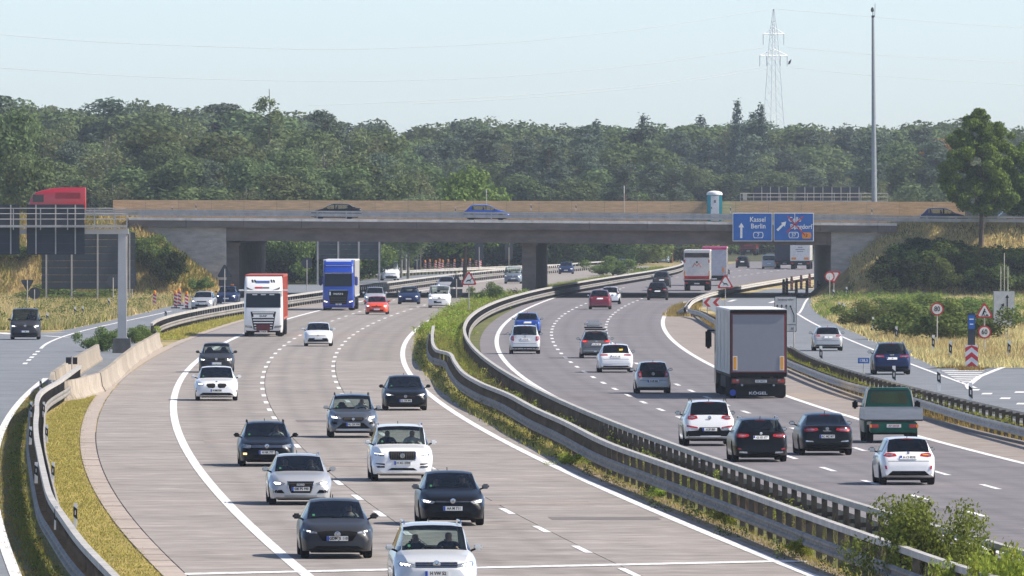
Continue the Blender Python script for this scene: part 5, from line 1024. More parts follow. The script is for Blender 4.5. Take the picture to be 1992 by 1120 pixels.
PERSON = {}
def person(p, rz, top, label, dark_hair=True, sc=1.0):
    """seated driver: one continuous skinned figure; skin, hair and clothing by region"""
    if 'me' not in PERSON:
        V = [(0,0,.12),(0,.06,.35),(0,.08,.52),(0,.06,.62),(0,.03,.70),(0,.02,.80),(.19,.06,.53),(.27,-.06,.36),(.17,-.32,.44),(.15,-.40,.47),(-.19,.06,.53),(-.27,-.06,.36),(-.17,-.32,.44),(-.15,-.40,.47),(.10,-.02,.10),(.13,-.42,.16),(.13,-.62,-.16),(-.10,-.02,.10),(-.13,-.42,.16),(-.13,-.62,-.16)]
        E = [(0,1),(1,2),(2,3),(3,4),(4,5),(2,6),(6,7),(7,8),(8,9),(2,10),(10,11),(11,12),(12,13),(0,14),(14,15),(15,16),(0,17),(17,18),(18,19)]
        Rr = [.15,.15,.14,.055,.085,.085,.065,.05,.035,.042,.065,.05,.035,.042,.10,.075,.05,.10,.075,.05]
        me = bpy.data.meshes.new('person'); me.from_pydata(V, E, []); o = link('person', me); md = o.modifiers.new('s', 'SKIN'); sv = me.skin_vertices[0].data
        for i, r_ in enumerate(Rr): sv[i].radius = (r_, r_ * (.8 if i < 3 else 1)); sv[i].use_root = (i == 0)
        o.modifiers.new('u', 'SUBSURF').levels = 1; dg = bpy.context.evaluated_depsgraph_get(); m2 = bpy.data.meshes.new_from_object(o.evaluated_get(dg)); bpy.data.objects.remove(o)
        PERSON['me'] = m2; m2.shade_smooth()
    k = top.name
    if k not in PERSON:
        me = PERSON['me'].copy(); me.materials.clear()
        for m in (top, skin, hair, black): me.materials.append(m)
        for f in me.polygons:
            c = f.center; f.material_index = 1 if (c.z > .60 or (c.y < -.30 and c.z > .3)) else (3 if c.z < .2 else 0)
            if c.z > .80 or (c.z > .70 and c.y > .05): f.material_index = 2
        PERSON[k] = me
    o = link('person', PERSON[k], None, p, rz); o.scale = (sc,) * 3; return tag(o, label, 'person')

def interior(root, yc, H, W, L, y_rear):
    mb = MB()
    for sx in (-1, 1):
        mb.bev(sx * W * .2, yc + 1.05, .55, .5, .5, .22, .08).bev(sx * W * .2, yc + 1.32, .86, .48, .16, .62, .06).bev(sx * W * .2, yc + 1.36, 1.20, .26, .1, .17, .04)
    mb.bev(0, yc + 2.2, .84, W * .68, .18, .5, .08)
    for sx in (-.28, .28): mb.bev(sx * W * .7, yc + 2.22, 1.14, .24, .09, .14, .04)
    mb.build('seats', seat_m, root)
    d = MB().bev(0, yc + .32, .86, W * .76, .5, .26, .08); d.build('dashboard', seat_m, root)
    r_ = .185; MB().tube([(W * .2 + r_ * math.cos(a), yc + .66 + .06 * math.sin(a), .93 + r_ * math.sin(a)) for a in np.linspace(0, 2 * math.pi, 17)], .016, 6, False).build('steering_wheel', black, root)

def car(name, label, group, px, py, curve, face, P, near=2, cat='car', rz=None):
    """face -1: coming towards us (front in view), +1: driving away.  P = dict of measures and face details"""
    g = dict(L=4.4, W=1.80, H=1.47, wb=2.64, fo=.88, r=.325, zc=.98, cowl=1.10, ws=.82, rr=.78, rwb=.30, zt=.98, gc=.19, nose=.62, hood=.80, roofw=.655, drop=.05, sedan=False, paint=P_grey, dark=False, rails=None, body=None, rtop=.985, van=False, zs=.93, plan=(.76,.84,.90,.965,.993))
    g.update(P); L, W, H = g['L'], g['W'], g['H']; hw = W / 2
    ax = -L / 2 + g['fo'] if face < 0 else -L / 2 + g['fo'] + g['wb']
    a = curve.slope(F * HC / (py - HY)) if curve is not None else 0.0
    yaw = (-math.atan(a) if face < 0 else math.pi - math.atan(a)) if rz is None else rz
    loc = gp(px, py, 0) if not isinstance(py, Vector) else py
    loc = loc - Matrix.Rotation(yaw, 3, 'Z') @ Vector((0, ax, 0)); loc.z += .021 if loc.z < 1 else 0
    root = empty(name, loc, yaw, label, cat, group)
    cw, wse, rr, rwb = g['cowl'], g['cowl'] + g['ws'], L - g['rr'], L - g['rwb']; zt_r = H - g['drop']
    if g['sedan']: tail = [(rr, zt_r), (rwb, g['zt']), (L - .12, g['zt'] - .03), (L - .03, g['zt'] - .12), (L, .60)]
    else: tail = [(rr, zt_r), (rwb, g['zt']), (L - .09, .84), (L - .04, .72), (L, .58)]
    top = pchip(*zip(*([(0, g['nose'] - .06), (.04, g['nose']), (.13, g['nose'] + .07), (.40, g['hood']), (cw - .12, g['zc'] - .025), (cw, g['zc']), (cw + g['ws'] * .5, g['zc'] + (H - .06 - g['zc']) * .56), (wse, H - .055), (wse + .35, H - .012), ((wse + rr) / 2, H)] + tail)))
    p = g['plan']; plan = pchip([0, .05, .15, .38, .8, 1.3, L - 1.2, L - .5, L - .2, L - .06, L], [p[0], p[1], p[2], p[3], p[4], 1, 1, .975, .935, .885, .83])
    zsf = pchip([0, .1, .4, cw, L - 1.0, L - .3, L - .05, L], [.5, .60, .72, g['zs'] - .03, g['zs'] + .04, g['zs'] + .02, .78, .5])
    wr = pchip([0, .2, cw - .1, cw, wse, wse + .4, rr - .2, rr, rwb, L], [.55, .68, .79, .78, g['roofw'] + .03, g['roofw'] + .02, g['roofw'], g['roofw'] - .01, (.80 if g['van'] else .75), .62])
    zbf = pchip([0, .12, .5, L - .5, L - .1, L], [g['gc'] + .05, g['gc'], g['gc'] - .01, g['gc'] + .02, g['gc'] + .07, g['gc'] + .11])
    r = g['r']; yf, yr = g['fo'], g['fo'] + g['wb']; bp, bp2 = yf + g['wb'] * .5 - .05, yr - .15
    key = [0, .02, .05, .10, .18, .28, .40, cw - .12, cw, cw + g['ws'] * .5, wse, wse + .3, bp, bp + .09, bp2, bp2 + .08, rr - .25, rr, (rr + rwb) / 2, rwb, L - .18, L - .1, L - .05, L - .02, L]
    for yw in (yf, yr):
        for t in (-1.14, -1.1, -.85, -.5, 0, .5, .85, 1.1, 1.14): key.append(yw + t * r)
    key = sorted(key); ys = [key[0]]
    for k in key[1:]:
        if k - ys[-1] > .012: ys.append(k)
    key_y = lambda q: min(range(len(ys)), key=lambda i: abs(ys[i] - q))
    V = []; NC = 10
    for y in ys:
        w_ = hw * plan(y); zt = top(y); zb = zbf(y); zs = min(zsf(y), zt - .035); ar = 0
        for yw in (yf, yr):
            if abs(y - yw) < r * 1.12: ar = max(ar, r + math.sqrt((r * 1.12) ** 2 - (y - yw) ** 2))
        low = max(zb, ar); z3 = max(min(.50, zs - .12), low + .025); z4 = max(zs - .13, z3 + .015); zs = max(zs, z4 + .01); x7 = min(hw * wr(y), w_ * .88); dr = .045 if wse - .2 < y < rr + .1 else .022
        z7 = max(zt - dr, zs + .004); zt = max(zt, z7 + .004)
        if g['van']: x5 = w_ * .965
        else: x5 = w_ * .905
        t6 = .86; h = [(0, low), (w_ * .80, low), (w_ * .955, low + .012), (w_, z3), (w_ * .985, z4), (x5, zs), (x5 + (x7 - x5) * (t6 * .97), zs + (z7 - zs) * t6), (x7, z7), (x7 * .62, zt - (zt - z7) * .25), (0, zt)]
        V.append([(x, y - L / 2, z) for x, z in h] + [(-x, y - L / 2, z) for x, z in h[8:0:-1]])
    n = 18; Fc = {}
    Y = lambda i: ys[i]
    i_c, i_w, i_rr, i_rw = key_y(cw), key_y(wse), key_y(rr), key_y(rwb); i_b, i_b2 = key_y(bp), key_y(bp + .09); i_d, i_d2 = key_y(bp2), key_y(bp2 + .08); i_q = key_y(rr - .25)
    def cls(i, c):
        cc = c if c < 9 else 17 - c
        if cc in (7, 8):
            if i_c <= i < i_w: return 'windscreen'
            if i_rr <= i < i_rw and not g.get('norear'): return 'rear_window'
        if cc == 5 and not g.get('panel'):
            if i_c + 1 <= i < i_b: return 'side_window_f%d' % (c > 8)
            if i_b2 <= i < i_d: return 'side_window_r%d' % (c > 8)
            if i_d2 <= i < i_rr - 0 and not g.get('noq'): return 'side_window_q%d' % (c > 8)
            if i_b <= i < i_b2 or i_d <= i < i_d2: return 'pillar'
        if cc == 5 and g.get('panel') and i_c + 1 <= i < i_b: return 'side_window_f%d' % (c > 8)
        return 'body'
    for i in range(len(ys) - 1):
        for c in range(n): Fc.setdefault(cls(i, c), []).append((i * n + c, i * n + (c + 1) % n, (i + 1) * n + (c + 1) % n, (i + 1) * n + c))
    Fc['body'] += [tuple(range(n)), tuple((len(ys) - 1) * n + c for c in range(n))[::-1]]
    Vf = [v for ring in V for v in ring]
    bvh = BVHTree.FromPolygons([Vector(v) for v in Vf], [f for fs in Fc.values() for f in fs])
    def sub(name, faces, m, ang):
        idx = {}; vs = []; fs = []
        for f in faces:
            q = []
            for k in f:
                if k not in idx: idx[k] = len(vs); vs.append(Vf[k])
                q.append(idx[k])
            fs.append(q)
        return MB().add(vs, fs).build(name, m, root, smooth=ang)
    sub('body', Fc['body'], g['body'] or g['paint'], 38)
    if 'pillar' in Fc: sub('pillar', Fc['pillar'], black, 30)
    gl = g.get('glass', glass)
    for k, fs in Fc.items():
        if k == 'windscreen': sub('windscreen', fs, glass, 30)
        elif k == 'rear_window': sub('rear_window', fs, g.get('rglass', gl), 30)
        elif k.startswith('side_window'): sub('side_window', fs, gl, 30)
    MB().box(0, 0, g['gc'] - .045, W * .70, L - .7, .35).build('underbody', black, root)
    add_wheels(root, r, .215, hw - .13, (yf - L / 2, yr - L / 2), g['dark'])
    for s in (-1, 1):                                      # mirrors
        mx = hw + .055; my = cw + .32 - L / 2; mm = g.get('mirror', g['paint'])
        o = MB().bev(s * mx, my, g['zs'] + .085, .20, .10, .135, .04).build('mirror', mm, root, smooth=40); MB().tube([(s * hw * .88, my + .03, g['zs'] - .0), (s * (mx - .05), my, g['zs'] + .05)], .025, 6).build('mirror_arm', black, o)
        MB().bev(s * mx, my + .052, g['zs'] + .085, .165, .01, .10, .004).build('mirror_glass', chrome, o)
    if near >= 1: interior(root, cw - L / 2, H, W, L, rr)
    if g['rails']:
        for s in (-1, 1): MB().tube([(s * hw * g['roofw'] * 1.0, wse + .1 - L / 2, H - .04), (s * hw * g['roofw'], wse + .22 - L / 2, H + .025), (s * hw * g['roofw'], rr - .2 - L / 2, H + .015), (s * hw * g['roofw'], rr - .02 - L / 2, H - .06)], .018, 6).build('roof_rail', g['rails'], root)
    v = Veh(root, bvh, L * 2, near >= 2); v.L = L * 2; v.g = g; v.hw = hw
    if face > 0 or near >= 2:
        MB().tube([(0, rr - .1 - L / 2, H - .03), (0, rr + .02 - L / 2, H + .05)], .012, 5).build('aerial', black, root)
    return v
S_ = lambda pts, k: [(x * k, z) for x, z in pts]

def front(v, hl, grille=None, gm=black, gbars=None, intake=None, plate_z=.42, text='', badge=None, fog=None, lit=True, hlm=None, rim=None, skid=None, glow=None):
    lamps = v.both('headlight', hl, -1, lamp_glass, .008)
    if lit:
        cx = sum(p[0] for p in hl) / len(hl); cz = sum(p[1] for p in hl) / len(hl); e_ = [(cx + (x - cx) * .55 + .03, cz + (z - cz) * .55) for x, z in hl] if glow is None else glow
        for o, mi in zip(lamps, (False, True)): v.patch('lamp_glow', e_, -1, lamp_lit, .012, o, mirror=mi)
    if grille:
        gr = v.patch('grille', grille, -1, gm, .016)
        if rim: cx = sum(p[0] for p in grille) / len(grille); cz = sum(p[1] for p in grille) / len(grille); v.patch('grille_rim', [(cx + (x - cx) * 1.07, cz + (z - cz) * 1.12) for x, z in grille], -1, rim, .010)
        if gbars: v.bars(*gbars[:1], *gbars[1:5], -1, gbars[5], gr, gbars[6] if len(gbars) > 6 else .016, gbars[7] if len(gbars) > 7 else False)
    if intake: v.patch('intake', intake, -1, black, .012)
    if skid: v.patch('skid_plate', skid, -1, alloy, .012)
    if fog: v.both('fog_lamp', fog, -1, black, .007)
    if plate_z: v.plate(plate_z, -1, text)
    if badge: v.badge(badge[0], -1, badge[1], badge[3] if len(badge) > 3 else chrome, badge[2])
    if v.near and v.bvh is not None:
        xs_ = -v.hw * .60; zs_ = v.g['zc'] + .075; v.patch('emission_sticker', [(xs_ - .03, zs_ - .025), (xs_ + .03, zs_ - .025), (xs_ + .03, zs_ + .025), (xs_ - .03, zs_ + .025)], -1, sticker_g, .008)
    wv = v.g; y0 = wv['cowl'] + .03 - wv['L'] / 2
    for x0, x1 in ((-.10, .48), (-.62, -.06)): MB().tube([(x0, v.hit(x0, wv['zc'] + .02, -1) - .01, wv['zc'] + .02), (x1, v.hit(x1, wv['zc'] + .05, -1) - .01, wv['zc'] + .05)], .008, 4).build('wiper', black, v.root)
def rear(v, tl, plate_z=.80, text='', badge=None, lower=None, refl=None, exh=None, third=True, red=False, lit=None, bar=None, wiper=True, handle=None, crease=None):
    if crease is None and v.near: crease = .60
    lamps = v.both('tail_light', tl, 1, tail_red, .010, None)
    cx = sum(p[0] for p in tl) / len(tl); cz = sum(p[1] for p in tl) / len(tl)
    for o, mi in zip(lamps, (False, True)): v.patch('lamp_core', [(cx + (x - cx) * .55, cz + (z - cz) * .42) for x, z in tl], 1, lit or lamp_glass, .014, o, mirror=mi)
    if lower: v.patch('diffuser', lower, 1, black, .012)
    if bar: v.patch('chrome_bar', bar, 1, chrome, .014)
    if refl: v.both('reflector', refl, 1, tail_red, .022)
    if exh: v.both('exhaust', exh, 1, chrome, .024)
    if plate_z: v.plate(plate_z, 1, text, red=red)
    if badge: v.badge(badge[0], 1, badge[1], badge[3] if len(badge) > 3 else chrome, badge[2])
    g = v.g
    if crease: v.patch('tailgate_seam', [(-.66 * v.hw / .9, crease), (.66 * v.hw / .9, crease), (.66 * v.hw / .9, crease + .014), (-.66 * v.hw / .9, crease + .014)], 1, black, .002)
    if wiper: z = g['zt'] + .05; MB().tube([(0, v.hit(0, z, 1) + .02, z), (-.3, v.hit(-.3, z + .03, 1) + .02, z + .03)], .011, 4).build('wiper', black, v.root)
    if third:
        z = g['H'] - g['drop'] - .035; MB().box(0, v.hit(0, z, 1) + .012, z, .34, .02, .022).build('brake_light', tail_red, v.root)
def riders(v, *specs):
    for sx, top, label, sc in specs:
        g = v.g; p = v.root.matrix_basis @ Vector((sx * g['W'] * .2, g['cowl'] + 1.12 - g['L'] / 2, .50 * 1.0 + (g['H'] - 1.47) * .75)); person(p, v.root.rotation_euler.z, top, label, sc=sc)
cl_w = mat('cloth_white', (.55, .55, .53), .9); cl_d = mat('cloth_dark', (.03, .035, .05), .9); cl_b = mat('cloth_blue', (.06, .10, .2), .9); cl_r = mat('cloth_red', (.25, .05, .05), .9); cl_g = mat('cloth_grey', (.2, .2, .2), .9)
HL1 = [(.46,.655),(.60,.70),(.80,.735),(.83,.69),(.78,.615),(.56,.60)]
DL = Sh(L_A, lambda d: (L_left(d) - L_A(d)) / 2); DM = Sh(L_A, lambda d: (L_B(d) - L_A(d)) / 2); DR = Sh(L_B, lambda d: (L_right(d) - L_B(d)) / 2)
LANE_L = L_A; LANE_R = R_1
sticker_g = mat('sticker_green', (.03, .16, .07), .6)
# ---- oncoming
GO = 'cars coming towards the camera on the concrete carriageway'
v = car('sport_utility_car', 'white SUV cut off by the lower edge of the picture', GO, 846, 1168, L_B, -1, dict(L=4.5, W=1.84, H=1.67, r=.35, wb=2.68, zc=1.10, cowl=1.12, ws=.74, zs=1.05, hood=.95, nose=.74, gc=.2, zt=1.1, paint=P_pearl, rails=chrome, roofw=.68))
front(v, [(.44,.80),(.62,.83),(.82,.855),(.84,.80),(.80,.745),(.48,.735)], [(-.46,.735),(.46,.735),(.46,.845),(-.46,.845)], black, (3, -.46, .46, .735, .845, chrome, .014), [(-.62,.34),(.62,.34),(.52,.5),(-.52,.5)], .60, 'H VW 52', (.80, .085, 'vw'), fog=[(.60,.40),(.78,.42),(.78,.50),(.62,.50)])
riders(v, (1, cl_d, 'driver with raised hand in the white SUV at the lower edge', 1.0), (-1, cl_d, 'passenger in dark clothes in the white SUV at the lower edge', .95))
v = car('hatchback_car', 'dark grey hatchback with broad black grille, lowest in the middle lane', GO, 654, 1087, L_A, -1, dict(L=4.46, W=1.80, H=1.435, zc=.97, cowl=1.22, ws=.80, zs=.93, hood=.83, nose=.66, paint=P_dgrey, r=.33, roofw=.64, mirror=P_dgrey))
front(v, [(.48,.655),(.64,.69),(.82,.725),(.82,.685),(.68,.63),(.50,.625)], [(-.50,.66),(-.44,.55),(-.36,.45),(.36,.45),(.44,.55),(.50,.66),(.28,.69),(-.28,.69)], black, None, [(-.64,.24),(.64,.24),(.50,.32),(-.50,.32)], .505, 'GDM JS 110', (.605, .075, 'ring'), glow=[(.66,.655),(.74,.668),(.74,.70),(.66,.69)])
riders(v, (1, cl_g, 'driver in grey in the dark grey hatchback', 1.0))
v = car('hatchback_car', 'black hatchback with round chrome badge and lit headlights', GO, 878, 1023, L_B, -1, dict(L=4.26, W=1.79, H=1.455, zc=.985, cowl=1.10, ws=.80, zs=.95, hood=.84, nose=.68, paint=P_black, roofw=.655, mirror=P_grey))
front(v, [(.47,.655),(.62,.70),(.80,.735),(.83,.70),(.79,.62),(.56,.60)], [(-.47,.655),(.47,.655),(.46,.715),(-.46,.715)], black, None, [(-.55,.25),(.55,.25),(.48,.38),(-.48,.38)], .475, 'AA M 711', (.675, .075, 'vw'), fog=[(.56,.36),(.78,.38),(.80,.45),(.58,.43)])
v.patch('chrome_strip', [(-.46, .645), (.46, .645), (.46, .662), (-.46, .662)], -1, chrome, .016)
riders(v, (1, cl_d, 'driver in the black hatchback with chrome badge', 1.0), (-1, cl_d, 'passenger in the black hatchback with chrome badge', .92))
v = car('estate_car', 'silver estate with large dark trapezoid grille', GO, 583, 983, L_A, -1, dict(L=4.70, W=1.83, H=1.45, zc=.97, cowl=1.28, ws=.80, zs=.93, hood=.83, nose=.67, wb=2.81, fo=.88, paint=P_silver, rails=alloy, roofw=.65, zt=.96))
front(v, [(.44,.64),(.58,.69),(.80,.70),(.82,.66),(.74,.585),(.48,.585)], [(-.36,.68),(-.34,.50),(-.28,.36),(.28,.36),(.34,.50),(.36,.68)], black, (4, -.33, .33, .40, .66, galv_d, .012), [(-.52,.22),(.52,.22),(.46,.28),(-.46,.28)], .475, 'OK PS 990', (.60, .075, 'rings'), fog=[(.46,.35),(.78,.36),(.80,.44),(.54,.45)], rim=chrome)
riders(v, (-1, cl_d, 'passenger in the silver estate', 1.0), (1, cl_d, 'driver in the silver estate', 1.0))
v = car('estate_car', 'black estate with striped chrome grille and one orange lit lamp', GO, 518, 908, L_A, -1, dict(L=4.77, W=1.83, H=1.47, zc=.97, cowl=1.22, ws=.82, zs=.94, hood=.83, nose=.68, wb=2.79, paint=P_black, rails=black, roofw=.66, mirror=P_black))
front(v, [(.50,.63),(.52,.71),(.80,.75),(.84,.71),(.80,.63),(.60,.61)], [(-.52,.63),(.52,.63),(.50,.72),(-.50,.72)], black, (3, -.5, .5, .63, .72, chrome, .016), [(-.52,.26),(.52,.26),(.46,.40),(-.46,.40)], .475, 'H NK 777', (.68, .078, 'vw'), lit=False)
v.patch('turn_signal', [(-.78,.40),(-.66,.40),(-.66,.46),(-.78,.46)], -1, amber_lit, .016)
riders(v, (1, cl_w, 'driver in a white shirt in the black estate', 1.0))
v = car('sport_utility_car', 'large white SUV with upright slatted chrome grille', GO, 781, 937, L_B, -1, dict(L=4.95, W=1.95, H=1.76, r=.37, wb=2.98, fo=.86, zc=1.16, cowl=1.25, ws=.72, zs=1.12, hood=1.04, nose=.84, gc=.23, zt=1.15, paint=P_white, rails=chrome, roofw=.70, dark=True))
front(v, [(.56,.80),(.62,.90),(.86,.93),(.90,.87),(.84,.80)], [(-.40,.74),(-.38,.68),(.38,.68),(.40,.74),(.40,.91),(.37,.935),(-.37,.935),(-.40,.91)], black, (13, -.38, .38, .69, .925, galv_d, .014, True), [(-.46,.36),(.46,.36),(.34,.43),(-.34,.43)], .585, 'H XC 2704', (.81, .075, 'ring'), rim=chrome, fog=[(.55,.52),(.82,.55),(.84,.58),(.55,.57)], glow=[(.60,.845),(.86,.87),(.86,.89),(.60,.865)])
v.both('lower_fog', [(.55,.44),(.78,.44),(.82,.49),(.56,.49)], -1, black, .007)
riders(v, (1, cl_w, 'driver in white in the large white SUV', 1.05), (-1, cl_d, 'passenger in dark clothes in the large white SUV', 1.05))
v = car('sport_utility_car', 'grey SUV with silver skid plate and angular lit headlights', GO, 686, 852, L_B, -1, dict(L=4.38, W=1.84, H=1.61, r=.35, zc=1.06, cowl=1.12, ws=.72, zs=1.03, hood=.93, nose=.73, gc=.22, zt=1.06, paint=P_grey, rails=galv_d, roofw=.68, mirror=P_silver))
front(v, [(.44,.70),(.50,.80),(.82,.845),(.84,.78),(.78,.71)], [(-.38,.66),(-.40,.73),(-.34,.77),(.34,.77),(.40,.73),(.38,.66),(.28,.62),(-.28,.62)], black, (3, -.34, .34, .65, .76, galv_d, .014), [(-.62,.36),(.62,.36),(.38,.56),(-.38,.56)], .50, 'HL OX 990', (.70, .055, 'disc'), fog=[(.58,.50),(.80,.52),(.80,.62),(.62,.60)], skid=[(-.66,.27),(.66,.27),(.62,.335),(-.62,.335)])
riders(v, (1, cl_w, 'driver in the grey SUV with skid plate', 1.0))
v = car('hatchback_car', 'black saloon-like hatchback beside the right edge line', GO, 788, 799, L_B, -1, dict(L=4.9, W=1.86, H=1.455, zc=.95, cowl=1.22, ws=.86, zs=.92, hood=.82, nose=.66, wb=2.83, paint=P_black, roofw=.65, mirror=P_black))
front(v, [(.46,.64),(.58,.69),(.82,.72),(.84,.69),(.74,.62)], [(-.46,.60),(-.40,.66),(.40,.66),(.46,.60),(.32,.47),(-.32,.47)], black, (2, -.4, .4, .50, .62, galv_d, .012), [(-.6,.22),(.6,.22),(.5,.28),(-.5,.28)], .42, 'LL OR 890', (.60, .065, 'ring'), fog=[(.56,.33),(.80,.33),(.80,.365),(.58,.36)], rim=None)
v = car('saloon_car', 'white saloon with twin oval grilles close behind a grey car', GO, 421, 780, L_left, -1, dict(L=5.06, W=1.90, H=1.515, zc=1.0, cowl=1.32, ws=.84, zs=.97, hood=.86, nose=.71, sedan=True, rr=1.2, rwb=.55, zt=1.08, wb=2.99, paint=P_white, roofw=.65, dark=True))
front(v, [(.55,.70),(.60,.76),(.86,.78),(.88,.73),(.82,.69)], None, black, None, [(-.76,.25),(.76,.25),(.60,.36),(-.60,.36)], .46, 'H BM 520', (.83, .05, 'disc'), glow=[(.62,.715),(.80,.73),(.80,.755),(.62,.745)])
for s in (-1, 1):
    gr = v.patch('grille', [(s * .06, .60), (s * .05, .74), (s * .14, .77), (s * .40, .76), (s * .45, .69), (s * .36, .58), (s * .14, .56)], -1, black, .008); v.bars(6, s * .1, s * .4, .60, .745, -1, galv_d, gr, .012, True)
    v.patch('side_vent', [(s * .86, .38), (s * .90, .38), (s * .91, .58), (s * .88, .58)], -1, black, .008)
v = car('hatchback_car', 'dark grey car partly hidden behind the white saloon', GO, 421, 725, L_left, -1, dict(L=4.4, W=1.82, H=1.52, zc=.99, cowl=1.10, zs=.96, hood=.85, nose=.69, paint=P_dgrey, roofw=.66, mirror=P_dgrey), 1); front(v, HL1, [(-.45,.655),(.45,.655),(.44,.72),(-.44,.72)], black, None, [(-.5,.25),(.5,.25),(.45,.38),(-.45,.38)], .47, '', (.69, .07, 'vw'))
v = car('hatchback_car', 'small white hatchback alone in the middle lane beside the truck', GO, 619, 674, L_A, -1, dict(L=4.07, W=1.75, H=1.45, zc=.98, cowl=1.02, zs=.95, hood=.84, nose=.68, paint=P_white, roofw=.66, glass=glass_d), 1)
front(v, [(.44,.66),(.56,.69),(.80,.735),(.82,.70),(.76,.635),(.5,.62)], [(-.45,.635),(.45,.635),(.44,.66),(-.44,.66)], black, None, [(-.60,.28),(-.70,.46),(-.5,.50),(.5,.50),(.70,.46),(.60,.28)], .48, '', (.66, .06, 'disc', galv), lit=False)
v = car('hatchback_car', 'orange red hatchback with lit lamps in front of a silver car', GO, 733, 612, L_A, -1, dict(L=4.05, W=1.80, H=1.44, zc=.97, cowl=1.02, zs=.94, hood=.84, nose=.68, paint=P_orange, roofw=.66), 1)
front(v, [(.42,.66),(.60,.74),(.82,.76),(.84,.66),(.72,.60),(.5,.62)], [(-.42,.64),(.42,.64),(.30,.56),(-.30,.56)], black, None, [(-.52,.25),(.52,.25),(.56,.38),(-.56,.38)], .40, '', (.64, .08, 'disc', galv_d))
v = car('saloon_car', 'silver car with dark windscreen close behind the orange hatchback', GO, 729, 593, L_A, -1, dict(L=4.5, W=1.8, H=1.5, paint=P_silver, mirror=P_white), 1); front(v, HL1, [(-.4,.6),(.4,.6),(.4,.68),(-.4,.68)], black, None, None, .45, '')
v = car('hatchback_car', 'black blue hatchback between the orange car and the white van', GO, 795, 592, L_B, -1, dict(L=4.38, W=1.85, H=1.49, zc=.99, zs=.95, paint=P_dblue, roofw=.66, mirror=P_dblue), 1); front(v, [(.46,.64),(.6,.70),(.84,.73),(.85,.68),(.7,.61)], [(-.45,.64),(.45,.64),(.36,.5),(-.36,.5)], black, None, [(-.5,.24),(.5,.24),(.46,.36),(-.46,.36)], .46, '', None, fog=[(.58,.32),(.8,.34),(.8,.42),(.6,.4)])
VAN = dict(L=4.5, W=1.86, H=1.84, wb=2.72, zc=1.16, cowl=.92, ws=.62, rr=.25, rwb=.08, zt=1.1, zs=1.12, hood=1.0, nose=.80, roofw=.82, van=True, gc=.2, drop=.06, plan=(.80,.88,.94,.98,.998))
v = car('delivery_van', 'white van with black bumper and orange indicator before the pier', GO, 855, 599, L_B, -1, dict(VAN, paint=P_white, panel=True, mirror=black), 1, 'van')
front(v, [(.52,.74),(.56,.84),(.84,.90),(.86,.78),(.78,.72)], [(-.50,.68),(.50,.68),(.42,.84),(-.42,.84)], black, None, [(-.86,.24),(.86,.24),(.86,.58),(-.86,.58)], .55, '', (.78, .11, 'disc', chrome)); v.patch('turn_signal', [(-.8,.80),(-.66,.80),(-.66,.86),(-.8,.86)], -1, amber_lit, .02)
v = car('saloon_car', 'silver saloon half hidden behind the white van', GO, 868, 568, L_B, -1, dict(L=4.6, W=1.8, H=1.5, paint=P_silver), 1); front(v, HL1, [(-.4,.6),(.4,.6),(.4,.68),(-.4,.68)], black, None, None, .45, '')
v = car('family_van', 'silver blue family van beside the central pier', GO, 998, 552, L_B, -1, dict(VAN, L=4.4, H=1.82, paint=P_bg, cowl=1.0), 1, 'van'); front(v, [(.5,.78),(.56,.88),(.84,.92),(.86,.80)], [(-.48,.76),(.48,.76),(.46,.86),(-.46,.86)], black, None, [(-.6,.3),(.6,.3),(.5,.46),(-.5,.46)], .55, '', (.81, .08, 'disc'))
for px, py, P, lab in ((1101,533,dict(paint=P_dblue, H=1.46, sedan=True, rr=1.1, rwb=.55, zt=1.02, L=4.7),'dark blue saloon just right of the central pier'),(1208,527,dict(paint=P_bg, H=1.5),'blue grey car half hidden behind the median shrub'),(1290,512,dict(paint=P_bg, H=1.66, zc=1.06, zs=1.03, hood=.93, nose=.73, r=.35),'blue grey SUV near the far barrier beyond the bridge')):
    v = car('saloon_car' if 'saloon' in lab else ('sport_utility_car' if 'SUV' in lab else 'hatchback_car'), lab, GO, px, py, Sh(MRB, -9), -1, P, 1); front(v, [(x, z + v.g['nose'] - .62 - .03) for x, z in HL1], [(-.4,v.g['nose']-.06),(.4,v.g['nose']-.06),(.4,v.g['nose']-.14),(-.4,v.g['nose']-.14)], black, None, None, .45, '')
# ---- slip road, left
GSL = 'vehicles on the left slip road'
v = car('passenger_van', 'dark grey van with bright headlights on the left slip road', GSL, 49, 661, None, -1, dict(L=4.9, W=1.90, H=1.98, wb=3.0, fo=.91, zc=1.22, cowl=.98, ws=.66, rr=.25, rwb=.08, zt=1.15, zs=1.18, hood=1.06, nose=.86, roofw=.80, van=True, r=.35, glass=glass_d, paint=P_dgrey, mirror=P_dgrey, plan=(.80,.88,.94,.98,.998)), 2, 'van', rz=R(1.5))
front(v, [(.50,.80),(.54,.90),(.86,.93),(.88,.86),(.80,.80)], [(-.50,.82),(.50,.82),(.50,.92),(-.50,.92)], black, (2, -.5, .5, .82, .92, galv_d, .012), [(-.78,.26),(.78,.26),(.78,.44),(-.78,.44)], .52, 'H', (.87, .085, 'vw'), rim=None)
riders(v, (1, cl_d, 'driver of the dark grey van', 1.1))
v = car('hatchback_car', 'silver car on the slip road beside the beacons', GSL, 394, 602, None, -1, dict(L=4.5, W=1.82, H=1.46, paint=P_silver), 1, rz=R(-4)); front(v, HL1, [(-.4,.6),(.4,.6),(.4,.68),(-.4,.68)], black, None, [(-.5,.25),(.5,.25),(.5,.4),(-.5,.4)], .45, '')
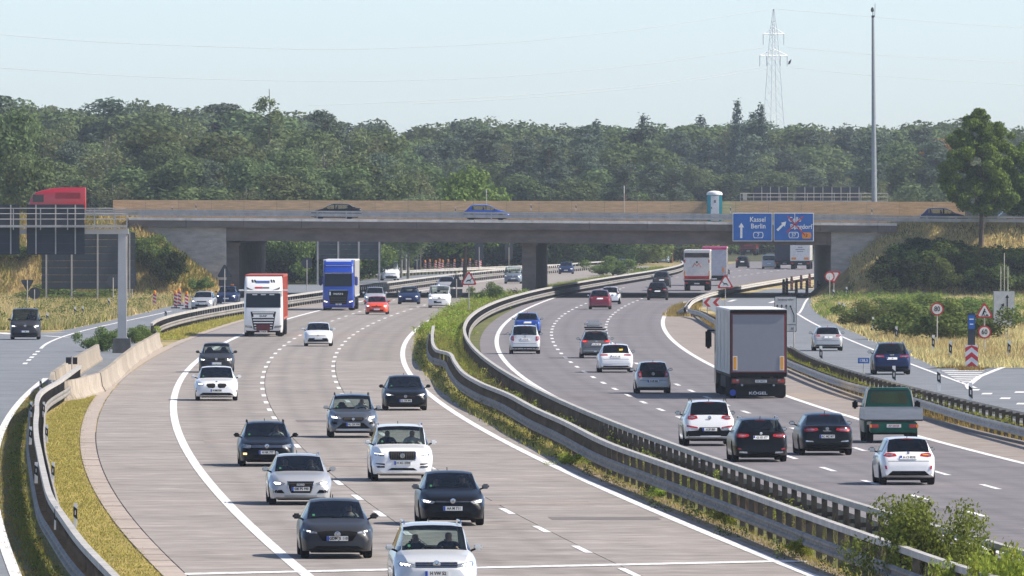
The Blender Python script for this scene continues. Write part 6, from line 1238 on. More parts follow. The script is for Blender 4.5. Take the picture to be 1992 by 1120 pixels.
v = car('hatchback_car', 'dark blue car behind the barrier near the white truck', GSL, 441, 591, None, -1, dict(L=4.5, W=1.82, H=1.5, paint=P_dblue), 1, rz=R(-4)); front(v, HL1, [(-.4,.6),(.4,.6),(.4,.68),(-.4,.68)], black, None, None, .45, ''); MB().bev(-.25, .1, 1.6, .5, .3, .14, .03).bev(.3, .1, 1.6, .35, .3, .12, .03).build('roof_load', orange_p, v.root)
v = car('delivery_van', 'white van standing beyond the bridge behind the barrier', GSL, 759, 546, None, -1, dict(VAN, L=5.2, H=2.15, W=1.98, zc=1.3, zs=1.25, hood=1.12, nose=.9, paint=P_white, panel=True), 1, 'van', rz=R(8)); front(v, [(.52,.82),(.56,.94),(.88,.98),(.9,.86)], [(-.5,.78),(.5,.78),(.5,.96),(-.5,.96)], galv_d, None, [(-.8,.28),(.8,.28),(.8,.5),(-.8,.5)], .6, '')
# ---- driving away
GA = 'cars driving away on the asphalt carriageway'
TL = [(.50,.90),(.52,.98),(.78,1.0),(.82,.92),(.78,.86)]
v = car('hatchback_car', 'small white hatchback with red tail lamps nearest the big bush', GA, 1764, 944, LANE_R, 1, dict(L=4.04, W=1.74, H=1.49, wb=2.49, fo=.82, zc=.98, cowl=1.02, zs=.97, zt=1.03, rr=.60, rwb=.24, paint=P_white, roofw=.66, rglass=glass_d, mirror=black, glass=glass_d))
rear(v, [(.36,.90),(.40,.975),(.60,1.0),(.77,.975),(.78,.90),(.60,.87)], .86, 'H CI 9078', (1.0, .045, 'disc'), [(-.66,.30),(.66,.30),(.50,.44),(-.50,.44)], refl=[(.66,.50),(.72,.50),(.74,.61),(.68,.60)], crease=.735)
v.patch('turn_signal', [(-.62,.925),(-.44,.925),(-.44,.95),(-.62,.955)], 1, amber, .02)
v = car('sport_utility_car', 'white SUV with black lower bumper behind the crash barrier', GA, 1378, 868, LANE_R, 1, dict(L=4.44, W=1.855, H=1.64, r=.355, zc=1.06, zs=1.06, zt=1.12, rr=.62, rwb=.22, gc=.22, paint=P_white, rails=galv_d, roofw=.67, mirror=black, glass=glass_d))
rear(v, [(.42,1.0),(.46,1.09),(.64,1.11),(.82,1.06),(.82,.98),(.62,.95)], .60, 'H SP 889', (1.02, .07, 'disc'), [(-.84,.30),(.84,.30),(.84,.54),(.40,.58),(.36,.68),(-.36,.68),(-.40,.58),(-.84,.54)], refl=[(.42,.64),(.82,.70),(.82,.76),(.44,.69)])
v = car('estate_car', 'glossy black estate with silver roof rails close to the white SUV', GA, 1477, 899, LANE_R, 1, dict(L=4.86, W=1.865, H=1.48, wb=2.84, fo=.95, zs=.97, zt=1.03, rr=.66, rwb=.24, paint=P_black, rails=alloy, roofw=.67, mirror=black, r=.335))
rear(v, [(.40,.87),(.42,.94),(.80,.96),(.84,.90),(.80,.84),(.60,.83)], .83, 'GS EE 577', (.965, .045, 'disc', plate_w), [(-.70,.24),(.70,.24),(.66,.36),(-.66,.36)], exh=[(.46,.30),(.74,.31),(.74,.37),(.48,.36)], refl=[(.66,.42),(.80,.44),(.80,.49),(.68,.46)], crease=.62)
v = car('saloon_car', 'black saloon with long red lamps and chrome emblem', GA, 1605, 886, LANE_R, 1, dict(L=4.85, W=1.87, H=1.46, wb=2.81, fo=.95, sedan=True, rr=1.35, rwb=.42, zt=1.06, zs=.98, paint=P_black, roofw=.65, mirror=black, r=.34, rglass=glass_d))
rear(v, [(.30,.88),(.34,.95),(.80,.97),(.84,.88),(.70,.82),(.44,.84)], .66, 'AC MZ 807', (.925, .06, 'ring'), [(-.72,.24),(.72,.24),(.68,.42),(-.68,.42)], exh=[(.46,.47),(.74,.48),(.74,.53),(.50,.51)], wiper=False, crease=.56)
lettering('TALISMAN', .06, chrome, v.root, (0, v.hit(0, .85, 1) + .02, .85), .02, rz=math.pi)
v = car('city_car', 'small silver city car with black glass tailgate', GA, 1270, 766, LANE_R, 1, dict(L=3.54, W=1.645, H=1.48, wb=2.42, fo=.58, zc=.99, cowl=.86, ws=.66, rr=.42, rwb=.16, zt=1.02, zs=.98, paint=P_silver, roofw=.68, r=.29, mirror=black, rglass=glass_d))
v.patch('tailgate_glass', [(-.52,.74),(.52,.74),(.56,1.02),(-.56,1.02)], 1, black, .006)
rear(v, [(.54,.74),(.52,.86),(.56,1.02),(.69,1.02),(.70,.80),(.64,.74)], .57, 'H UP 408', (.90, .075, 'disc', galv), [(-.6,.24),(.6,.24),(.56,.32),(-.56,.32)])
v = car('hatchback_car', 'white liftback with a yellow sticker in the rear window', GA, 1197, 725, LANE_R, 1, dict(L=4.69, W=1.83, H=1.47, wb=2.69, zt=1.0, zs=.97, rr=.72, rwb=.30, paint=P_white, roofw=.66, mirror=black, glass=glass_d))
rear(v, [(.40,.88),(.42,.94),(.80,.97),(.84,.91),(.76,.86)], .83, 'H OC 128', None, [(-.70,.24),(.70,.24),(.62,.36),(-.62,.36)], bar=[(-.72,.44),(.72,.44),(.72,.455),(-.72,.455)], crease=.68)
v.patch('sticker', [(.18,1.12),(.36,1.13),(.36,1.22),(.18,1.21)], 1, mat('sticker_yellow', (.8, .55, .02), .5), .012, mirror=True)
v = car('estate_car', 'grey brown estate carrying a silver roof box', GA, 1159, 697, LANE_R, 1, dict(L=4.56, W=1.80, H=1.50, zt=1.0, zs=.97, rr=.62, rwb=.26, paint=mat('paint_taupe', (.14, .13, .125), .34, .45, 1.0, var=.03), rails=alloy, roofw=.67, mirror=black), 2)
rear(v, [(.46,.90),(.48,1.0),(.80,1.02),(.82,.92),(.70,.88)], .78, 'H GV 227', (.94, .055, 'disc'), [(-.66,.24),(.66,.24),(.62,.34),(-.62,.34)], lit=tail_lit, bar=[(-.7,.42),(.7,.42),(.7,.44),(-.7,.44)])
MB().bev(.12, .3, 1.88, .98, 2.1, .40, .15).build('roof_box', P_silver, v.root, smooth=50); MB().box(.12, .3, 1.66, 1.0, 1.9, .07).build('box_base', black, v.root)
for y_ in (-.2, .9): MB().box(0, y_, 1.56, 1.16, .07, .06).build('cross_bar', black, v.root)
v = car('family_van', 'silver family van with tall red lamps behind a blue car', GA, 1021, 689, LANE_R, 1, dict(L=4.4, W=1.79, H=1.66, zc=1.06, cowl=.95, rr=.40, rwb=.14, zt=1.1, zs=1.05, hood=.92, nose=.72, roofw=.72, van=False, paint=P_pearl, rails=alloy, mirror=black), 2, 'car')
rear(v, [(.62,.76),(.62,1.02),(.82,1.04),(.84,.78)], .84, 'H TO 56', (1.0, .06, 'disc'), [(-.84,.28),(.84,.28),(.84,.42),(-.84,.42)])
v = car('hatchback_car', 'bright blue hatchback just ahead of the silver family van', GA, 1026, 651, LANE_R, 1, dict(L=4.36, W=1.79, H=1.45, paint=P_blue, mirror=black), 1); rear(v, [(.46,.84),(.48,.92),(.80,.95),(.82,.87)], .80, '', None, [(-.66,.24),(.66,.24),(.62,.36),(-.62,.36)])
v = car('sport_utility_car', 'dark red compact SUV in the shadow edge of the bridge', GA, 1167, 602, LANE_R, 1, dict(L=4.4, W=1.84, H=1.6, zt=1.06, zs=1.03, zc=1.06, hood=.92, nose=.72, r=.35, paint=P_red, mirror=black), 1); rear(v, [(.44,.86),(.46,.98),(.82,1.0),(.84,.90)], .88, '', None, [(-.8,.24),(.8,.24),(.78,.46),(-.78,.46)])
v = car('hatchback_car', 'small white hatchback just beyond the dark red SUV', GA, 1187, 592, LANE_R, 1, dict(L=3.9, W=1.74, H=1.5, paint=P_white, mirror=black), 1); rear(v, TL, .7, '', None, [(-.66,.24),(.66,.24),(.62,.36),(-.62,.36)])
v = car('sport_utility_car', 'black car in the bridge shadow, nearer of two dark cars', GA, 1279, 584, LANE_R, 1, dict(L=4.5, W=1.86, H=1.6, zt=1.06, zs=1.03, zc=1.06, hood=.92, nose=.72, r=.35, paint=P_black, mirror=black), 1); rear(v, TL, .8, '', None, None)
v = car('sport_utility_car', 'dark grey SUV under the bridge ahead of the black car', GA, 1287, 560, LANE_R, 1, dict(L=4.5, W=1.86, H=1.66, zt=1.1, zs=1.05, zc=1.08, hood=.94, nose=.74, r=.35, paint=P_dgrey, mirror=black), 1); rear(v, [(.5,.88),(.52,1.04),(.82,1.04),(.84,.90)], .8, '', None, None)
v = car('hatchback_car', 'small black car behind the barrier line far under the bridge', GA, 1444, 521, RBF, 1, dict(L=4.0, W=1.75, H=1.55, paint=P_black, mirror=black), 1); rear(v, [(.6,.86),(.6,1.1),(.78,1.1),(.82,.88)], .8, '', None, None)
v = car('family_van', 'silver family van far under the bridge below the blue signs', GA, 1496, 523, RBF, 1, dict(VAN, H=1.8, paint=P_silver), 1, 'van'); rear(v, [(.7,.8),(.7,1.1),(.86,1.1),(.88,.82)], .7, '', None, None)
# ---- right slip road
GR_ = 'cars on the right slip road'
v = car('estate_car', 'silver hatchback on the right slip road', GR_, 1610, 683, RRline, 1, dict(L=4.3, W=1.79, H=1.43, zt=.98, zs=.95, paint=P_silver, rails=alloy, mirror=black), 2); rear(v, [(.46,.84),(.48,.93),(.80,.95),(.83,.86)], .80, 'H', None, [(-.72,.24),(.72,.24),(.68,.38),(-.68,.38)])
v = car('sport_utility_car', 'dark blue SUV on the right slip road before the gore', GR_, 1734, 729, RRline, 1, dict(L=4.9, W=1.935, H=1.62, wb=2.93, zt=1.04, zs=1.02, zc=1.06, hood=.92, nose=.72, r=.36, paint=P_dblue, rails=alloy, mirror=black), 2); rear(v, [(.40,.90),(.40,.96),(.86,.99),(.88,.92),(.7,.87)], .82, 'H', (1.0, .07, 'rings'), [(-.84,.26),(.84,.26),(.80,.42),(-.80,.42)], bar=[(-.8,.885),(.8,.885),(.8,.90),(-.8,.90)])
# ---- on the bridge (seen from the side)
def bridge_car(name, label, px, yv, P, right, group='cars crossing on the bridge'):
    X = at(px, 400, yv).x; loc = Vector((X, yv, deck(X)))
    g = dict(L=4.3, fo=.88); g.update(P); ax = -g['L'] / 2 + g['fo']; rz = math.pi / 2 if right else -math.pi / 2; l2 = loc + Matrix.Rotation(rz, 3, 'Z') @ Vector((0, ax, 0))
    v = car(name, label, group, px, l2, None, -1, P, 1, rz=rz); front(v, HL1, None, black, None, None, .45, ''); rear(v, TL, .8, '', None, None); return v
bridge_car('saloon_car', 'black saloon crossing the bridge towards the left', 654, BY0 + 8.5, dict(L=4.65, H=1.45, sedan=True, rr=1.3, rwb=.45, zt=1.04, paint=P_black), False)
bridge_car('hatchback_car', 'blue hatchback crossing the middle of the bridge', 947, BY0 + 4.2, dict(L=4.25, H=1.46, paint=P_blue, glass=glass), True)
bridge_car('hatchback_car', 'dark blue hatchback crossing near the right end of the bridge', 1836, BY0 + 4.2, dict(L=4.35, H=1.47, paint=P_dblue), True)
v = bridge_car('emergency_car', 'white car with red stripe half cut by the right edge on the bridge road', 1990, BY0 + 4.2, dict(L=4.6, H=1.62, zc=1.05, zs=1.02, paint=P_white), True)
for s in (-1, 1): MB().box(s * .915, .1, .42, .02, 2.9, .2).build('red_stripe', red_p, v.root)
# ---------------------------------------------------------------- lorries, coach, pickup
def ringbody(rings, y_rear, rc=.22, rrc=.06):
    """rings: (z, y_front, half_width); plan outline = rounded rectangle"""
    V = []; Fs = []; n = 0
    for z, yf, hw in rings:
        P = []
        for sx, sy, r_ in ((1, -1, rc), (1, 1, rrc), (-1, 1, rrc), (-1, -1, rc)):
            cx, cy = sx * (hw - r_), (yf + r_) if sy < 0 else (y_rear - r_); a0 = {(1, -1): -90, (1, 1): 0, (-1, 1): 90, (-1, -1): 180}[(sx, sy)]
            for k in range(5): a = R(a0 + 22.5 * k); P.append((cx + r_ * math.cos(a), cy + r_ * math.sin(a), z))
        n = len(P); V += P
    for i in range(len(rings) - 1):
        for k in range(n): Fs.append((i * n + k, i * n + (k + 1) % n, (i + 1) * n + (k + 1) % n, (i + 1) * n + k))
    Fs += [tuple(range(n))[::-1], tuple((len(rings) - 1) * n + k for k in range(n))]
    return V, Fs
def rig(name, label, group, px, py, curve, face, length, anchor, rz=None):
    a = curve.slope(F * HC / (py - HY)) if curve is not None else 0.0; yaw = (-math.atan(a) if face < 0 else math.pi - math.atan(a)) if rz is None else rz
    loc = gp(px, py) - Matrix.Rotation(yaw, 3, 'Z') @ Vector((0, anchor, 0)); loc.z += .021
    return empty(name, loc, yaw, label, 'lorry', group)
def cab(root, y0, p, rings, W, depth=2.15):
    V, Fs = ringbody([(z, y0 + y, w_ * W / 2) for z, y, w_ in rings], y0 + depth); MB().add(V, Fs).build('cab', p, root, smooth=35)
    v = Veh(root, BVHTree.FromPolygons([Vector(q) for q in V], Fs), 30, True); return v
def lorry_wheels(root, ys, dual=()):
    for y in ys: add_wheels(root, .50, .33, 1.07, (y,))
    for y in dual: add_wheels(root, .50, .56, .97, (y,))
def trailer_box(root, y0, y1, W, H, zb, side, roof_m, frame_m, n_strap=0):
    L = y1 - y0; b = MB().bev(0, (y0 + y1) / 2, (zb + H) / 2, W, L, H - zb, .03).build('box_body', side, root)
    MB().bev(0, (y0 + y1) / 2, H - .0, W + .02, L + .01, .10, .03).build('roof', roof_m, root); MB().box(0, (y0 + y1) / 2, zb - .16, W - .1, L, .16).build('chassis', black, root)
    for i in range(n_strap):
        y = y0 + L * (i + .5) / n_strap
        for s in (-1, 1): MB().box(s * (W / 2 + .012), y, zb + .04, .02, .07, H - zb - .14).build('strap', frame_m, root)
    for s in (-1, 1): MB().box(s * (W / 2 + .006), (y0 + y1) / 2, zb - .02, .03, L - .02, .14).build('side_rail', frame_m, root)
    return b
GT = 'lorries coming towards the camera'
white_cab = [(.28, .10, .97), (.45, .02, .99), (.9, .0, 1.0), (1.6, .02, 1.0), (1.85, .06, 1.0), (2.3, .14, .995), (2.87, .26, .985), (2.95, .18, .98), (3.05, .22, .98), (3.4, .42, .97), (3.75, .72, .955), (3.88, 1.0, .93)]
t = rig('lorry', 'white lorry with slatted black grille pulling a red trailer', GT, 513, 655, L_left, -1, 16.5, -6.85, rz=.0); tw = paint('lorry_white', (.80, .80, .78))
v = cab(t, -8.25, tw, white_cab, 2.5); tr_red = mat('trailer_red', (.48, .085, .045), .5, coat=.3, var=.1)
ws = v.patch('windscreen', [(-1.13, 1.88), (1.13, 1.88), (1.10, 2.84), (-1.10, 2.84)], -1, glass_d, .012); v.patch('sun_visor', [(-1.16, 2.80), (1.16, 2.80), (1.16, 2.96), (-1.16, 2.96)], -1, tw, .13)
for x in (-.55, 0, .55): v.patch('visor_card', [(x - .16, 2.68), (x + .16, 2.68), (x + .16, 2.76), (x - .16, 2.76)], -1, plate_w, .016, ws)
gr = v.patch('grille', [(-.62, .46), (.62, .46), (.80, 1.50), (.82, 1.62), (-.82, 1.62), (-.80, 1.50)], -1, black, .008)
for z, w_ in ((1.545, .70), (1.40, .62), (1.25, .70), (1.08, .67), (.91, .62), (.74, .60), (.57, .56)): v.patch('grille_slat', [(-w_, z - .035), (w_, z - .035), (w_, z + .035), (-w_, z + .035)], -1, tw, .03, gr)
v.patch('name_panel', [(-.62, 1.26), (.62, 1.26), (.64, 1.44), (-.64, 1.44)], -1, tw, .032, gr); lettering('DAF', .17, ink, t, (0, v.hit(0, 1.33, -1) - .05, 1.33), .03, 1.5)
v.patch('red_panel', [(-.44, .36), (.42, .36), (.44, .80), (-.46, .80)], -1, mat('dark_red_panel', (.12, .008, .014), .5), .045)
for mi in (False, True): v.patch('headlight', [(.68, .55), (1.16, .60), (1.18, .74), (.74, .70)], -1, lamp_glass, .015, mirror=mi)
v.patch('roof_light_bar', [(-.48, 3.46), (.40, 3.46), (.40, 3.62), (-.48, 3.62)], -1, mat('light_bar_blue', (.07, .11, .28), .3), .03)
v.patch('banner', [(-.54, 3.11), (-.06, 3.11), (-.06, 3.22), (-.54, 3.22)], -1, red_p, .02); v.patch('banner', [(-.05, 3.12), (.38, 3.12), (.38, 3.20), (-.05, 3.20)], -1, galv_d, .02)
for x in (-.72, .50):
    for k in (0, .16): v.patch('roof_mark', [(x + k, 3.50), (x + k + .1, 3.50), (x + k + .05, 3.68), (x + k - .05, 3.68)], -1, ink, .02)
for s in (-1, 1): MB().bev(s * 1.42, -8.0, 3.0, .36, .14, .10, .03).build('mirror_camera', tw, t); v.patch('air_deflector', [(s * .62, 3.02), (s * 1.05, 3.06), (s * 1.1, 3.22), (s * .9, 3.12)], -1, galv_d, .015); MB().box(s * 1.12, -6.8, .9, .08, 2.0, .1).build('step', black, t)
v.plate(.34, -1, 'H LK 88', off=.05); v.patch('bumper_gap', [(-1.1, .28), (1.1, .28), (1.1, .33), (-1.1, .33)], -1, black, .012); MB().box(0, -7.0, .3, 2.2, 2.4, .5).build('chassis', black, t)
trailer_box(t, -6.0, 8.25, 2.50, 3.93, 1.1, tr_red, tr_red, tr_red, 8); lorry_wheels(t, (-6.85, 3.9, 5.2, 6.5), (-3.2,))
blue_cab = [(.22, .10, .97), (.4, .02, .99), (.9, .0, 1.0), (1.6, .02, 1.0), (1.85, .06, 1.0), (2.3, .14, .995), (2.96, .28, .985), (3.02, .22, .98), (3.12, .30, .975), (3.55, .62, .965), (3.60, .56, .965), (3.90, .78, .95), (4.02, 1.1, .92)]
t = rig('lorry', 'blue lorry with dark grille and pale grey trailer', GT, 659, 604, L_left, -1, 16.5, -6.85, rz=-.012); v = cab(t, -8.25, P_man, blue_cab, 2.5)
v.patch('windscreen', [(-1.12, 1.92), (1.12, 1.92), (1.08, 2.92), (-1.08, 2.92)], -1, glass_d, .012); v.patch('sun_visor', [(-1.12, 2.93), (1.12, 2.93), (1.12, 3.02), (-1.12, 3.02)], -1, lamp_glass, .12); v.patch('roof_trim', [(-1.0, 3.56), (1.0, 3.56), (.98, 3.61), (-.98, 3.61)], -1, plate_w, .03); v.patch('roof_edge', [(-1.02, 3.93), (1.02, 3.93), (1.0, 3.99), (-1.0, 3.99)], -1, plate_w, .03)
gr = v.patch('grille', [(-.66, .50), (.66, .50), (.80, 1.60), (-.80, 1.60)], -1, black, .01)
for z in (.62, .80, .98): v.patch('grille_slat', [(-.62, z), (.62, z), (.62, z + .05), (-.62, z + .05)], -1, galv_d, .03, gr)
v.patch('chrome_strip', [(-.76, 1.60), (.76, 1.60), (.7, 1.66), (-.7, 1.66)], -1, chrome, .02); lettering('MAN', .22, chrome, t, (0, v.hit(0, 1.32, -1) - .03, 1.32), .03, 1.6); v.patch('emblem', [(-.72, 1.22), (-.60, 1.22), (-.60, 1.50), (-.72, 1.50)], -1, chrome, .03)
for mi in (False, True):
    o = v.patch('headlight', [(.78, .60), (1.18, .70), (1.20, .86), (.82, .74)], -1, lamp_glass, .015, mirror=mi); v.patch('lamp_glow', [(.88, .66), (1.14, .72), (1.14, .77), (.88, .71)], -1, lamp_lit, .022, o, mirror=mi)
v.plate(.50, -1, 'H MN 12', off=.05)
for s in (-1, 1): MB().bev(s * 1.42, -7.9, 2.35, .26, .2, .72, .06).build('mirror', P_man if s > 0 else P_dblue, t, smooth=40); MB().tube([(s * 1.2, -7.8, 2.7), (s * 1.42, -7.85, 2.66)], .03).build('mirror_arm', black, t)
grey_tarp = mat('grey_tarpaulin', (.40, .39, .37), .7, var=.12, scale=.6, bump=.15); MB().box(0, -7.0, .3, 2.2, 2.4, .5).build('chassis', black, t)
trailer_box(t, -6.0, 8.25, 2.55, 4.0, 1.1, grey_tarp, white_p, grey_tarp, 5); lorry_wheels(t, (-6.85, 3.9, 5.2, 6.5), (-3.2,))
# the big grey trailer seen from behind
t = rig('lorry', 'big lorry with a flat grey rear panel framed in red, driving away', 'lorries driving away', 1474, 776, R_2, 1, 16.5, 7.6)
side_m = mat('grey_side_tarpaulin', (.60, .56, .50), .7, var=.14, scale=.7, bump=.2); trailer_box(t, -6.0, 8.25, 2.55, 3.92, 1.12, side_m, white_p, side_m, 4)
yb = 8.25
MB().bev(0, yb + .03, 2.52, 2.53, .06, 2.86, .02).build('rear_frame', galv_d, t); MB().box(0, yb + .065, 1.16, 2.40, .02, 2.62).build('red_frame', mat('frame_red', (.22, .012, .02), .5), t); MB().box(0, yb + .082, 1.21, 2.28, .016, 2.52).build('rear_panel', mat('flat_grey_panel', (.25, .26, .285), .55, var=.03), t); MB().box(0, yb + .09, 3.80, 2.5, .1, .12).build('top_ledge', black, t)
for x in (-1.04, 1.04): MB().box(x, yb + .095, 1.27, .20, .016, .62).build('reflector_frame', plate_w, t); MB().box(x, yb + .104, 1.30, .14, .012, .56).build('orange_reflector', mat('reflector_orange', (.78, .34, .02), .4), t)
MB().box(0, yb + .02, 1.00, 2.5, .12, .16).build('door_sill', black, t); MB().box(0, yb - .1, .66, 2.4, .12, .24).build('light_bar', galv_d, t)
for x in (-1.0, 1.0): MB().bev(x, yb - .02, .79, .32, .06, .16, .02).build('tail_light', tail_red, t); MB().box(x * .93, yb + .02, .79, .1, .02, .08).build('lamp_core', lamp_glass, t)
for x in (-.68, .72): MB().lathe([(.06, 0), (.05, .05), (0, .06)], 12, 'y', (x, yb - .06, .60)).build('reverse_lamp', lamp_glass, t)
pl = MB().box(-.12, yb - .035, .72, .52, .015, .12).build('number_plate', plate_w, t); o = link('lettering', text_mesh('KC 58721', .1, ink), pl, (-.12, yb - .025, .78)); o.rotation_euler = (R(90), 0, math.pi)
MB().box(0, yb - .32, .10, 2.46, .03, .50).build('mudflap', rubber, t); o = link('lettering', text_mesh('KÖGEL', .17, plate_w, .03), t, (0, yb - .29, .24)); o.rotation_euler = (R(90), 0, math.pi); o.scale = (1.5, 1, 1)
o = MB().lathe([(.14, 0), (.14, .01), (0, .012)], 18, 'y', (1.12, yb - .3, .27)).build('roundel', plate_b, t); o.scale = (1, 1, 1)
MB().bev(0, -7.1, 1.9, 2.5, 2.1, 3.2, .15).build('cab', P_dgrey, t); lorry_wheels(t, (-6.85, 3.9, 5.2, 6.5), (-3.2,))
for s in (-1, 1): MB().bev(s * 1.52, -8.0, 2.45, .28, .2, .85, .07).build('mirror', black, t); MB().tube([(s * 1.2, -8.0, 2.85), (s * 1.5, -8.0, 2.85)], .04).build('mirror_arm', black, t); MB().box(s * 1.18, 0, .42, .05, 5.0, .5).build('side_guard', galv_d, t)
# distant lorries
def rear_lorry(label, px, py, H, W, side, rear_m, curve, roof=white_p, name='lorry', L=12.0):
    t = rig(name, label, 'lorries driving away', px, py, curve, 1, L, L / 2 - 1.2); trailer_box(t, -L / 2 + 2.3, L / 2, W, H, 1.05, side, roof, galv_d, 4); y = L / 2
    MB().bev(0, y + .02, (H + 1.1) / 2, W - .04, .05, H - 1.15, .02).build('rear_panel', rear_m, t); MB().box(0, y - .1, .6, W - .2, .15, .3).build('bumper', black, t); MB().bev(0, -L / 2 + 1.1, 1.9, 2.45, 2.1, 2.9, .15).build('cab', P_dgrey, t)
    for x in (-1, 1): MB().bev(x * (W / 2 - .25), y + .01, .78, .34, .06, .18, .02).build('tail_light', tail_red, t)
    pl = MB().box(0, y + .0, .66, .52, .02, .12).build('number_plate', plate_w, t); lorry_wheels(t, (-L / 2 + 1.4, L / 2 - 2.2), (L / 2 - 3.5,)); return t, y
t, y = rear_lorry('white box lorry with red edged tail lift under the bridge', 1356, 566, 3.95, 2.55, white_p, white_p, R_2)
MB().box(0, y + .055, 3.25, 2.4, .03, .45).build('upper_flap', galv_d, t); MB().box(0, y + .06, 1.14, 2.45, .03, .32).build('red_edge', red_p, t); MB().box(0, y + .078, 1.2, 1.7, .012, .14).build('tail_lift_plate', mat('dark_red_panel2', (.2, .015, .02), .5), t)
for s in (-1, 1):
    MB().box(s * 1.2, y + .06, 1.4, .1, .02, .55).build('orange_reflector', orange_p, t); MB().box(s * 1.18, y + .06, 2.75, .12, .02, .3).build('red_mark', red_p, t)
for a_, b_ in (((-.42, 2.3), (-.2, 2.7)), ((-.2, 2.7), (.0, 2.4)), ((.0, 2.4), (.2, 2.7)), ((.2, 2.7), (.42, 2.3))): MB().tube([(a_[0], y + .06, a_[1]), (b_[0], y + .06, b_[1])], .035, 5).build('emblem_line', mat('emblem_rose', (.5, .16, .13), .5), t)
MB().lathe([(.1, 0), (.0, .03)], 12, 'y', (0, y + .05, 2.8)).build('emblem_dot', ink, t)
pink = mat('pink_paint', (.55, .05, .16), .5); t, y = rear_lorry('grey trailer with pink top edge beside the white box lorry', 1390, 556, 4.0, 2.55, mat('pale_side', (.55, .54, .52), .6), mat('pale_panel', (.42, .44, .52), .5), R_2, pink); MB().box(0, y + .05, 3.72, 2.5, .03, .22).build('pink_edge', pink, t); MB().box(.95, y + .06, 1.35, .2, .02, .55).build('orange_reflector', orange_p, t); MB().box(-.95, y + .06, 1.35, .2, .02, .55).build('orange_reflector', orange_p, t)
t, y = rear_lorry('white lorry with red lettering below the crossed out blue sign', 1557, 524, 4.0, 2.55, mat('pale_side', (.55, .54, .52), .6), white_p, RBF); o = link('lettering', text_mesh('LIPPMANN', .38, red_p, .03), t, (0, y + .06, 3.6)); o.rotation_euler = (R(90), 0, math.pi)
for z, w_ in ((3.1, 1.5), (2.75, .6), (2.5, 1.2), (2.25, .8)): MB().box(0, y + .05, z, w_, .012, .09).build('text_line', mat('mark_grey', (.2, .22, .24), .5), t)
for s in (-1, 1): MB().box(s * .8, y + .055, 1.25, .6, .02, .28).build('orange_reflector', orange_p, t)
t, y = rear_lorry('dark lorry mostly hidden behind the white lettered one', 1527, 523, 3.9, 2.5, mat('dark_side', (.03, .035, .06), .5), mat('dark_panel', (.03, .035, .07), .5), RBF, black)
t, y = rear_lorry('white lorry front far off beside the right abutment', 1606, 492, 3.8, 2.5, white_p, P_white, RBF, white_p); MB().box(.4, y + .06, 1.7, 1.4, .03, 1.5).build('dark_panel', black, t)
t, y = rear_lorry('dark red coach beyond the barrier below the blue signs', 1456, 497, 3.6, 2.55, P_tred, P_red, RBF, P_tred, 'coach'); t['category'] = 'coach'; MB().box(0, y + .055, 2.35, 2.1, .02, .9).build('rear_window', glass_d, t); MB().box(0, y + .06, 1.5, 1.4, .02, .3).build('red_board', red_p, t)
# green pickup with aluminium bed
t = empty('pickup_lorry', gp(1735, 862) - Matrix.Rotation(math.pi - math.atan(R_2.slope(420)), 3, 'Z') @ Vector((0, 1.55, 0)) + Vector((0, 0, .02)), math.pi - math.atan(R_2.slope(420)), 'green pickup with grey drop side bed driving away', 'pickup', 'lorries driving away')
V, Fs = ringbody([(.35, -2.5, .90), (.9, -2.55, .92), (1.15, -2.2, .92), (1.32, -1.62, .90), (1.80, -1.2, .80), (1.93, -1.0, .76), (1.97, -.8, .70)], .12, .12, .1); MB().add(V, Fs).build('cab', P_green, t, smooth=40); v = Veh(t, BVHTree.FromPolygons([Vector(q) for q in V], Fs), 20, True)
v.patch('rear_window', [(-.68, 1.40), (.68, 1.40), (.64, 1.80), (-.64, 1.80)], 1, glass, .01); MB().box(0, .06, 1.38, 1.36, .02, .42).build('cab_interior', mat('cab_inside', (.10, .13, .12), .7), t)  # plain grey green panel behind the rear window
for s in (-1, 1): MB().bev(s * .3, .092, 1.53, .26, .02, .26, .01).build('headrest', seat_m, t)
v.patch('window_frame', [(-.74, 1.84), (.74, 1.84), (.72, 1.90), (-.72, 1.90)], 1, P_dgrey, .006)
for s in (-1, 1): MB().tube([(s * .90, .1, 1.28), (s * .80, .12, 1.86), (s * .70, .12, 1.97)], .025, 6).build('cab_edge', galv, t)
alu = mat('aluminium_boards', (.40, .41, .42), .45, .5, var=.1, scale=1.2, stretch=(1, 1, 6)); MB().box(0, 1.35, .80, 2.1, 2.5, .08).build('bed_floor', galv_d, t)
for k in range(3): MB().box(0, 2.6, .86 + k * .135, 2.1, .03, .13).build('tailboard', alu, t)
for s in (-1, 1):
    for k in range(3): MB().box(s * 1.04, 1.35, .86 + k * .135, .03, 2.46, .13).build('sideboard', alu, t)
MB().box(0, .16, .86, 2.1, .03, .42).build('headboard', alu, t); MB().bev(0, 1.6, .58, 1.7, 2.0, .40, .04).build('rear_body', P_green, t); MB().box(0, 2.4, .40, 1.6, .12, .16).build('bumper', black, t)
for s in (-1, 1): MB().bev(s * .72, 2.6, .62, .34, .05, .13, .02).build('tail_light', tail_red, t); MB().bev(s * .84, 2.605, .62, .10, .05, .12, .02).build('turn_signal', amber, t)
pl = MB().box(0, 2.6, .57, .52, .02, .12).build('number_plate', plate_w, t); o = link('lettering', text_mesh('AP 06028', .1, tail_red), pl, (0, 2.615, .63)); o.rotation_euler = (R(90), 0, math.pi)
add_wheels(t, .33, .22, .80, (-1.6, 1.55)); MB().box(0, -.2, .3, 1.4, 4.0, .3).build('chassis', black, t)
for s in (-1, 1): MB().bev(s * 1.14, -1.35, 1.33, .2, .12, .30, .05).build('mirror', black, t); MB().tube([(s * .86, -1.3, 1.28), (s * 1.1, -1.33, 1.28)], .025).build('mirror_arm', black, t)
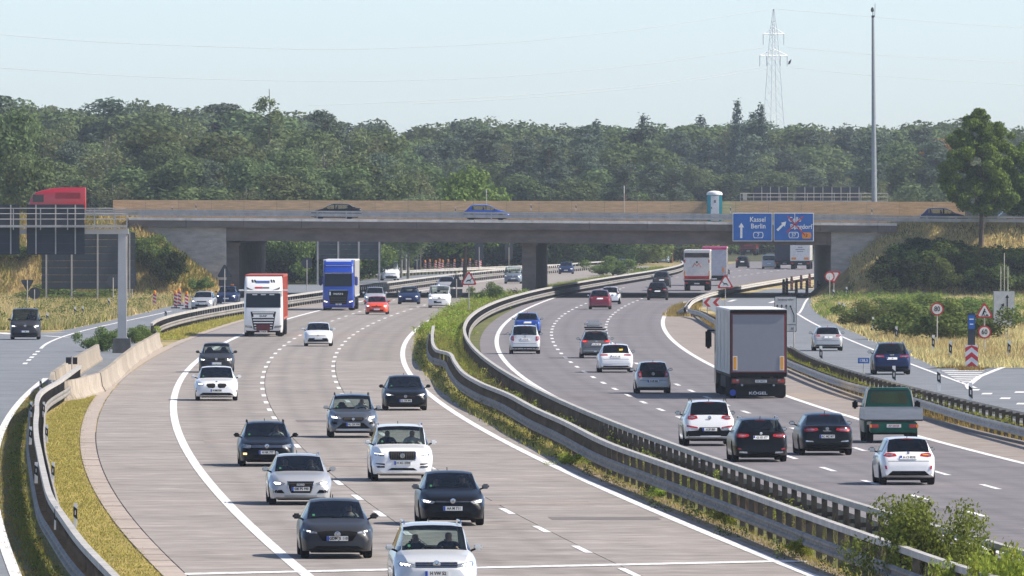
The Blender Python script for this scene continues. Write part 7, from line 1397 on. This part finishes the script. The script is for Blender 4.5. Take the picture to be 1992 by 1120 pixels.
# red lorry on the bridge, seen from the side, driving left
X = at(111, 400, BY0 + 6).x; t = empty('lorry', (X, BY0 + 8, deck(X)), -math.pi / 2, 'red lorry on the bridge behind the dark gantry signs', 'lorry'); t.scale = (1, 1, .80); rm = paint('lorry_red', (.52, .008, .022))
V, Fs = ringbody([(.5, -2.6, 1.2), (1.4, -2.6, 1.22), (2.0, -2.45, 1.22), (2.6, -2.2, 1.22), (2.85, -1.9, 1.22), (3.1, -1.2, 1.2), (3.32, -.3, 1.2), (3.38, .4, 1.18)], 2.55, .15, .05); MB().add(V, Fs).build('cab', rm, t, smooth=35)
for s in (-1, 1): MB().box(s * 1.225, -1.75, 1.7, .02, 1.0, .85).build('side_window', glass_d, t); MB().box(s * 1.23, .95, 2.1, .02, 2.3, .7).build('side_panel', mat('panel_red', (.33, .006, .016), .5), t)
lorry_wheels(t, (-1.4, 1.6))
# ---------------------------------------------------------------- haze over the whole place, ground included
hz = MB().add([(x, y, z) for z in (-1.5, 62.0) for x, y in ((-700, -450), (700, -450), (700, 2650), (-700, 2650))], [(0, 3, 2, 1), (4, 5, 6, 7), (0, 1, 5, 4), (1, 2, 6, 5), (2, 3, 7, 6), (3, 0, 4, 7)])
hm = bpy.data.materials.new('haze'); hm.use_nodes = True; ht = hm.node_tree; ht.nodes.remove(ht.nodes['Principled BSDF']); pv = ht.nodes.new('ShaderNodeVolumePrincipled')
pv.inputs['Color'].default_value = (.80, .89, 1.0, 1); pv.inputs['Density'].default_value = .00008; pv.inputs['Anisotropy'].default_value = .3
ht.links.new(pv.outputs[0], ht.nodes['Material Output'].inputs['Volume']); o = hz.build('haze', hm); tag(o, 'pale summer haze lying over the motorway and the forest', kind='stuff')

# ---------------------------------------------------------------- repeats that share a description get their order from left to right
bylab = {}
for o in S.objects:
    if o.get('category') in ('tree', 'bush', 'delineator', 'warning beacon') and o.get('group'): bylab.setdefault(o['label'], []).append(o)
ORD = 'first second third fourth fifth sixth seventh eighth ninth tenth eleventh twelfth thirteenth fourteenth'.split()
for lab, os_ in bylab.items():
    if 1 < len(os_) <= 14:
        os_.sort(key=lambda o: o.location.x / max(o.location.y, 1))
        for i, o in enumerate(os_):
            s_ = lab + ', ' + ORD[i] + ' from left'
            if len(s_.split()) <= 16: o['label'] = s_
